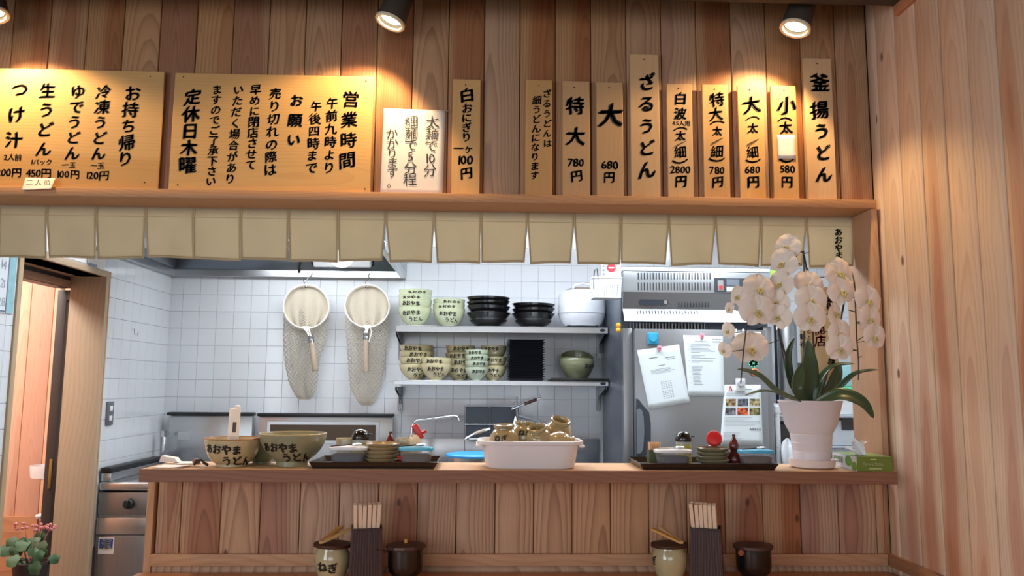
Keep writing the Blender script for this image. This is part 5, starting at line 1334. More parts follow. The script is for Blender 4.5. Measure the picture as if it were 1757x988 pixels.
# lower tier: white baskets
z2 = rz(812)
for (p0, p1, ptop, lb) in ((1334, 1365, 776, 'white plastic basket on the rack left of the flower pot'), (1425, 1475, 746, 'white plastic basket with open sides on the rack right of the flower pot')):
    a, b_ = rk(p0, ptop), rk(p1, 810); t = thing('plastic_basket', lb, 'basket', ((a.x+b_.x)/2, YRK+.04, z2+.0005)); w = (b_.x-a.x)/2; h = min(a.z, rz(765)-.016)-z2-.002
    m_ = MB(); m_.rbox(-w, w, 0, .28, 0, .006, .002, 1); m_.build('base', WM, t)
    for y_ in (0, .278):
        m_ = MB(); m_.rbox(-w, w, y_, y_+.003, h-.014, h, .001, 1); m_.rbox(-w, w, y_, y_+.003, .0065, h*.42, .001, 1)
        for k in range(5): m_.rbox(-w+k*w*.495-.002+.002, -w+k*w*.495+.005, y_, y_+.003, h*.42, h-.014, .0006, 1)
        m_.build('panel', WM, t)
    for x_ in (-w, w-.003):
        m_ = MB(); m_.rbox(x_, x_+.003, .0035, .2775, .0065, h, .001, 1); m_.build('side_panel', WM, t)
# crumpled bag left
def crumple(label, P, sx, sy, sz, name, m, seed):
    rg_ = random.Random(seed); ph = [rg_.uniform(0, 6) for _ in range(6)]
    m_ = MB()
    def fn(u, v):
        a = u*2*PI; th = v*PI; r = 1+.18*math.sin(3*a+ph[0]+4*v)+.14*math.sin(5*a+ph[1])*math.sin(th)+.12*math.sin(7*v+ph[2]+2*a)
        return v3(math.cos(a)*math.sin(th)*r*sx, math.sin(a)*math.sin(th)*r*sy, (1-math.cos(th))*.5*sz*(1+.1*math.sin(2*a+ph[3])))
    m_.grid(fn, 26, 14); o = m_.build(name, m, None, P, angle=20); tag(o, label, 'bag'); return o
crumple('crumpled clear plastic bag hanging in the left rack basket', v3(rk(1348, 770).x, YRK+.10, z2+.02), .04, .04, rz(752)-z2-.02, 'plastic_bag', mat('milky_bag', (206, 212, 218), .35), 4) if rz(752)-z2 < rz(765)-z2 else crumple('crumpled clear plastic bag in the left rack basket', v3(rk(1345, 770).x, YRK-.05, z2), .035, .03, rz(756)-z2, 'plastic_bag', mat('milky_bag', (206, 212, 218), .35), 4)
# kitchen wall tile field behind; pale fridge-side green sheet
P0, P1 = PY(1322, 464, Yf0-.007), PY(1334, 492, Yf0-.007)
m_ = MB(); m_.rbox(P0.x, P1.x, Yf0-.007, Yf0-.005, P1.z, P0.z, .0005, 1); o = m_.build('green_card', mat('lime_card', (150, 226, 70), .6)); tag(o, 'lime green card at the upper right corner of the refrigerator', 'card')

# calendar on the left tiled wall
c0 = PX(21, 420, XL+.006); c1 = PX(24, 560, XL+.006)
ya = PX(21.5, 500, XL).y; zt_ = PX(10, 405, XL).z; zb_ = PX(10, 538, XL).z
t = thing('wall_calendar', 'large wall calendar at the left edge of the photo, beside the door frame', 'calendar', (XL+.006, ya, zb_))
m_ = MB(); m_.rbox(0, .004, -.55, 0, 0, zt_-zb_, .001, 1); m_.build('pages', mat('calendar_paper', (228, 232, 238), .7, var=.02), t)
m_ = MB(); m_.box(.0041, .0046, -.05, -.004, .003, zt_-zb_); m_.build('blue_border', mat('calendar_blue', (150, 196, 204), .7, var=.2, nscale=30), t)
m_ = MB(); m_.box(.0041, .0052, -.056, -.0505, .0, zt_-zb_); m_.box(.0041, .0052, -.55, -.0565, .004, .010); m_.build('page_edge', mat('calendar_line', (110, 122, 140), .6), t)
for k, s_ in enumerate(('14', '21', '28')):
    m_ = MB(); row(m_, s_, v3(.0047, -.085, (zt_-zb_)*(.62-.24*k)), .05, .0003, 0.0, right=v3(0, -1, 0)*-1, nrm=v3(1, 0, 0)); m_.build('digits', mat('calendar_grey', (160, 168, 182), .7), t, smooth=False)
# notices above the door
a = PX(149, 440, XL+.006); b_ = PX(149, 457, XL+.006)
for nm, x0, x1, lb in (('door_notice', 60, 149, 'white notice sheet above the doorway, left one'), ('door_notice', 151, 182, 'white notice sheet with blue print above the doorway, right one')):
    p0, p1 = PX(x0, 430, XL+.006), PX(x1, 430, XL+.006); t = thing(nm, lb, 'paper', (XL+.006, p0.y, zd+.036))
    m_ = MB(); m_.box(0, .0012, 0.002, p1.y-p0.y, 0, .30); m_.build('sheet', PAPER, t, smooth=False)
    if x0 > 100:
        m_ = MB(); zz_ = PX(159, 455, XL).z-zd-.036
        for k in range(7): m_.box(.0013, .0018, .01+k*.012, .018+k*.012, zz_-.006, zz_+.006)
        m_.build('print', mat('print_blue', (104, 124, 168), .5), t, smooth=False)

# ---------------------------------------------------------------- beyond the doorway: sliding door, sink, bar, flowers
DK = mat('dark_door_frame', (62, 54, 52), .5)
xd = XL-.20
def dq(px, py, Y=3.86): return PY(px, py, Y)
YD2 = 4.00
a = dq(103, 500, YD2); b_ = dq(119, 500, YD2)
t = thing('sliding_door_edge', 'dark brown edge of a sliding door standing inside the doorway', 'door', (b_.x, YD2, 0))
m_ = MB(); m_.rbox(-(b_.x-a.x), 0, -.02, .02, 0.01, zd-.06, .003, 2); m_.build('stile', DK, t)
m_ = MB(); m_.rbox(.0005, .055, -.02, .02, zd-.11, zd-.06, .003, 2); m_.build('top_rail', DK, t)
m_ = MB(); q_ = PY(89, 812, YD2); m_.rbox(-.022, -.008, -.026, -.0205, q_.z-.07, q_.z+.07, .003, 2); m_.build('pull', mat('brass', (170, 140, 80), .35, .8), t)
P = PY(109, 486, YD2-.03); m_ = MB(); m_.rbox(-.012, .012, -.004, 0, -.035, .04, .001, 1); o = m_.build('foil_tag', mat('foil', (196, 200, 204), .3, .5), None, P); tag(o, 'silver tag stuck at the head of the dark sliding door', 'tag')
# hanging white cloth strip with a number
P0, P1 = PY(117, 500, 4.12), PY(129, 500, 4.12); ztop, zbot = PY(123, 502, 4.12).z, PY(105, 790, 4.12).z
m_ = MB(); m_.grid(lambda u, v: v3(P0.x+(P1.x-P0.x)*u, 4.12+.006*math.sin(u*12+v*5), zbot+(ztop-zbot)*v), 6, 16); o = m_.build('white_cloth', PAPER, solid=.001); tag(o, 'narrow white cloth hanging behind the dark sliding door edge', 'cloth')
P = PY(122, 516, 4.105); t = thing('number_tag', 'small black and white number tag on the hanging white cloth', 'tag', P)
m_ = MB(); m_.rbox(-.02, .016, 0, .003, -.022, .022, .001, 1); m_.build('tag_plate', PAPER, t)
m_ = MB(); row(m_, '22', v3(-.002, 0, 0), .034, .0004, .03); m_.build('digits', INK, t, smooth=False)
# hand basin
P = PY(82, 812, 4.02); t = thing('hand_basin', 'small white ceramic hand basin behind the dark sliding door edge', 'sink', (PY(88, 812, 4.08).x, 4.135, P.z))
m_ = MB(); rr = PY(118, 812, 4.04).x-PY(72, 812, 4.04).x
m_.lathe([(0, -.04), (rr*.6, -.04), (rr*.95, -.03), (rr, .02), (rr*.99, .028), (rr*.93, .028), (rr*.85, .0), (0, -.02)], 32, sq=(1, .75)); m_.build('basin', mat('ceramic_white', (236, 236, 238), .15, coat=.4), t)
P = PY(92, 885, 4.02); m_ = MB(); m_.tube([v3(-.10, 0, -.01), v3(.03, 0, .012)], .012, 10); m_.rbox(-.06, .02, .0, .185, -.028, -.012, .003, 1); o = m_.build('white_rail', WPLAS, None, v3(P.x, 4.06, P.z)); tag(o, 'short white rail below the hand basin', 'rail')
# geranium in a dark pot
YG = 3.45
P = PY(52, 985, YG); t = thing('flower_pot', 'potted plant with small pink flowers at the lower left corner', 'plant', (P.x, YG, P.z-.10))
m_ = MB(); m_.lathe([(0, 0), (.05, 0), (.068, .14), (.072, .14), (.072, .152), (.06, .152), (.055, .13), (0, .13)], 24); m_.build('pot', mat('dark_pot', (58, 44, 42), .5), t)
m_ = MB(); m_.lathe([(0, -.65), (.12, -.65), (.12, -.63), (.02, -.62), (.02, -.012), (.12, -.01), (.12, -.0005), (0, -.0005)], 24); m_.v = m_.v
o = m_.build('plant_stand', DK, None, (P.x, YG, P.z-.10)); tag(o, 'dark round stand below the potted pink flowers', 'stand')
rg = random.Random(3)
for k in range(22):
    a_ = rg.uniform(0, 2*PI); rad = rg.uniform(.03, .10); z_ = rg.uniform(.13, .24)
    c_ = v3(math.cos(a_)*rad, math.sin(a_)*rad, z_); s_ = rg.uniform(.018, .03); n_ = v3(rg.uniform(-.5, .5), -1, rg.uniform(.0, .9)).normalized(); qq = n_.to_track_quat('Z', 'Y').to_matrix().to_4x4()
    m_ = MB(); ring = [v3(0, 0, 0)]+[v3(math.cos(b2)*s_*(1+.12*math.sin(5*b2)), math.sin(b2)*s_*(1+.12*math.sin(5*b2)), .006*math.cos(2*b2)) for b2 in [2*PI*i/14 for i in range(14)]]
    m_.add([qq @ p_ + c_ for p_ in ring], [(0, i+1, (i+1) % 14+1) for i in range(14)]); m_.tube([c_, v3(c_.x*.3, c_.y*.3, .12)], .0015, 4); m_.build('leaf', mat('geranium_leaf', (70, 104, 66), .6, var=.3), t)
for k in range(5):
    c_ = v3(-.06+.035*k, rg.uniform(-.03, .0), .30+rg.uniform(-.02, .02)); m_ = MB()
    for j in range(7): a_ = rg.uniform(0, 6.3); m_.ball(c_+v3(math.cos(a_)*.014, rg.uniform(-.01, .01), math.sin(a_)*.010), .0075, 8, sc=(1, .6, .8))
    m_.tube([c_, v3(0, 0, .13)], .0016, 4); m_.build('flower_head', mat('pink_flower', (232, 150, 150), .6), t)

# ================================================================ ON THE SERVING SHELF
ZS = Z_SH_T
def onshelf(px, Y): return v3(PZ(px, 800, ZS).x*0+PY(px, 800, Y).x, Y, ZS)
YM = 2.4192
# large lettered bowls
R = ms(92, 2.4145)/2; hb = PY(398, 752, 2.4145).z-ZS
make_bowl('lettered noodle bowl with a reddish brown inside, holding the white timer', WARMG, R, hb, onshelf(398, 2.4145)+v3(0, 0, .0003), 'large lettered bowls on the serving shelf', bold=.065, size=R*.36, phi=-PI/2-.06, foot=.55, fl=.62, rim=BRICKR, tx=.66, lead=1.12, tshift=(-.005, R*.42))
R2 = ms(110, 2.4286)/2; hb2 = PY(501, 744, 2.4286).z-ZS
make_bowl('widest lettered bowl with a tall foot, grey green glaze', mat('grey_green_glaze', (150, 146, 116), .28, var=.14, nscale=12, coat=.4), R2, hb2, onshelf(501, 2.4286)+v3(0, 0, .0003), 'large lettered bowls on the serving shelf', bold=.065, fh=.15, size=R2*.30, phi=-PI/2-.15, foot=.47, fl=.78, rim=mat('pale_rim_glaze', (186, 172, 132), .25, coat=.4), tx=.62, lead=.98, tshift=(-.01, R2*.38))
# bowl body behind them
R3 = ms(60, 2.5137)/2
make_bowl('darker small bowl half hidden between the two large lettered bowls', OLIVE, R3, PY(455, 762, 2.5090).z-ZS, (PY(450, 780, 2.5090).x, 2.5061, ZS+.0003), None, text=False, foot=.5, fl=.7)
# timer standing in the first bowl
P0 = PY(398, 775, 2.4570); P1 = PY(404, 695, 2.4570); L_ = (P1-P0).length; d_ = (P1-P0).normalized()
xx_ = v3(math.cos(.45), math.sin(.45), 0); yy_ = d_.cross(xx_).normalized(); xx_ = yy_.cross(d_).normalized(); q_ = Matrix(((xx_.x, yy_.x, d_.x, 0), (xx_.y, yy_.y, d_.y, 0), (xx_.z, yy_.z, d_.z, 0), (0, 0, 0, 1)))
t = thing('kitchen_thermometer', 'slim white upright thermometer with a small display, standing in the left bowl', 'thermometer', P0)
w_ = ms(17, 2.4570)/2
m_ = MB(); m_.rbox(-w_, w_, -.010, .010, 0, L_*.93, .004, 3, m=q_); m_.rbox(-w_*.1, w_, -.008, .008, L_*.9, L_, .006, 3, m=q_); m_.build('thermometer_body', mat('shell_white', (246, 236, 232), .3), t)
for s_ in (1, -1):
    m_ = MB(); m_.rbox(-w_*.35, w_*.35, s_*.0104-.0003, s_*.0104+.0003, L_*.42, L_*.64, .0003, 1, m=q_); m_.build('display', mat('display_dark', (92, 84, 82), .2), t)
    m_ = MB(); m_.rbox(-w_*.8, w_*.8, s_*.0104-.0002, s_*.0104+.0002, L_*.15, L_*.34, .0002, 1, m=q_); m_.build('label', mat('label_lilac', (206, 204, 216), .4), t)
# papers left
PP = mat('pinkish_paper', (240, 226, 222), .8, var=.02)
for (pts, lb, dz, mm) in (([(262, 2.3342), (310, 2.3342), (330, 2.3908), (280, 2.4192)], 'white order sheets lying at the left end of the serving shelf', .0008, PP), ([(300, 2.4381), (345, 2.4570), (345, 2.5137), (300, 2.5137)], 'smaller white paper lying behind the order sheets', .0008, PAPER)):
    c_ = [v3(PY(px, 800, Y).x, Y, ZS) for px, Y in pts]; O_ = sum(c_, v3(0, 0, 0))/4; t = thing('order_sheet', lb, 'paper', O_+v3(0, 0, dz))
    for k in range(3):
        m_ = MB(); m_.grid(lambda u, v: ((c_[0]*(1-u)+c_[1]*u)*(1-v)+(c_[3]*(1-u)+c_[2]*u)*v-O_)*(1+.02*k)+v3(0, 0, .0012*k+.004*max(0, u-.7)*k), 6, 6); m_.build('sheet', mm, t, solid=.0003)
# folded note and clip
P = onshelf(322, 2.4570); m_ = MB(); m_.slab([(-.025, 0, .0), (.03, 0, .0), (.02, 0, .012), (-.02, 0, .018)], (0, -1, 0), .03); o = m_.build('folded_note', PAPER, None, P+v3(-.06, .0, .006)); tag(o, 'folded white note on top of the order sheets', 'paper')
t = thing('sunglass_clip', 'small dark metal clip with reddish band beside the left bowl', 'clip', onshelf(345, 2.3861))
m_ = MB(); m_.tube([(-.02, 0, .006), (-.012, -.005, .018), (0, 0, .020), (.010, -.006, .012), (.02, 0, .005)], .004, 8); m_.build('wire', mat('gun_metal', (90, 84, 84), .3, .9), t)
m_ = MB(); m_.ball((-.018, .012, .014), .012, 12, sc=(1, 1, .8)); m_.build('pad', mat('dusty_red', (150, 104, 96), .5), t)

# ---------------------------------------------------------------- condiment trays
TRAYM = mat('dark_tray_wood', (34, 22, 21), .35, var=.25, nscale=20, coat=.25)
def tray(label, x0, x1, Yc):
    w = (PY(x1, 800, 2.3436).x-PY(x0, 800, 2.3436).x)/2; cx_ = (PY(x1, 800, 2.3436).x+PY(x0, 800, 2.3436).x)/2; D = .215
    t = thing('condiment_tray', label, 'tray', (cx_, 2.3323+D/2, ZS+.0003))
    hh = .019; m_ = MB(); m_.rbox(-w+.012, w-.012, -D/2+.008, D/2-.008, 0, .004, .001, 1); m_.build('tray_base', TRAYM, t)
    m_ = MB(); s = .012
    outer = [(-w, -D/2), (w, -D/2), (w, D/2), (-w, D/2)]; 
    vs = []
    for f_, z in ((s, 0.0), (0, hh), (0.0035, hh), (s+.002, .0042)):
        vs += [v3(x-math.copysign(f_, x), y-math.copysign(f_*.8, y), z) for x, y in outer]
    m_.add(vs, [(j*4+i, j*4+(i+1) % 4, (j+1)*4+(i+1) % 4, (j+1)*4+i) for j in range(3) for i in range(4)])
    m_.build('tray_rim', TRAYM, t, solid=.0015, smooth=False)
    return t, ZS+.0003+.0045
t, ZT = tray('dark wooden condiment tray right of the wide lettered bowl', 531, 751, 2.4097)
t, ZT = tray('dark wooden condiment tray left of the flower pot', 1097, 1334, 2.4097)
CLEARP = mat('frosted_plastic', (226, 228, 236), .2, alpha=.10, var=.02)
def tub(px, Y, wpx, ytop, lidm, fill, label, glass=None, sp=1):
    R = ms(wpx, Y)/2; h = PY(px, ytop, Y).z-ZT
    t = thing('condiment_tub', label, 'container', (PY(px, 790, Y).x, Y, ZT+.0003))
    # rounded rectangular tub
    def sec(f_, z, n=32):
        o = []
        for i in range(n):
            a = 2*PI*i/n; c_, s_ = math.cos(a), math.sin(a); k = (abs(c_)**4+abs(s_)**4)**(-.25)
            o.append(v3(c_*k*R*f_, s_*k*R*.62*f_, z))
        return o
    def loft(rows, capb=True, capt=True):
        m_ = MB(); n = 32; vs = sum([sec(f_, z) for f_, z in rows], []); fs = [(j*n+i, j*n+(i+1) % n, (j+1)*n+(i+1) % n, (j+1)*n+i) for j in range(len(rows)-1) for i in range(n)]
        if capb: fs.append(tuple(range(n-1, -1, -1)))
        if capt: fs.append(tuple((len(rows)-1)*n+i for i in range(n)))
        m_.add(vs, fs); return m_
    loft([(.76, 0), (.78, .002), (.93, h-.009)], True, False).build('tub_body', CLEARP, t, solid=.001)
    loft([(.74, .003), (.76, .004), (.86, h*.58), (.70, h*.64), (.4, h*.60)]).build('filling', fill, t)
    loft([(.96, h-.0085), (1.0, h-.008), (1.0, h-.0015), (.96, h), (.8, h-.001)]).build('lid', lidm, t)
    return t, h, R
def spoon(px, Y, z, ln, label, hand, ang=0.0, tilt=.12):
    P_ = v3(PY(px, 780, Y).x, Y, z); q_ = RZ(ang) @ RY(-tilt)
    t = thing('serving_spoon', label, 'spoon', P_)
    m_ = MB(); m_.tube([q_ @ v3(-ln*.42, 0, .003), q_ @ v3(0, 0, .004), q_ @ v3(ln*.2, 0, .006)], [.0035, .0045, .003], 8, flat=.5); m_.build('handle', hand, t)
    m_ = MB(); m_.ball((ln*.34, 0, .006), .012, 14, sc=(1.3, .9, .35), m=q_); m_.build('spoon_bowl', STEEL, t)
NORI = mat('dark_seaweed', (52, 50, 66), .8, var=.5, nscale=120); FLK = mat('brown_spice', (92, 66, 50), .8, var=.5, nscale=150)
LIDW = mat('white_lid', (226, 228, 238), .3); LIDB = mat('light_blue_lid', (84, 184, 226), .3)
def dispenser(px, Y, wpx, ytop, label):
    R = ms(wpx, Y)/2; h = PY(px, ytop, Y).z-ZT
    t = thing('soy_dispenser', label, 'dispenser', (PY(px, 790, Y).x, Y, ZT+.0003))
    m_ = MB(); m_.lathe([(0, 0), (R*.98, 0), (R, .003), (R*1.0, h-R*1.75)], 32); m_.build('glass_body', mat('yellow_glass', (214, 204, 96), .1, trans=.35, ior=1.35, var=.03), t)
    m_ = MB(); m_.lathe([(R*1.0, h-R*1.74), (R*1.02, h-R*1.45), (R*.98, h-R*1.3)], 32); m_.build('clear_collar', mat('clear_collar', (214, 214, 200), .1, trans=.6, ior=1.3, var=.02), t)
    m_ = MB(); m_.lathe([(R*1.06, h-R*1.29), (R*1.1, h-R*1.1), (R*1.08, h-R*.8), (R*.85, h-R*.3), (R*.5, h-R*.06), (0, h)], 36); m_.rbox(R*.9, R*1.45, -.004, .004, h-R*.72, h-R*.58, .002, 2); m_.build('black_cap', BLACK, t)
def saucers(px, Y, wpx, tops, group, labels, m, ph=0):
    R = ms(wpx, Y)/2; n = len(tops)
    z = ZT+.0003
    for i, yt in enumerate(tops):
        zt_ = PY(px, yt, Y).z; h = .020; zz = max(zt_-h, ZT+.0003) if i else ZT+.0003
        zz = ZT+.0003+(PY(px, tops[-1], Y).z-h-ZT)*i/max(1, n-1)
        t = thing('small_saucer', labels[i], 'saucer', (PY(px, 790, Y).x+random.uniform(-.002, .002), Y, zz), (random.uniform(-.02, .02) if i else 0, random.uniform(-.03, .03) if i else 0, 0), group)
        m_ = MB(); m_.lathe([(0, .002), (R*.5, .002), (R*.52, 0), (R*.56, 0), (R*.58, .004), (R*.85, .010), (R*.97, h*.85), (R, h), (R*.97, h+.001), (R*.93, h*.9), (R*.8, .012), (R*.5, .006), (0, .005)], 32); m_.build('dish', m, t)
def gourd(px, Y, wpx, ytop, label, tilt=0, m=None, zb=None):
    R = ms(wpx, Y)/2; zb = ZT if zb is None else zb; h = PY(px, ytop, Y).z-zb
    t = thing('gourd_shaker', label, 'shaker', (PY(px, 790, Y).x, Y, zb+.0003))
    m_ = MB(); m_.lathe([(0, 0), (R*.8, 0), (R*.95, h*.08), (R, h*.2), (R*.9, h*.33), (R*.55, h*.43), (R*.48, h*.48), (R*.66, h*.58), (R*.66, h*.68), (R*.4, h*.82), (R*.2, h*.9)], 28); m_.build('shaker_body', m or mat('maroon_lacquer', (98, 34, 30), .25, coat=.5), t)
    m_ = MB(); m_.lathe([(R*.2, h*.9005), (R*.21, h*.99), (R*.17, h), (0, h)], 16); m_.build('stopper', mat('maroon_dark', (84, 28, 28), .3), t)
SAUC = mat('saucer_glaze', (168, 146, 108), .22, var=.12, coat=.5)
# left tray
tb, h1, _ = tub(598.5, 2.3814, 66, 766, LIDW, NORI, 'white lidded tub of dark seaweed at the left of the left tray')
spoon(592, 2.3767, ZT+h1+.0008, .10, 'dark wooden spoon lying on the white tub of the left tray', W_DARK, 0.05, .05)
spoon(615, 2.4003, ZT+h1+.0008, .07, 'short steel spoon lying on the white tub lid, left tray', STEEL, 0.6, .0) if False else None
dispenser(617.5, 2.4617, 27, 736, 'soy dispenser with a round black cap, yellow liquid, on the left tray')
n_ = ['lowest', 'second', 'third', 'fourth', 'fifth']
saucers(655, 2.4050, 58, (790, 783, 776, 769, 760), 'saucers on the left tray', [f'{a} saucer from the bottom in the slanting pile on the left tray' for a in n_], SAUC)
tb, h2, _ = tub(714, 2.3767, 58, 767, LIDB, FLK, 'blue lidded tub of brown flakes on the left tray')
spoon(705, 2.3814, ZT+h2+.0008, .085, 'dark handled spoon lying on the blue tub of the left tray', W_DARK, 0.0, .04)
gourd(669, 2.4759, 24, 740, 'maroon gourd shaped spice shaker behind the saucers of the left tray')
# white bowl-dish behind
m_ = MB()
make_bowl('shallow pale dish behind the seaweed tub of the left tray', mat('pale_dish', (206, 194, 168), .25, coat=.4), ms(34, 2.4948)/2, PY(596, 752, 2.4948).z-ZT, (PY(594, 770, 2.4948).x, 2.4910, ZT+.0003), None, text=False, foot=.6, fl=.5, name='small_dish')
make_bowl('shallow pale dish behind the blue tub of the left tray', mat('pale_dish', (206, 194, 168), .25, coat=.4), ms(30, 2.4948)/2, PY(690, 752, 2.4948).z-ZT, (PY(695, 770, 2.4948).x, 2.4929, ZT+.0003), None, text=False, foot=.6, fl=.5, name='small_dish')
# red clip bottle leaning
def clip_bottle(px, Y, ytop, label, lean):
    t = thing('sauce_bottle', label, 'bottle', (PY(px, 790, Y).x, Y, ZT+.0003)); h = PY(px, ytop, Y).z-ZT
    m_ = MB(); m_.lathe([(0, 0), (.018, 0), (.019, .003), (.019, h*.55), (.014, h*.70), (.006, h*.80)], 20); m_.build('bottle_body', mat('cream_plastic', (226, 206, 182), .35), t)
    q_ = RY(lean); m_ = MB(); m_.rbox(-.010, .010, -.006, .006, -.022, .026, .005, 3, m=Matrix.Translation((.006, 0, h*.86)) @ q_); m_.tube([(.008, 0, h*.80), (.030, 0, h*.90)], .0045, 8); m_.build('red_clip', mat('red_plastic', (208, 44, 48), .3), t)
clip_bottle(713, 2.4570, 733, 'cream bottle with a bright red cap clip behind the blue tub', -.5)
m_ = MB(); m_.rbox(-.011, .011, -.008, .008, 0, .022, .003, 2); o = m_.build('red_token', mat('red_plastic', (208, 44, 48), .3), None, v3(PY(685, 785, 2.4475).x, 2.4475, ZT+.0003)); tag(o, 'small red plastic piece on the left tray beside the saucers', 'plastic piece')
# right tray
tb, h1, _ = tub(1154.5, 2.3814, 63, 771, LIDW, NORI, 'white lidded tub of dark seaweed on the right tray')
spoon(1150, 2.3767, ZT+h1+.0008, .085, 'steel spoon lying on the white tub of the right tray', STEEL, 0.0, .03)
dispenser(1173.5, 2.4617, 26, 740, 'soy dispenser with a round black cap on the right tray')
saucers(1223, 2.4050, 56, (791, 785, 779, 768), 'saucers on the right tray', [f'{a} saucer from the bottom in the green grey pile on the right tray' for a in n_[:4]], mat('saucer_glaze_green', (132, 124, 98), .22, var=.12, coat=.5))
gourd(1260, 2.4192, 25, 745, 'maroon gourd shaped spice shaker on the right tray')
tb, h2, _ = tub(1297, 2.3767, 60, 772, LIDB, FLK, 'blue lidded tub of brown flakes on the right tray')
spoon(1292, 2.3767, ZT+h2+.0008, .075, 'dark handled steel spoon on the blue tub of the right tray', W_DARK, 0.0, .03)
# bottle with round red lid facing the viewer
t = thing('red_lidded_jar', 'small jar with a big round red lid tilted to the viewer, behind the saucers', 'jar', (PY(1224, 790, 2.4664).x, 2.4664, ZT+.0003)); hj = PY(1224, 752, 2.4664).z-ZT; R = ms(27, 2.4570)/2
q_ = Matrix.Translation((0, -.014, hj)) @ RZ(-.15) @ RX(math.radians(68))
m_ = MB(); m_.lathe([(0, 0), (R*.75, 0), (R*.8, .004), (R*.8, hj*.62), (R*.5, hj*.75), (0, hj*.8)], 20); m_.build('jar_body', mat('pale_jar', (222, 200, 190), .3), t)
m_ = MB(); m_.lathe([(R*.9, -.008), (R, -.004), (R, .003), (R*.85, .010), (R*.3, .0135), (0, .013)], 32, m=q_); m_.build('red_lid', mat('red_plastic', (208, 44, 48), .3), t)
# toothpick cup
t = thing('toothpick_cup', 'green square cup full of pale toothpicks on the right tray', 'cup', (PY(1123, 790, 2.4570).x, 2.4570, ZT+.0003)); w = ms(22, 2.4570)/2; hh = PY(1123, 771, 2.4570).z-ZT; ht = PY(1123, 760, 2.4570).z-ZT
m_ = MB()
for a_ in ((-w, w, -w, -w+.002), (-w, w, w-.002, w), (-w, -w+.002, -w+.0021, w-.0021), (w-.002, w, -w+.0021, w-.0021)): m_.box(a_[0], a_[1], a_[2], a_[3], 0, hh)
m_.box(-w+.002, w-.002, -w+.002, w-.002, 0, .003); m_.build('cup', mat('olive_cup', (82, 92, 56), .5, var=.2), t, smooth=False)
rg = random.Random(5); TP = mat('toothpick_wood', (222, 180, 140), .6)
m_ = MB(); m_.lathe([(0, 0), (.0012, .0), (.0012, ht-.006), (.0006, ht-.003), (0, ht-.003)], 6); tpm = m_.mesh('toothpick', TP)
k = 0
for ix in range(9):
    for iy in range(9):
        o = bpy.data.objects.new('toothpick', tpm); COL.objects.link(o); o.parent = t
        o.location = (-w+.0045+ix*(2*w-.009)/8, -w+.0045+iy*(2*w-.009)/8, .0035+rg.uniform(0, .003))

# ---------------------------------------------------------------- white tub with jars
Yt = 2.4334; x0, x1 = PY(819, 757, Yt-.08).x, PY(1003, 757, Yt-.08).x
cx_ = (x0+x1)/2; w = (x1-x0)/2; ht = PY(900, 757, Yt-.09).z-ZS; D = .10
t = thing('white_tub', 'rectangular white plastic tub holding glazed jars in the middle of the shelf', 'tub', (cx_, Yt, ZS+.0003))
TUBM = mat('tub_plastic', (232, 228, 232), .3, sub=.05, var=.01)
def rr_(fx, fy, z, n=40, e=6):
    o = []
    for i in range(n):
        a = 2*PI*i/n+.001; c_, s_ = math.cos(a), math.sin(a); k_ = (abs(c_)**e+abs(s_)**e)**(-1/e); o.append(v3(c_*k_*fx, s_*k_*fy, z))
    return o
def loft2(rows, capb=True):
    m_ = MB(); n = 40; vs = sum([rr_(*r_) for r_ in rows], []); fs = [(j*n+i, j*n+(i+1) % n, (j+1)*n+(i+1) % n, (j+1)*n+i) for j in range(len(rows)-1) for i in range(n)]
    if capb: fs.append(tuple(range(n-1, -1, -1)))
    fs.append(tuple((len(rows)-1)*n+i for i in range(n))) ; m_.add(vs, fs); return m_
loft2([(w*.80, D*.78, 0), (w*.84, D*.82, .005), (w*.91, D*.92, ht-.012), (w*.895, D*.90, ht-.012), (w*.82, D*.80, .008), (w*.3, D*.3, .006)]).build('tub_body', TUBM, t)
m_ = MB(); n = 40; rows = [(w*.90, D*.90, ht-.0118), (w*.99, D, ht-.011), (w, D*1.01, ht-.009), (w, D*1.01, ht-.001), (w*.985, D*.995, ht), (w*.925, D*.93, ht), (w*.91, D*.91, ht-.004), (w*.895, D*.895, ht-.0118)]
vs = sum([rr_(*r_) for r_ in rows], []); m_.add(vs, [(j*n+i, j*n+(i+1) % n, ((j+1) % 8)*n+(i+1) % n, ((j+1) % 8)*n+i) for j in range(8) for i in range(n)]); m_.build('rim', TUBM, t, fixn=True)
for sx in (-1, 1):
    m_ = MB(); m_.rbox(sx*w*.965-.010, sx*w*.965+.006, -D*.90, D*.90, ht-.018, ht-.0112, .002, 1); m_.build('grip', TUBM, t)
JG = mat('jar_glaze', (166, 148, 110), .16, var=.12, nscale=10, coat=.7)
jp = [(0, .0), (.030, .0), (.034, .004), (.050, .030), (.0555, .055), (.052, .078), (.040, .096), (.034, .101), (.0335, .104), (.038, .108), (.038, .116), (.033, .118), (.029, .112), (.028, .10), (.04, .08), (.04, .03), (0, .008)]
def jar(label, px, py, Y, sc, rot, txt=None, phi=-PI/2):
    """px,py: centre of the belly in the photo at depth Y; laid into the tub at any angle"""
    C_ = PY(px, py, Y); q_ = Euler(rot).to_matrix().to_4x4()
    off = q_ @ v3(0, 0, .055*sc)
    t_ = thing('glazed_jar', label, 'jar', C_-off, rot, 'glazed jars in the white tub'); t_.scale = (sc, sc, sc)
    m_ = MB(); m_.lathe(jp, 36); m_.build('jar_body', JG, t_)
    if txt:
        b_ = on_lathe(txt, prof_rad(jp[:9]), .072, .026, phi, bold=.06, lead=.9); b_.build('lettering', INK, t_, smooth=False)
s_ = .80*.1/.1
jar('glazed jar upright with writing, leftmost in the white tub', 865.5, 757, 2.3908, .80, (.06, -.03, 0), ('ねぎ',), -PI/2-.3)
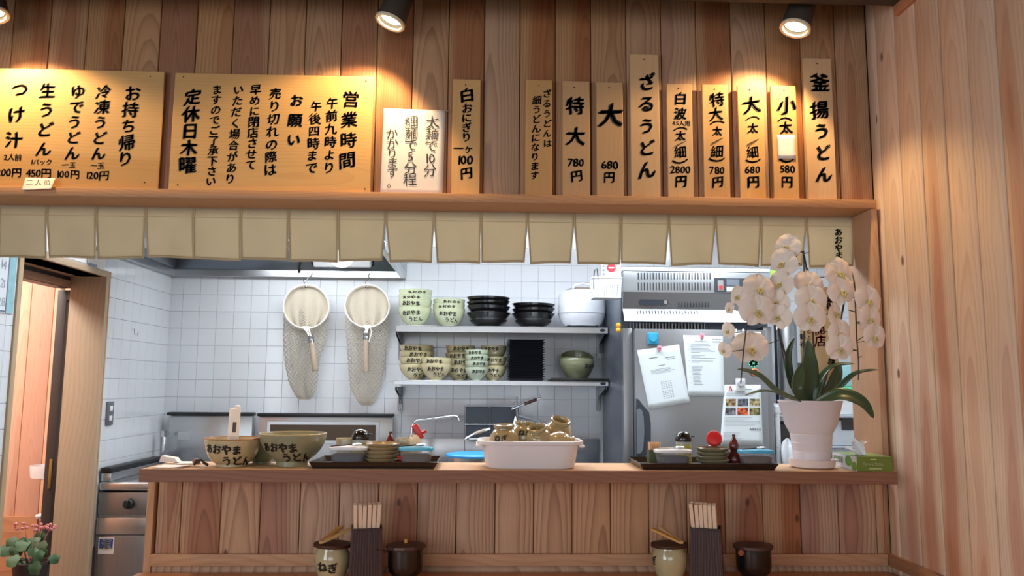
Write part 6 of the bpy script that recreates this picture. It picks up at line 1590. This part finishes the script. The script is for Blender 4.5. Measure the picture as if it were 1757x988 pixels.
jar('glazed jar with thick brush marks, second from the left in the white tub', 898.5, 751, 2.4428, .78, (-.1, .08, 0), ('ねぎ',), -PI/2)
jar('glazed jar leaning left with a plain front, centre of the white tub', 925, 757, 2.4097, .78, (.30, -.28, .3), ('ぎ',), -PI/2-.95)
jar('glazed jar raised at the back right of the white tub', 957, 745, 2.4570, .80, (.35, .18, .0), ('ね',), -PI/2-.2)
jar('glazed jar lying on its side, neck to the right, in the white tub', 960, 762, 2.3908, .70, (.15, 1.62, 0))

# ---------------------------------------------------------------- tissue box
a = PZ(1468, 808, ZS); b_ = PZ(1532, 807, ZS); Yb = 2.3275
t = thing('tissue_box', 'green and white tissue box at the right end of the shelf', 'tissue box', (0, 0, 0))
xa_, xb_ = PY(1470.5, 806, Yb).x, PY(1532, 806, Yb).x; hh = PY(1500, 784, Yb).z-ZS
ang = math.radians(14); wv = xb_-xa_; L_ = .225
# footprint: front face seen square on, the long side running back to the left
o4 = v3(xa_, Yb, ZS+.0004); ex = v3(1, .02, 0)*wv; 
far = v3(PY(1430, 797, 2.4948).x, 2.4995, ZS+.0004); ey = far-o4
def tp(u, v, z): return o4+ex*u+ey*v+v3(0, 0, z)
def face(pts, nm, m, par=None): m_ = MB(); m_.quad(*pts); return m_.build(nm, m, par, solid=.0008, smooth=False)
TG = mat('tissue_green', (112, 132, 48), .45, var=.05); TW = mat('tissue_white', (214, 214, 224), .45, var=.03); TL = mat('tissue_leaf', (110, 160, 70), .5, var=.2)
t.location = o4
def rel(p): return p-o4
face([rel(tp(0, 0, 0)), rel(tp(1, 0, 0)), rel(tp(1, 0, hh)), rel(tp(0, 0, hh))], 'front_panel', TG, t)
lf = face([rel(tp(0, 1, 0)), rel(tp(0, 0, 0)), rel(tp(0, 0, hh)), rel(tp(0, 1, hh))], 'side_panel', TW, t)
face([rel(tp(1, 0, 0)), rel(tp(1, 1, 0)), rel(tp(1, 1, hh)), rel(tp(1, 0, hh))], 'side_panel', TG, t)
face([rel(tp(1, 1, 0)), rel(tp(0, 1, 0)), rel(tp(0, 1, hh)), rel(tp(1, 1, hh))], 'back_panel', TG, t)
face([rel(tp(0, 0, hh)), rel(tp(1, 0, hh)), rel(tp(1, 1, hh)), rel(tp(0, 1, hh))], 'top_panel', TG, t)
exn, eyn = ex.normalized(), ey.normalized(); nl = v3(-eyn.y, eyn.x, 0)
if nl.x > 0: nl = -nl
for (v_, z_, s_) in ((.32, hh*.6, .35), (.10, hh*.3, .30)):
    m_ = MB(); pts = [rel(tp(0, v_, z_))+eyn*(math.cos(a_)*hh*s_*1.6)+v3(0, 0, max(-z_+.001, min(hh-z_-.001, math.sin(a_)*hh*s_*1.1)))+nl*.0009 for a_ in [2*PI*k/16 for k in range(16)]]; m_.slab(pts, nl, .0003); m_.build('leaf_print', TL, lf, smooth=False)
m_ = MB(); m_.quad(rel(tp(.38, 0, hh*.78))+v3(0, -.0012, 0), rel(tp(.56, 0, hh*.78))+v3(0, -.0012, 0), rel(tp(.56, 0, hh*.86))+v3(0, -.0012, 0), rel(tp(.38, 0, hh*.86))+v3(0, -.0012, 0)); row(m_, 'flowerbox.', rel(tp(.46, 0, hh*.52)), hh*.34, .0012, .02, right=exn); m_.quad(rel(tp(.34, 0, hh*.14))+v3(0, -.0012, 0), rel(tp(.70, 0, hh*.14))+v3(0, -.0012, 0), rel(tp(.70, 0, hh*.20))+v3(0, -.0012, 0), rel(tp(.34, 0, hh*.20))+v3(0, -.0012, 0))
m_.build('lettering', mat('pale_green_print', (206, 210, 160), .5), t, smooth=False)
m_ = MB()
for k in range(5): m_.add([rel(tp(0, .55+.08*k, hh*(.35+.1*j)))+nl*.001+v3(0, 0, s2) + eyn*s1 for j in (0,) for s1, s2 in ((0, 0), (.012, 0), (.012, hh*.45), (0, hh*.45))], [(0, 1, 2, 3)])
m_.build('side_print', mat('side_print_grey', (128, 146, 110), .5), t, smooth=False)
# tissue standing out
P = rel(tp(.32, .28, hh)); m_ = MB()
def tis(u, v):
    a_ = (u-.5)*2.4570; return P+v3(math.sin(a_)*(.010+.016*v)+.006*math.sin(v*5+u*9)-.004, .012*math.cos(u*11+v*3), .001+.050*v*(1-.22*abs(math.sin(u*8+.6))))
m_.grid(tis, 24, 14)
m_.build('tissue', mat('tissue_paper', (244, 244, 248), .9, var=.01), t, solid=.0004)
m_ = MB(); m_.grid(lambda u, v: P+v3(-.004-.034*v+.006*math.sin(u*6), -.012+.024*u, .001+.010*v+.018*math.sin(v*2.4570)*(.4+.6*u)), 12, 12); m_.build('tissue', mat('tissue_paper', (244, 244, 248), .9, var=.01), t, solid=.0004)

# ================================================================ ORCHID
YO = 2.4334
PX0 = PY(1390, 700, YO).x
zr = PY(1390, 687, YO).z-ZS; Rr = ms(107, YO)/2; Rb = ms(60, YO)/2
t = thing('potted_orchid', 'large white orchid in a white pot with saucer at the right end of the shelf', 'plant', (PX0, YO, ZS+.0003))
POTM = mat('pot_white', (226, 216, 220), .35, var=.02)
zz1 = .022
def fr(f_): return zz1-.01+(zr-zz1+.01)*f_
m_ = MB(); m_.lathe([(0, fr(0)), (Rb*.93, fr(0)), (Rb, fr(.02)), (Rb*1.06, fr(.19)), (Rb*1.045, fr(.2)), (Rb*1.12, fr(.33)), (Rb*1.105, fr(.34)), (Rb*1.17, fr(.46)), (Rb*1.155, fr(.47)), (Rb+(Rr-Rb)*.56, fr(.62)), (Rr*.985, fr(.97)), (Rr, fr(.98)), (Rr, fr(1.0)), (Rr*.95, fr(1.0)), (Rr*.9, fr(.9)), (0, fr(.88))], 48); m_.build('pot', POTM, t, angle=30)
Rs = ms(77, YO)/2; m_ = MB(); m_.lathe([(0, 0), (Rs*.85, 0), (Rs*.95, .004), (Rs, zz1), (Rs*1.02, zz1+.003), (Rs*.95, zz1+.003), (Rs*.9, .009), (0, .008)], 48); m_.rbox(Rs*.98, Rs*1.18, -.010, .010, zz1-.004, zz1+.003, .002, 2); m_.build('saucer', mat('saucer_white', (236, 222, 220), .35, var=.02), t)
m_ = MB(); m_.lathe([(Rr*.9, fr(.9)), (Rr*.5, fr(.95)), (0, fr(.96))], 24)
m_.build('bark_mix', mat('bark', (70, 56, 46), .9, var=.4, nscale=60, bump=1, bscale=90), t)
OT = Vector(t.location)
def oq(px, py, Y): return PY(px, py, Y)-OT
LEAF = mat('orchid_leaf', (58, 78, 52), .32, var=.18, nscale=14, coat=.15)
STEM = mat('orchid_stem', (52, 44, 38), .5, var=.2); 
def leaf(pts, wid, fold=.25, m=LEAF, tw=None):
    """spine points (picture x, picture y, depth), widths in metres; a channelled strap leaf"""
    sp_ = [oq(*p) for p in pts]; n = 26; L = []
    k = len(sp_)
    def cr(i, f_):
        p0, p1, p2, p3 = sp_[max(i-1, 0)], sp_[i], sp_[min(i+1, k-1)], sp_[min(i+2, k-1)]
        return .5*((2*p1)+(p2-p0)*f_+(2*p0-5*p1+4*p2-p3)*f_*f_+(3*p1-p0-3*p2+p3)*f_**3)
    for j in range(n+1):
        s = j/n*(k-1); i = min(int(s), k-2); L.append(cr(i, s-i))
    vs = []
    for j in range(n+1):
        tg = (L[min(j+1, n)]-L[max(j-1, 0)]).normalized(); f_ = j/n
        side = tg.cross(v3(0, -1, 0) if tw is None else tw)
        if side.length < .2: side = v3(1, 0, 0)
        side.normalize(); nr = side.cross(tg)
        w = wid*(math.sin(PI*min(1, .12+f_*.88))**.55)*(.62+.38*math.sin(PI*f_)) if f_ < 1 else 0
        for a_ in (-1, -.66, -.33, 0, .33, .66, 1):
            vs.append(L[j]+side*(a_*w)+nr*((a_*a_)*w*fold))
    m_ = MB(); m_.add(vs, [(j*7+i, j*7+i+1, (j+1)*7+i+1, (j+1)*7+i) for j in range(n) for i in range(6)]); o = m_.build('leaf', m, t, solid=.0022); return o
UP = v3(0, -.35, 1)
leaf([(1392, 692, 2.4192), (1390, 655, 2.4097), (1388, 615, 2.3956), (1386, 583, 2.3908)], ms(15, 2.4097), .2)
leaf([(1398, 690, 2.4097), (1408, 655, 2.4050), (1430, 630, 2.3908), (1466, 624, 2.3625)], ms(9, 2.3625), .5, tw=UP)
leaf([(1405, 690, 2.4003), (1440, 668, 2.3814), (1470, 642, 2.3625), (1507, 634, 2.3342)], ms(8, 2.3625), .6, tw=UP)
leaf([(1400, 690, 2.3908), (1440, 677, 2.3531), (1478, 690, 2.3153), (1499, 717, 2.2963)], ms(13, 2.3153), .3, tw=v3(0, -.9, .5))
leaf([(1378, 690, 2.4003), (1335, 675, 2.3719), (1300, 645, 2.3436), (1266, 633, 2.3153)], ms(10, 2.3625), .5, tw=v3(0, -.6, .8), m=mat('orchid_leaf_light', (88, 108, 88), .35, var=.15))
leaf([(1375, 690, 2.3625), (1340, 676, 2.3247), (1310, 671, 2.3058), (1279, 678, 2.2869)], ms(5, 2.3625), .5, tw=v3(0, -.3, 1), m=mat('orchid_leaf_light', (88, 108, 88), .35, var=.15))
leaf([(1378, 688, 2.4570), (1358, 655, 2.4570), (1352, 610, 2.4475), (1363, 578, 2.4381)], ms(7, 2.4570), .3)
leaf([(1385, 690, 2.3908), (1368, 668, 2.3814), (1372, 640, 2.3908), (1380, 620, 2.4003)], ms(11, 2.3625), .3)
leaf([(1400, 690, 2.4381), (1425, 665, 2.4570), (1436, 640, 2.4664), (1440, 622, 2.4664)], ms(11, 2.4570), .3)
def stem(pts, r0_, r1_):
    P_ = [oq(*p) for p in pts]; n = len(P_); out = []
    for i in range(n-1):
        for s in range(6):
            f_ = s/6; p0, p1, p2, p3 = P_[max(i-1, 0)], P_[i], P_[i+1], P_[min(i+2, n-1)]
            out.append(.5*((2*p1)+(p2-p0)*f_+(2*p0-5*p1+4*p2-p3)*f_*f_+(3*p1-p0-3*p2+p3)*f_**3))
    out.append(P_[-1]); m = len(out); m_ = MB(); m_.tube(out, [r0_+(r1_-r0_)*i/(m-1) for i in range(m)], 8); o = m_.build('stem', STEM, t); return out, o
s1, so1 = stem([(1378, 688, 2.4097), (1362, 650, 2.4097), (1345, 600, 2.4003), (1332, 545, 2.3908), (1326, 500, 2.3719), (1315, 482, 2.3436), (1300, 474, 2.3247), (1290, 500, 2.3153), (1284, 540, 2.3058), (1276, 600, 2.2963), (1271, 658, 2.2869)], .0034, .0018)
s2, so2 = stem([(1395, 688, 2.4286), (1398, 640, 2.4570), (1394, 560, 2.4759), (1388, 500, 2.4759), (1382, 450, 2.4570), (1376, 432, 2.4192), (1366, 440, 2.3814), (1352, 470, 2.3436), (1344, 510, 2.3247), (1340, 550, 2.3153)], .0034, .0018)
s3, so3 = stem([(1388, 690, 2.4192), (1380, 620, 2.4381), (1380, 560, 2.4381), (1383, 500, 2.4381), (1384, 462, 2.4097), (1388, 470, 2.3625), (1392, 520, 2.3247), (1392, 560, 2.3247)], .003, .0016)
s4, so4 = stem([(1405, 688, 2.4286), (1425, 620, 2.4570), (1440, 560, 2.4664), (1452, 500, 2.4570), (1458, 468, 2.4192), (1465, 480, 2.3814), (1468, 530, 2.3531), (1470, 580, 2.3436), (1473, 620, 2.3342), (1473, 652, 2.3342)], .0034, .0018)
s5, so5 = stem([(1372, 690, 2.4381), (1352, 650, 2.4759), (1342, 600, 2.4948), (1334, 560, 2.4948)], .0024, .002)
for (x, y, Y, dx, dy) in ((1376, 432, 2.4192, -10, -4), (1378, 436, 2.4192, 10, -4), (1372, 452, 2.4192, -10, 0), (1467, 535, 2.3531, -13, -4), (1469, 553, 2.3531, 9, -1), (1470, 585, 2.3436, 12, -8), (1471, 602, 2.3436, -8, -3), (1472, 614, 2.3342, 7, -3)):
    m_ = MB(); m_.tube([oq(x, y, Y), oq(x+dx, y+dy, Y-.005)], [.0018, .0011], 6); m_.build('stem_spur', STEM, t)
m_ = MB(); m_.tube([oq(1385, 690, 2.4570), oq(1381, 560, 2.5137), oq(1379, 430, 2.5137)], .0022, 6); m_.build('support_wire', BLKP, t)

PET = mat('orchid_petal', (250, 234, 224), .55, var=.03, nscale=20, sub=.25)
LIP = mat('orchid_lip', (216, 200, 132), .5, var=.25, nscale=80)
def petal_mesh(l, w, cup, name, pt=1.0, nar=.35):
    m_ = MB()
    def fn(u, v):
        a_ = (u-.5)*2; ww = w*math.sin(PI*min(1, (.06+v*.94)))**.6*(nar+(1-nar)*min(1, v*2.2))
        if v > .97: ww *= .5
        return v3(a_*ww, -cup*(a_*a_)*w*1.0 - .10*l*math.sin(v*PI) + .0012*math.sin(a_*7+v*5), v*l)
    m_.grid(fn, 8, 10); return m_.mesh(name, PET, True, 80)
PM_side = petal_mesh(.053, .036, -.10, 'petal', nar=.35); PM_sep = petal_mesh(.047, .021, .10, 'petal')
m_ = MB(); m_.ball((0, -.006, -.002), .0055, 12, sc=(1, 1.3, 1.0)); m_.ball((-.006, -.010, -.010), .0055, 10, sc=(.7, 1, 1.1)); m_.ball((.006, -.010, -.010), .0055, 10, sc=(.7, 1, 1.1)); m_.ball((0, -.012, -.014), .004, 10, sc=(.9, 1, 1.4)); m_.tube([(0, -.01, -.016), (-.004, -.012, -.024)], .0009, 4); m_.tube([(0, -.01, -.016), (.004, -.012, -.024)], .0009, 4)
LM = m_.mesh('flower', LIP, True, 60)
def flower(px, py, Y, wpx, yaw=0, pitch=0, roll=0):
    P_ = oq(px, py, Y); s = ms(wpx, Y)/.096
    o = bpy.data.objects.new('flower', LM); COL.objects.link(o); o.parent = t; o.location = P_
    o.rotation_mode = 'XYZ'; o.rotation_euler = (Matrix.Rotation(math.radians(yaw), 3, 'Z') @ Matrix.Rotation(math.radians(pitch), 3, 'X') @ Matrix.Rotation(math.radians(roll), 3, 'Y')).to_euler()
    o.scale = (s, s, s)
    for me, ang, yo in ((PM_sep, 0, .002), (PM_sep, 140, .002), (PM_sep, -140, .002), (PM_side, 74, -.001), (PM_side, -74, -.001)):
        p_ = bpy.data.objects.new('petal', me); COL.objects.link(p_); p_.parent = o; p_.rotation_euler = (0, math.radians(ang+random.uniform(-5, 5)), 0); p_.location = (0, yo, 0)
        q2 = random.uniform(.94, 1.05); p_.scale = (q2, 1, q2)
    # short flower stalk to the nearest stem point
    best = min((st for S_ in (s1, s2, s3, s4) for st in S_), key=lambda c: (c-P_).length)
    m_ = MB(); m_.tube([P_+v3(0, .004, 0), (P_+best)/2+v3(0, .006, -.004), best], .0013, 5); m_.build('flower_stalk', STEM, t)
# yaw>0 turns the face to the right
F_ = [(1302, 496, 2.2869, 58, 8, -8, 6), (1299, 533, 2.2774, 60, 4, 6, -3), (1288, 597, 2.39, 62, 0, 0, 0),
      (1268, 508, 2.3058, 40, -62, 0, 30), (1252, 529, 2.3153, 24, -70, 0, 0), (1250, 567, 2.3153, 32, -65, 5, 20), (1243, 600, 2.3153, 30, -60, 10, 30),
      (1352, 424, 2.3342, 48, -48, -10, 40), (1345, 452, 2.3153, 52, -42, -4, 42), (1340, 486, 2.3058, 46, -50, 0, 30), (1335, 518, 2.3058, 46, -52, 4, 30), (1337, 543, 2.2963, 46, -44, 8, 25),
      (1388, 488, 2.3153, 54, 10, -10, 4), (1391, 515, 2.2963, 58, 6, 0, 2), (1389, 545, 2.2774, 58, 4, 6, 0),
      (1438, 469, 2.3247, 58, 20, -8, -28), (1443, 500, 2.3153, 56, 16, -2, -18), (1432, 538, 2.3058, 46, 40, 0, -35), (1440, 572, 2.2963, 54, 26, 6, -10), (1441, 597, 2.2869, 52, 10, 16, 0),
      (1489, 515, 2.2963, 56, 22, 0, 8), (1492, 547, 2.2869, 54, 28, 4, 14), (1500, 578, 2.2774, 50, 24, 8, 12)]
for f_ in F_: flower(*f_)
# gift card standing in the pot
CARD = mat('gift_card', (222, 206, 170), .8, var=.03)
Yc = 2.4995; a = PY(1370, 500, Yc); b_ = PY(1440, 640, Yc)
tc_ = thing('gift_card', 'tall cream congratulation card with red and black writing, standing behind the orchid', 'card', ((a.x+b_.x)/2, Yc, ZS+zr+.004))
w = (b_.x-a.x)/2; zc_ = ZS+zr+.004
m_ = MB(); m_.rbox(-w, w, 0, .0015, PY(1400, 655, Yc).z-zc_, PY(1400, 492, Yc).z-zc_, .0005, 1); m_.build('card_sheet', CARD, tc_)
base = Vector(tc_.location)
def fcard(m_):
    column(m_, '釜揚う', 1424, 512, 1424, 537, 12, Yc, .05); column(m_, '様', 1427, 620, 1427, 620, 13, Yc, .05); column(m_, 'とと', 1388, 568, 1388, 579, 8, Yc, .03); column(m_, '銭谷', 1377, 577, 1377, 590, 9, Yc, .04)
letters(tc_, base, fcard)
letters(tc_, base, lambda m_: column(m_, '御開店', 1405, 546, 1407, 585, 18, Yc, .03), mat('red_ink', (176, 40, 48), .6), 'red_lettering')
m_ = MB(); m_.tube([(0, .004, -.03), (0, .004, .25)], .0025, 6); m_.build('card_stick', W_TONG, tc_)

# ================================================================ ON THE DINING COUNTER
ZD = Z_DIN
def dine_set(k, jx, jw, tongs_dir, cx, cyaw, pot_x, spoon_out, LB):
    Y = 2.36
    # jar
    R = ms(58, Y)/2; ztop = PY(jx, 937, Y).z; h = ztop-ZD
    t = thing('onion_jar', LB[0], 'jar', (PY(jx, 960, Y).x, Y, ZD+.0003))
    pr = [(0, 0), (R*.66, 0), (R*.68, h*.04), (R*.70, h*.10), (R*.92, h*.38), (R, h*.62), (R*.97, h*.80), (R*.86, h*.92), (R*.84, h), (R*.78, h), (R*.78, h*.9), (R*.88, h*.6), (R*.6, h*.15), (0, h*.1)]
    m_ = MB(); m_.lathe(pr, 44); m_.build('jar_body', mat('jar_celadon', (178, 172, 136), .14, var=.06, nscale=8, coat=.8), t)
    if k == 0: b_ = on_lathe(('ねぎ',), prof_rad(pr[:9]), h*.50, R*.62, -PI/2-.12, bold=.07, tilt=-.1)
    else: b_ = on_lathe(('ぎ',), prof_rad(pr[:9]), h*.62, R*.5, -PI/2-1.35, bold=.07)
    b_.build('lettering', INK, t, smooth=False)
    q_ = Matrix.Translation((0, 0, h+.0004)) @ RY(0.04 if k == 0 else -.03)
    m_ = MB(); m_.lathe([(0, 0), (R*1.06, 0), (R*1.08, .003), (R*1.06, .008), (0, .010)], 40, m=q_); m_.build('wooden_lid', W_DARK, t)
    # tongs on the lid
    P = v3(t.location.x, Y, ZD+h+.0125); s = tongs_dir
    tg = thing('bamboo_tongs', LB[1], 'tongs', P)
    for nm, e, yy in (('arm', v3(s*.048, .012, .034), -.002), ('arm', v3(s*.018, .035, .036), .004)):
        a_ = v3(-s*.026, -.028+yy, .004); ln = (e-a_).length; qq = (e-a_).to_track_quat('X', 'Z').to_matrix().to_4x4(); qq.translation = a_
        m_ = MB(); m_.rbox(0, ln, -.0075, .0075, -.0035, .0035, .001, 1, m=qq); m_.build('arm', W_TONG, tg)
    m_ = MB(); m_.rbox(-s*.026-.007, -s*.026+.007, -.036, -.022, .0, .009, .003, 2); m_.build('joint', W_TONG, tg)
    # chopstick box
    Yb = 2.35; w1 = ms(47, Yb)/2; w0 = ms(54, Yb)/2; zb = PY(cx, 905, Yb).z-ZD
    t = thing('chopstick_box', LB[2], 'box', (PY(cx, 950, Yb).x, Yb, ZD+.0003), (0, 0, cyaw))
    d1, d0 = w1*.75, w0*.75
    BOX = mat('ribbed_dark_box', (62, 36, 30), .4, var=.2, nscale=30)
    n = 11
    for side in range(4):
        rib = MB()
        for i in range(n):
            u0, u1 = -1+2*i/n, -1+2*(i+.72)/n
            def pt(u, f_, off):
                W = w0+(w1-w0)*f_; D = d0+(d1-d0)*f_
                if side == 0: return v3(u*W, -D-off, zb*f_)
                if side == 1: return v3(W+off, u*D, zb*f_)
                if side == 2: return v3(-u*W, D+off, zb*f_)
                return v3(-W-off, -u*D, zb*f_)
            rib.add([pt(u0, 0, 0), pt(u1, 0, 0), pt(u1, 1, 0), pt(u0, 1, 0), pt(u0+.02, 0, .002), pt(u1-.02, 0, .002), pt(u1-.02, 1, .002), pt(u0+.02, 1, .002)], [(4, 5, 6, 7), (0, 4, 7, 3), (5, 1, 2, 6), (3, 7, 6, 2)])
            rib.add([pt(u0, 0, 0), pt(-1+2*(i+1)/n, 0, 0), pt(-1+2*(i+1)/n, 1, 0), pt(u0, 1, 0)], [(0, 1, 2, 3)])
        rib.build('ribbed_panel', BOX, t, smooth=False)
    m_ = MB(); m_.box(-w0, w0, -d0, d0, 0, .003); m_.build('base', BOX, t, smooth=False)
    m_ = MB()
    for a_ in ((-w1-.003, w1+.003, -d1-.003, -d1+.001), (-w1-.003, w1+.003, d1-.001, d1+.003), (-w1-.003, -w1+.001, -d1+.0011, d1-.0011), (w1-.001, w1+.003, -d1+.0011, d1-.0011)): m_.rbox(a_[0], a_[1], a_[2], a_[3], zb-.003, zb+.003, .001, 1)
    m_.build('top_rim', mat('rim_dark', (46, 28, 24), .4), t)
    # chopsticks
    CH = mat('pale_chopstick', (230, 200, 174), .55, var=.05, nscale=20)
    zt_ = PY(cx, 863, Yb).z-ZD; ln = zt_-.006
    m_ = MB(); m_.rbox(-.0054, .0054, -.0025, .0025, -ln, 0, .0009, 1); cm = m_.mesh('chopsticks', CH)
    rg = random.Random(40+k); lean = 0.0 if k == 0 else -.05
    for ix in range(6):
        for iy in range(6):
            o = bpy.data.objects.new('chopsticks', cm); COL.objects.link(o)
            x_ = (-w1+.008+ix*(2*w1-.016)/5)*(.95); y_ = (-d1+.006+iy*(2*d1-.012)/5)*.93
            if k == 1: x_ -= .003
            fx = x_/w1
            tilt_ = lean*(1 if k else 0)+ (.06*fx if k == 0 else 0.02*(fx < -.6)*-2)
            loc = Matrix.Rotation(cyaw, 4, 'Z') @ v3(x_+math.sin(tilt_)*ln*.35, y_, zt_-rg.uniform(0, .004))
            o.location = Vector(t.location)+loc; o.rotation_euler = (0, tilt_+rg.uniform(-.008, .008), cyaw+rg.uniform(-.02, .02))
            tag(o, LB[4], 'chopsticks', LB[5])
    # black pot with wooden lid
    R = ms(60, Y)/2; ztop = PY(pot_x, 940, Y).z; h = ztop-ZD
    t = thing('black_condiment_pot', LB[3], 'pot', (PY(pot_x, 960, Y).x, Y, ZD+.0003))
    m_ = MB(); m_.lathe([(0, 0), (R*.62, 0), (R*.64, h*.12), (R*.70, h*.20), (R*.92, h*.34), (R*.97, h*.5), (R*.97, h), (R*.9, h), (R*.9, h*.5), (R*.6, h*.22), (0, h*.2)], 44); m_.build('pot_body', mat('black_glazed_pot', (18, 18, 20), .25, coat=.25), t)
    q_ = Matrix.Translation((.0, 0, h+.0004)) @ RY(-.02)
    m_ = MB(); m_.lathe([(0, 0), (R*1.08, 0), (R*1.10, .004), (R*1.08, .009), (R*.5, .013), (0, .014)], 12 if k == 0 else 40, m=q_); lid = m_.build('wooden_lid', mat('dark_lid', (70, 46, 40), .45, var=.2, nscale=20, stretch=(1, 12, 1)), t, angle=20)
    if k == 0:
        m_ = MB(); m_.lathe([(0, .014), (.005, .014), (.005, .024), (0, .025)], 12); m_.v = [(x, y, z+h) for x, y, z in m_.v]; m_.build('lid_peg', W_TONG, lid)
        m_ = MB(); m_.tube([(-R*.9, -.02, h-.006), (-R*1.25, -.030, h+.0), (-R*1.5, -.040, h+.003)], [.005, .004, .003], 8, flat=.5); m_.build('spoon_handle', W_DARK, t)
    else:
        m_ = MB(); m_.tube([(-R*.75, -R*.55, h-.010), (-R*.95, -R*.75, h-.006)], [.006, .009], 10); m_.build('spoon_end', mat('glossy_wood_spoon', (150, 84, 54), .2, coat=.6), t)
dine_set(0, 570, 58, 1, 628, .16, 696, True, ['glazed onion jar with brush writing, left set on the dining counter', 'bamboo tongs pointing right on the lid of the left onion jar', 'ribbed dark chopstick box of the left set', 'black pot with an octagonal dark lid and wooden peg, left set', 'pale wooden chopsticks standing in the left ribbed box', 'chopsticks in the left box'])
dine_set(1, 1149, 58, -1, 1212, -.32, 1293, False, ['plain fronted glazed onion jar, right set on the dining counter', 'bamboo tongs pointing left on the lid of the right onion jar', 'ribbed dark chopstick box of the right set', 'black pot with a round dark lid and glossy spoon end, right set', 'pale wooden chopsticks standing in the right ribbed box', 'chopsticks in the right box'])
bpy.data.objects.remove(_fo)
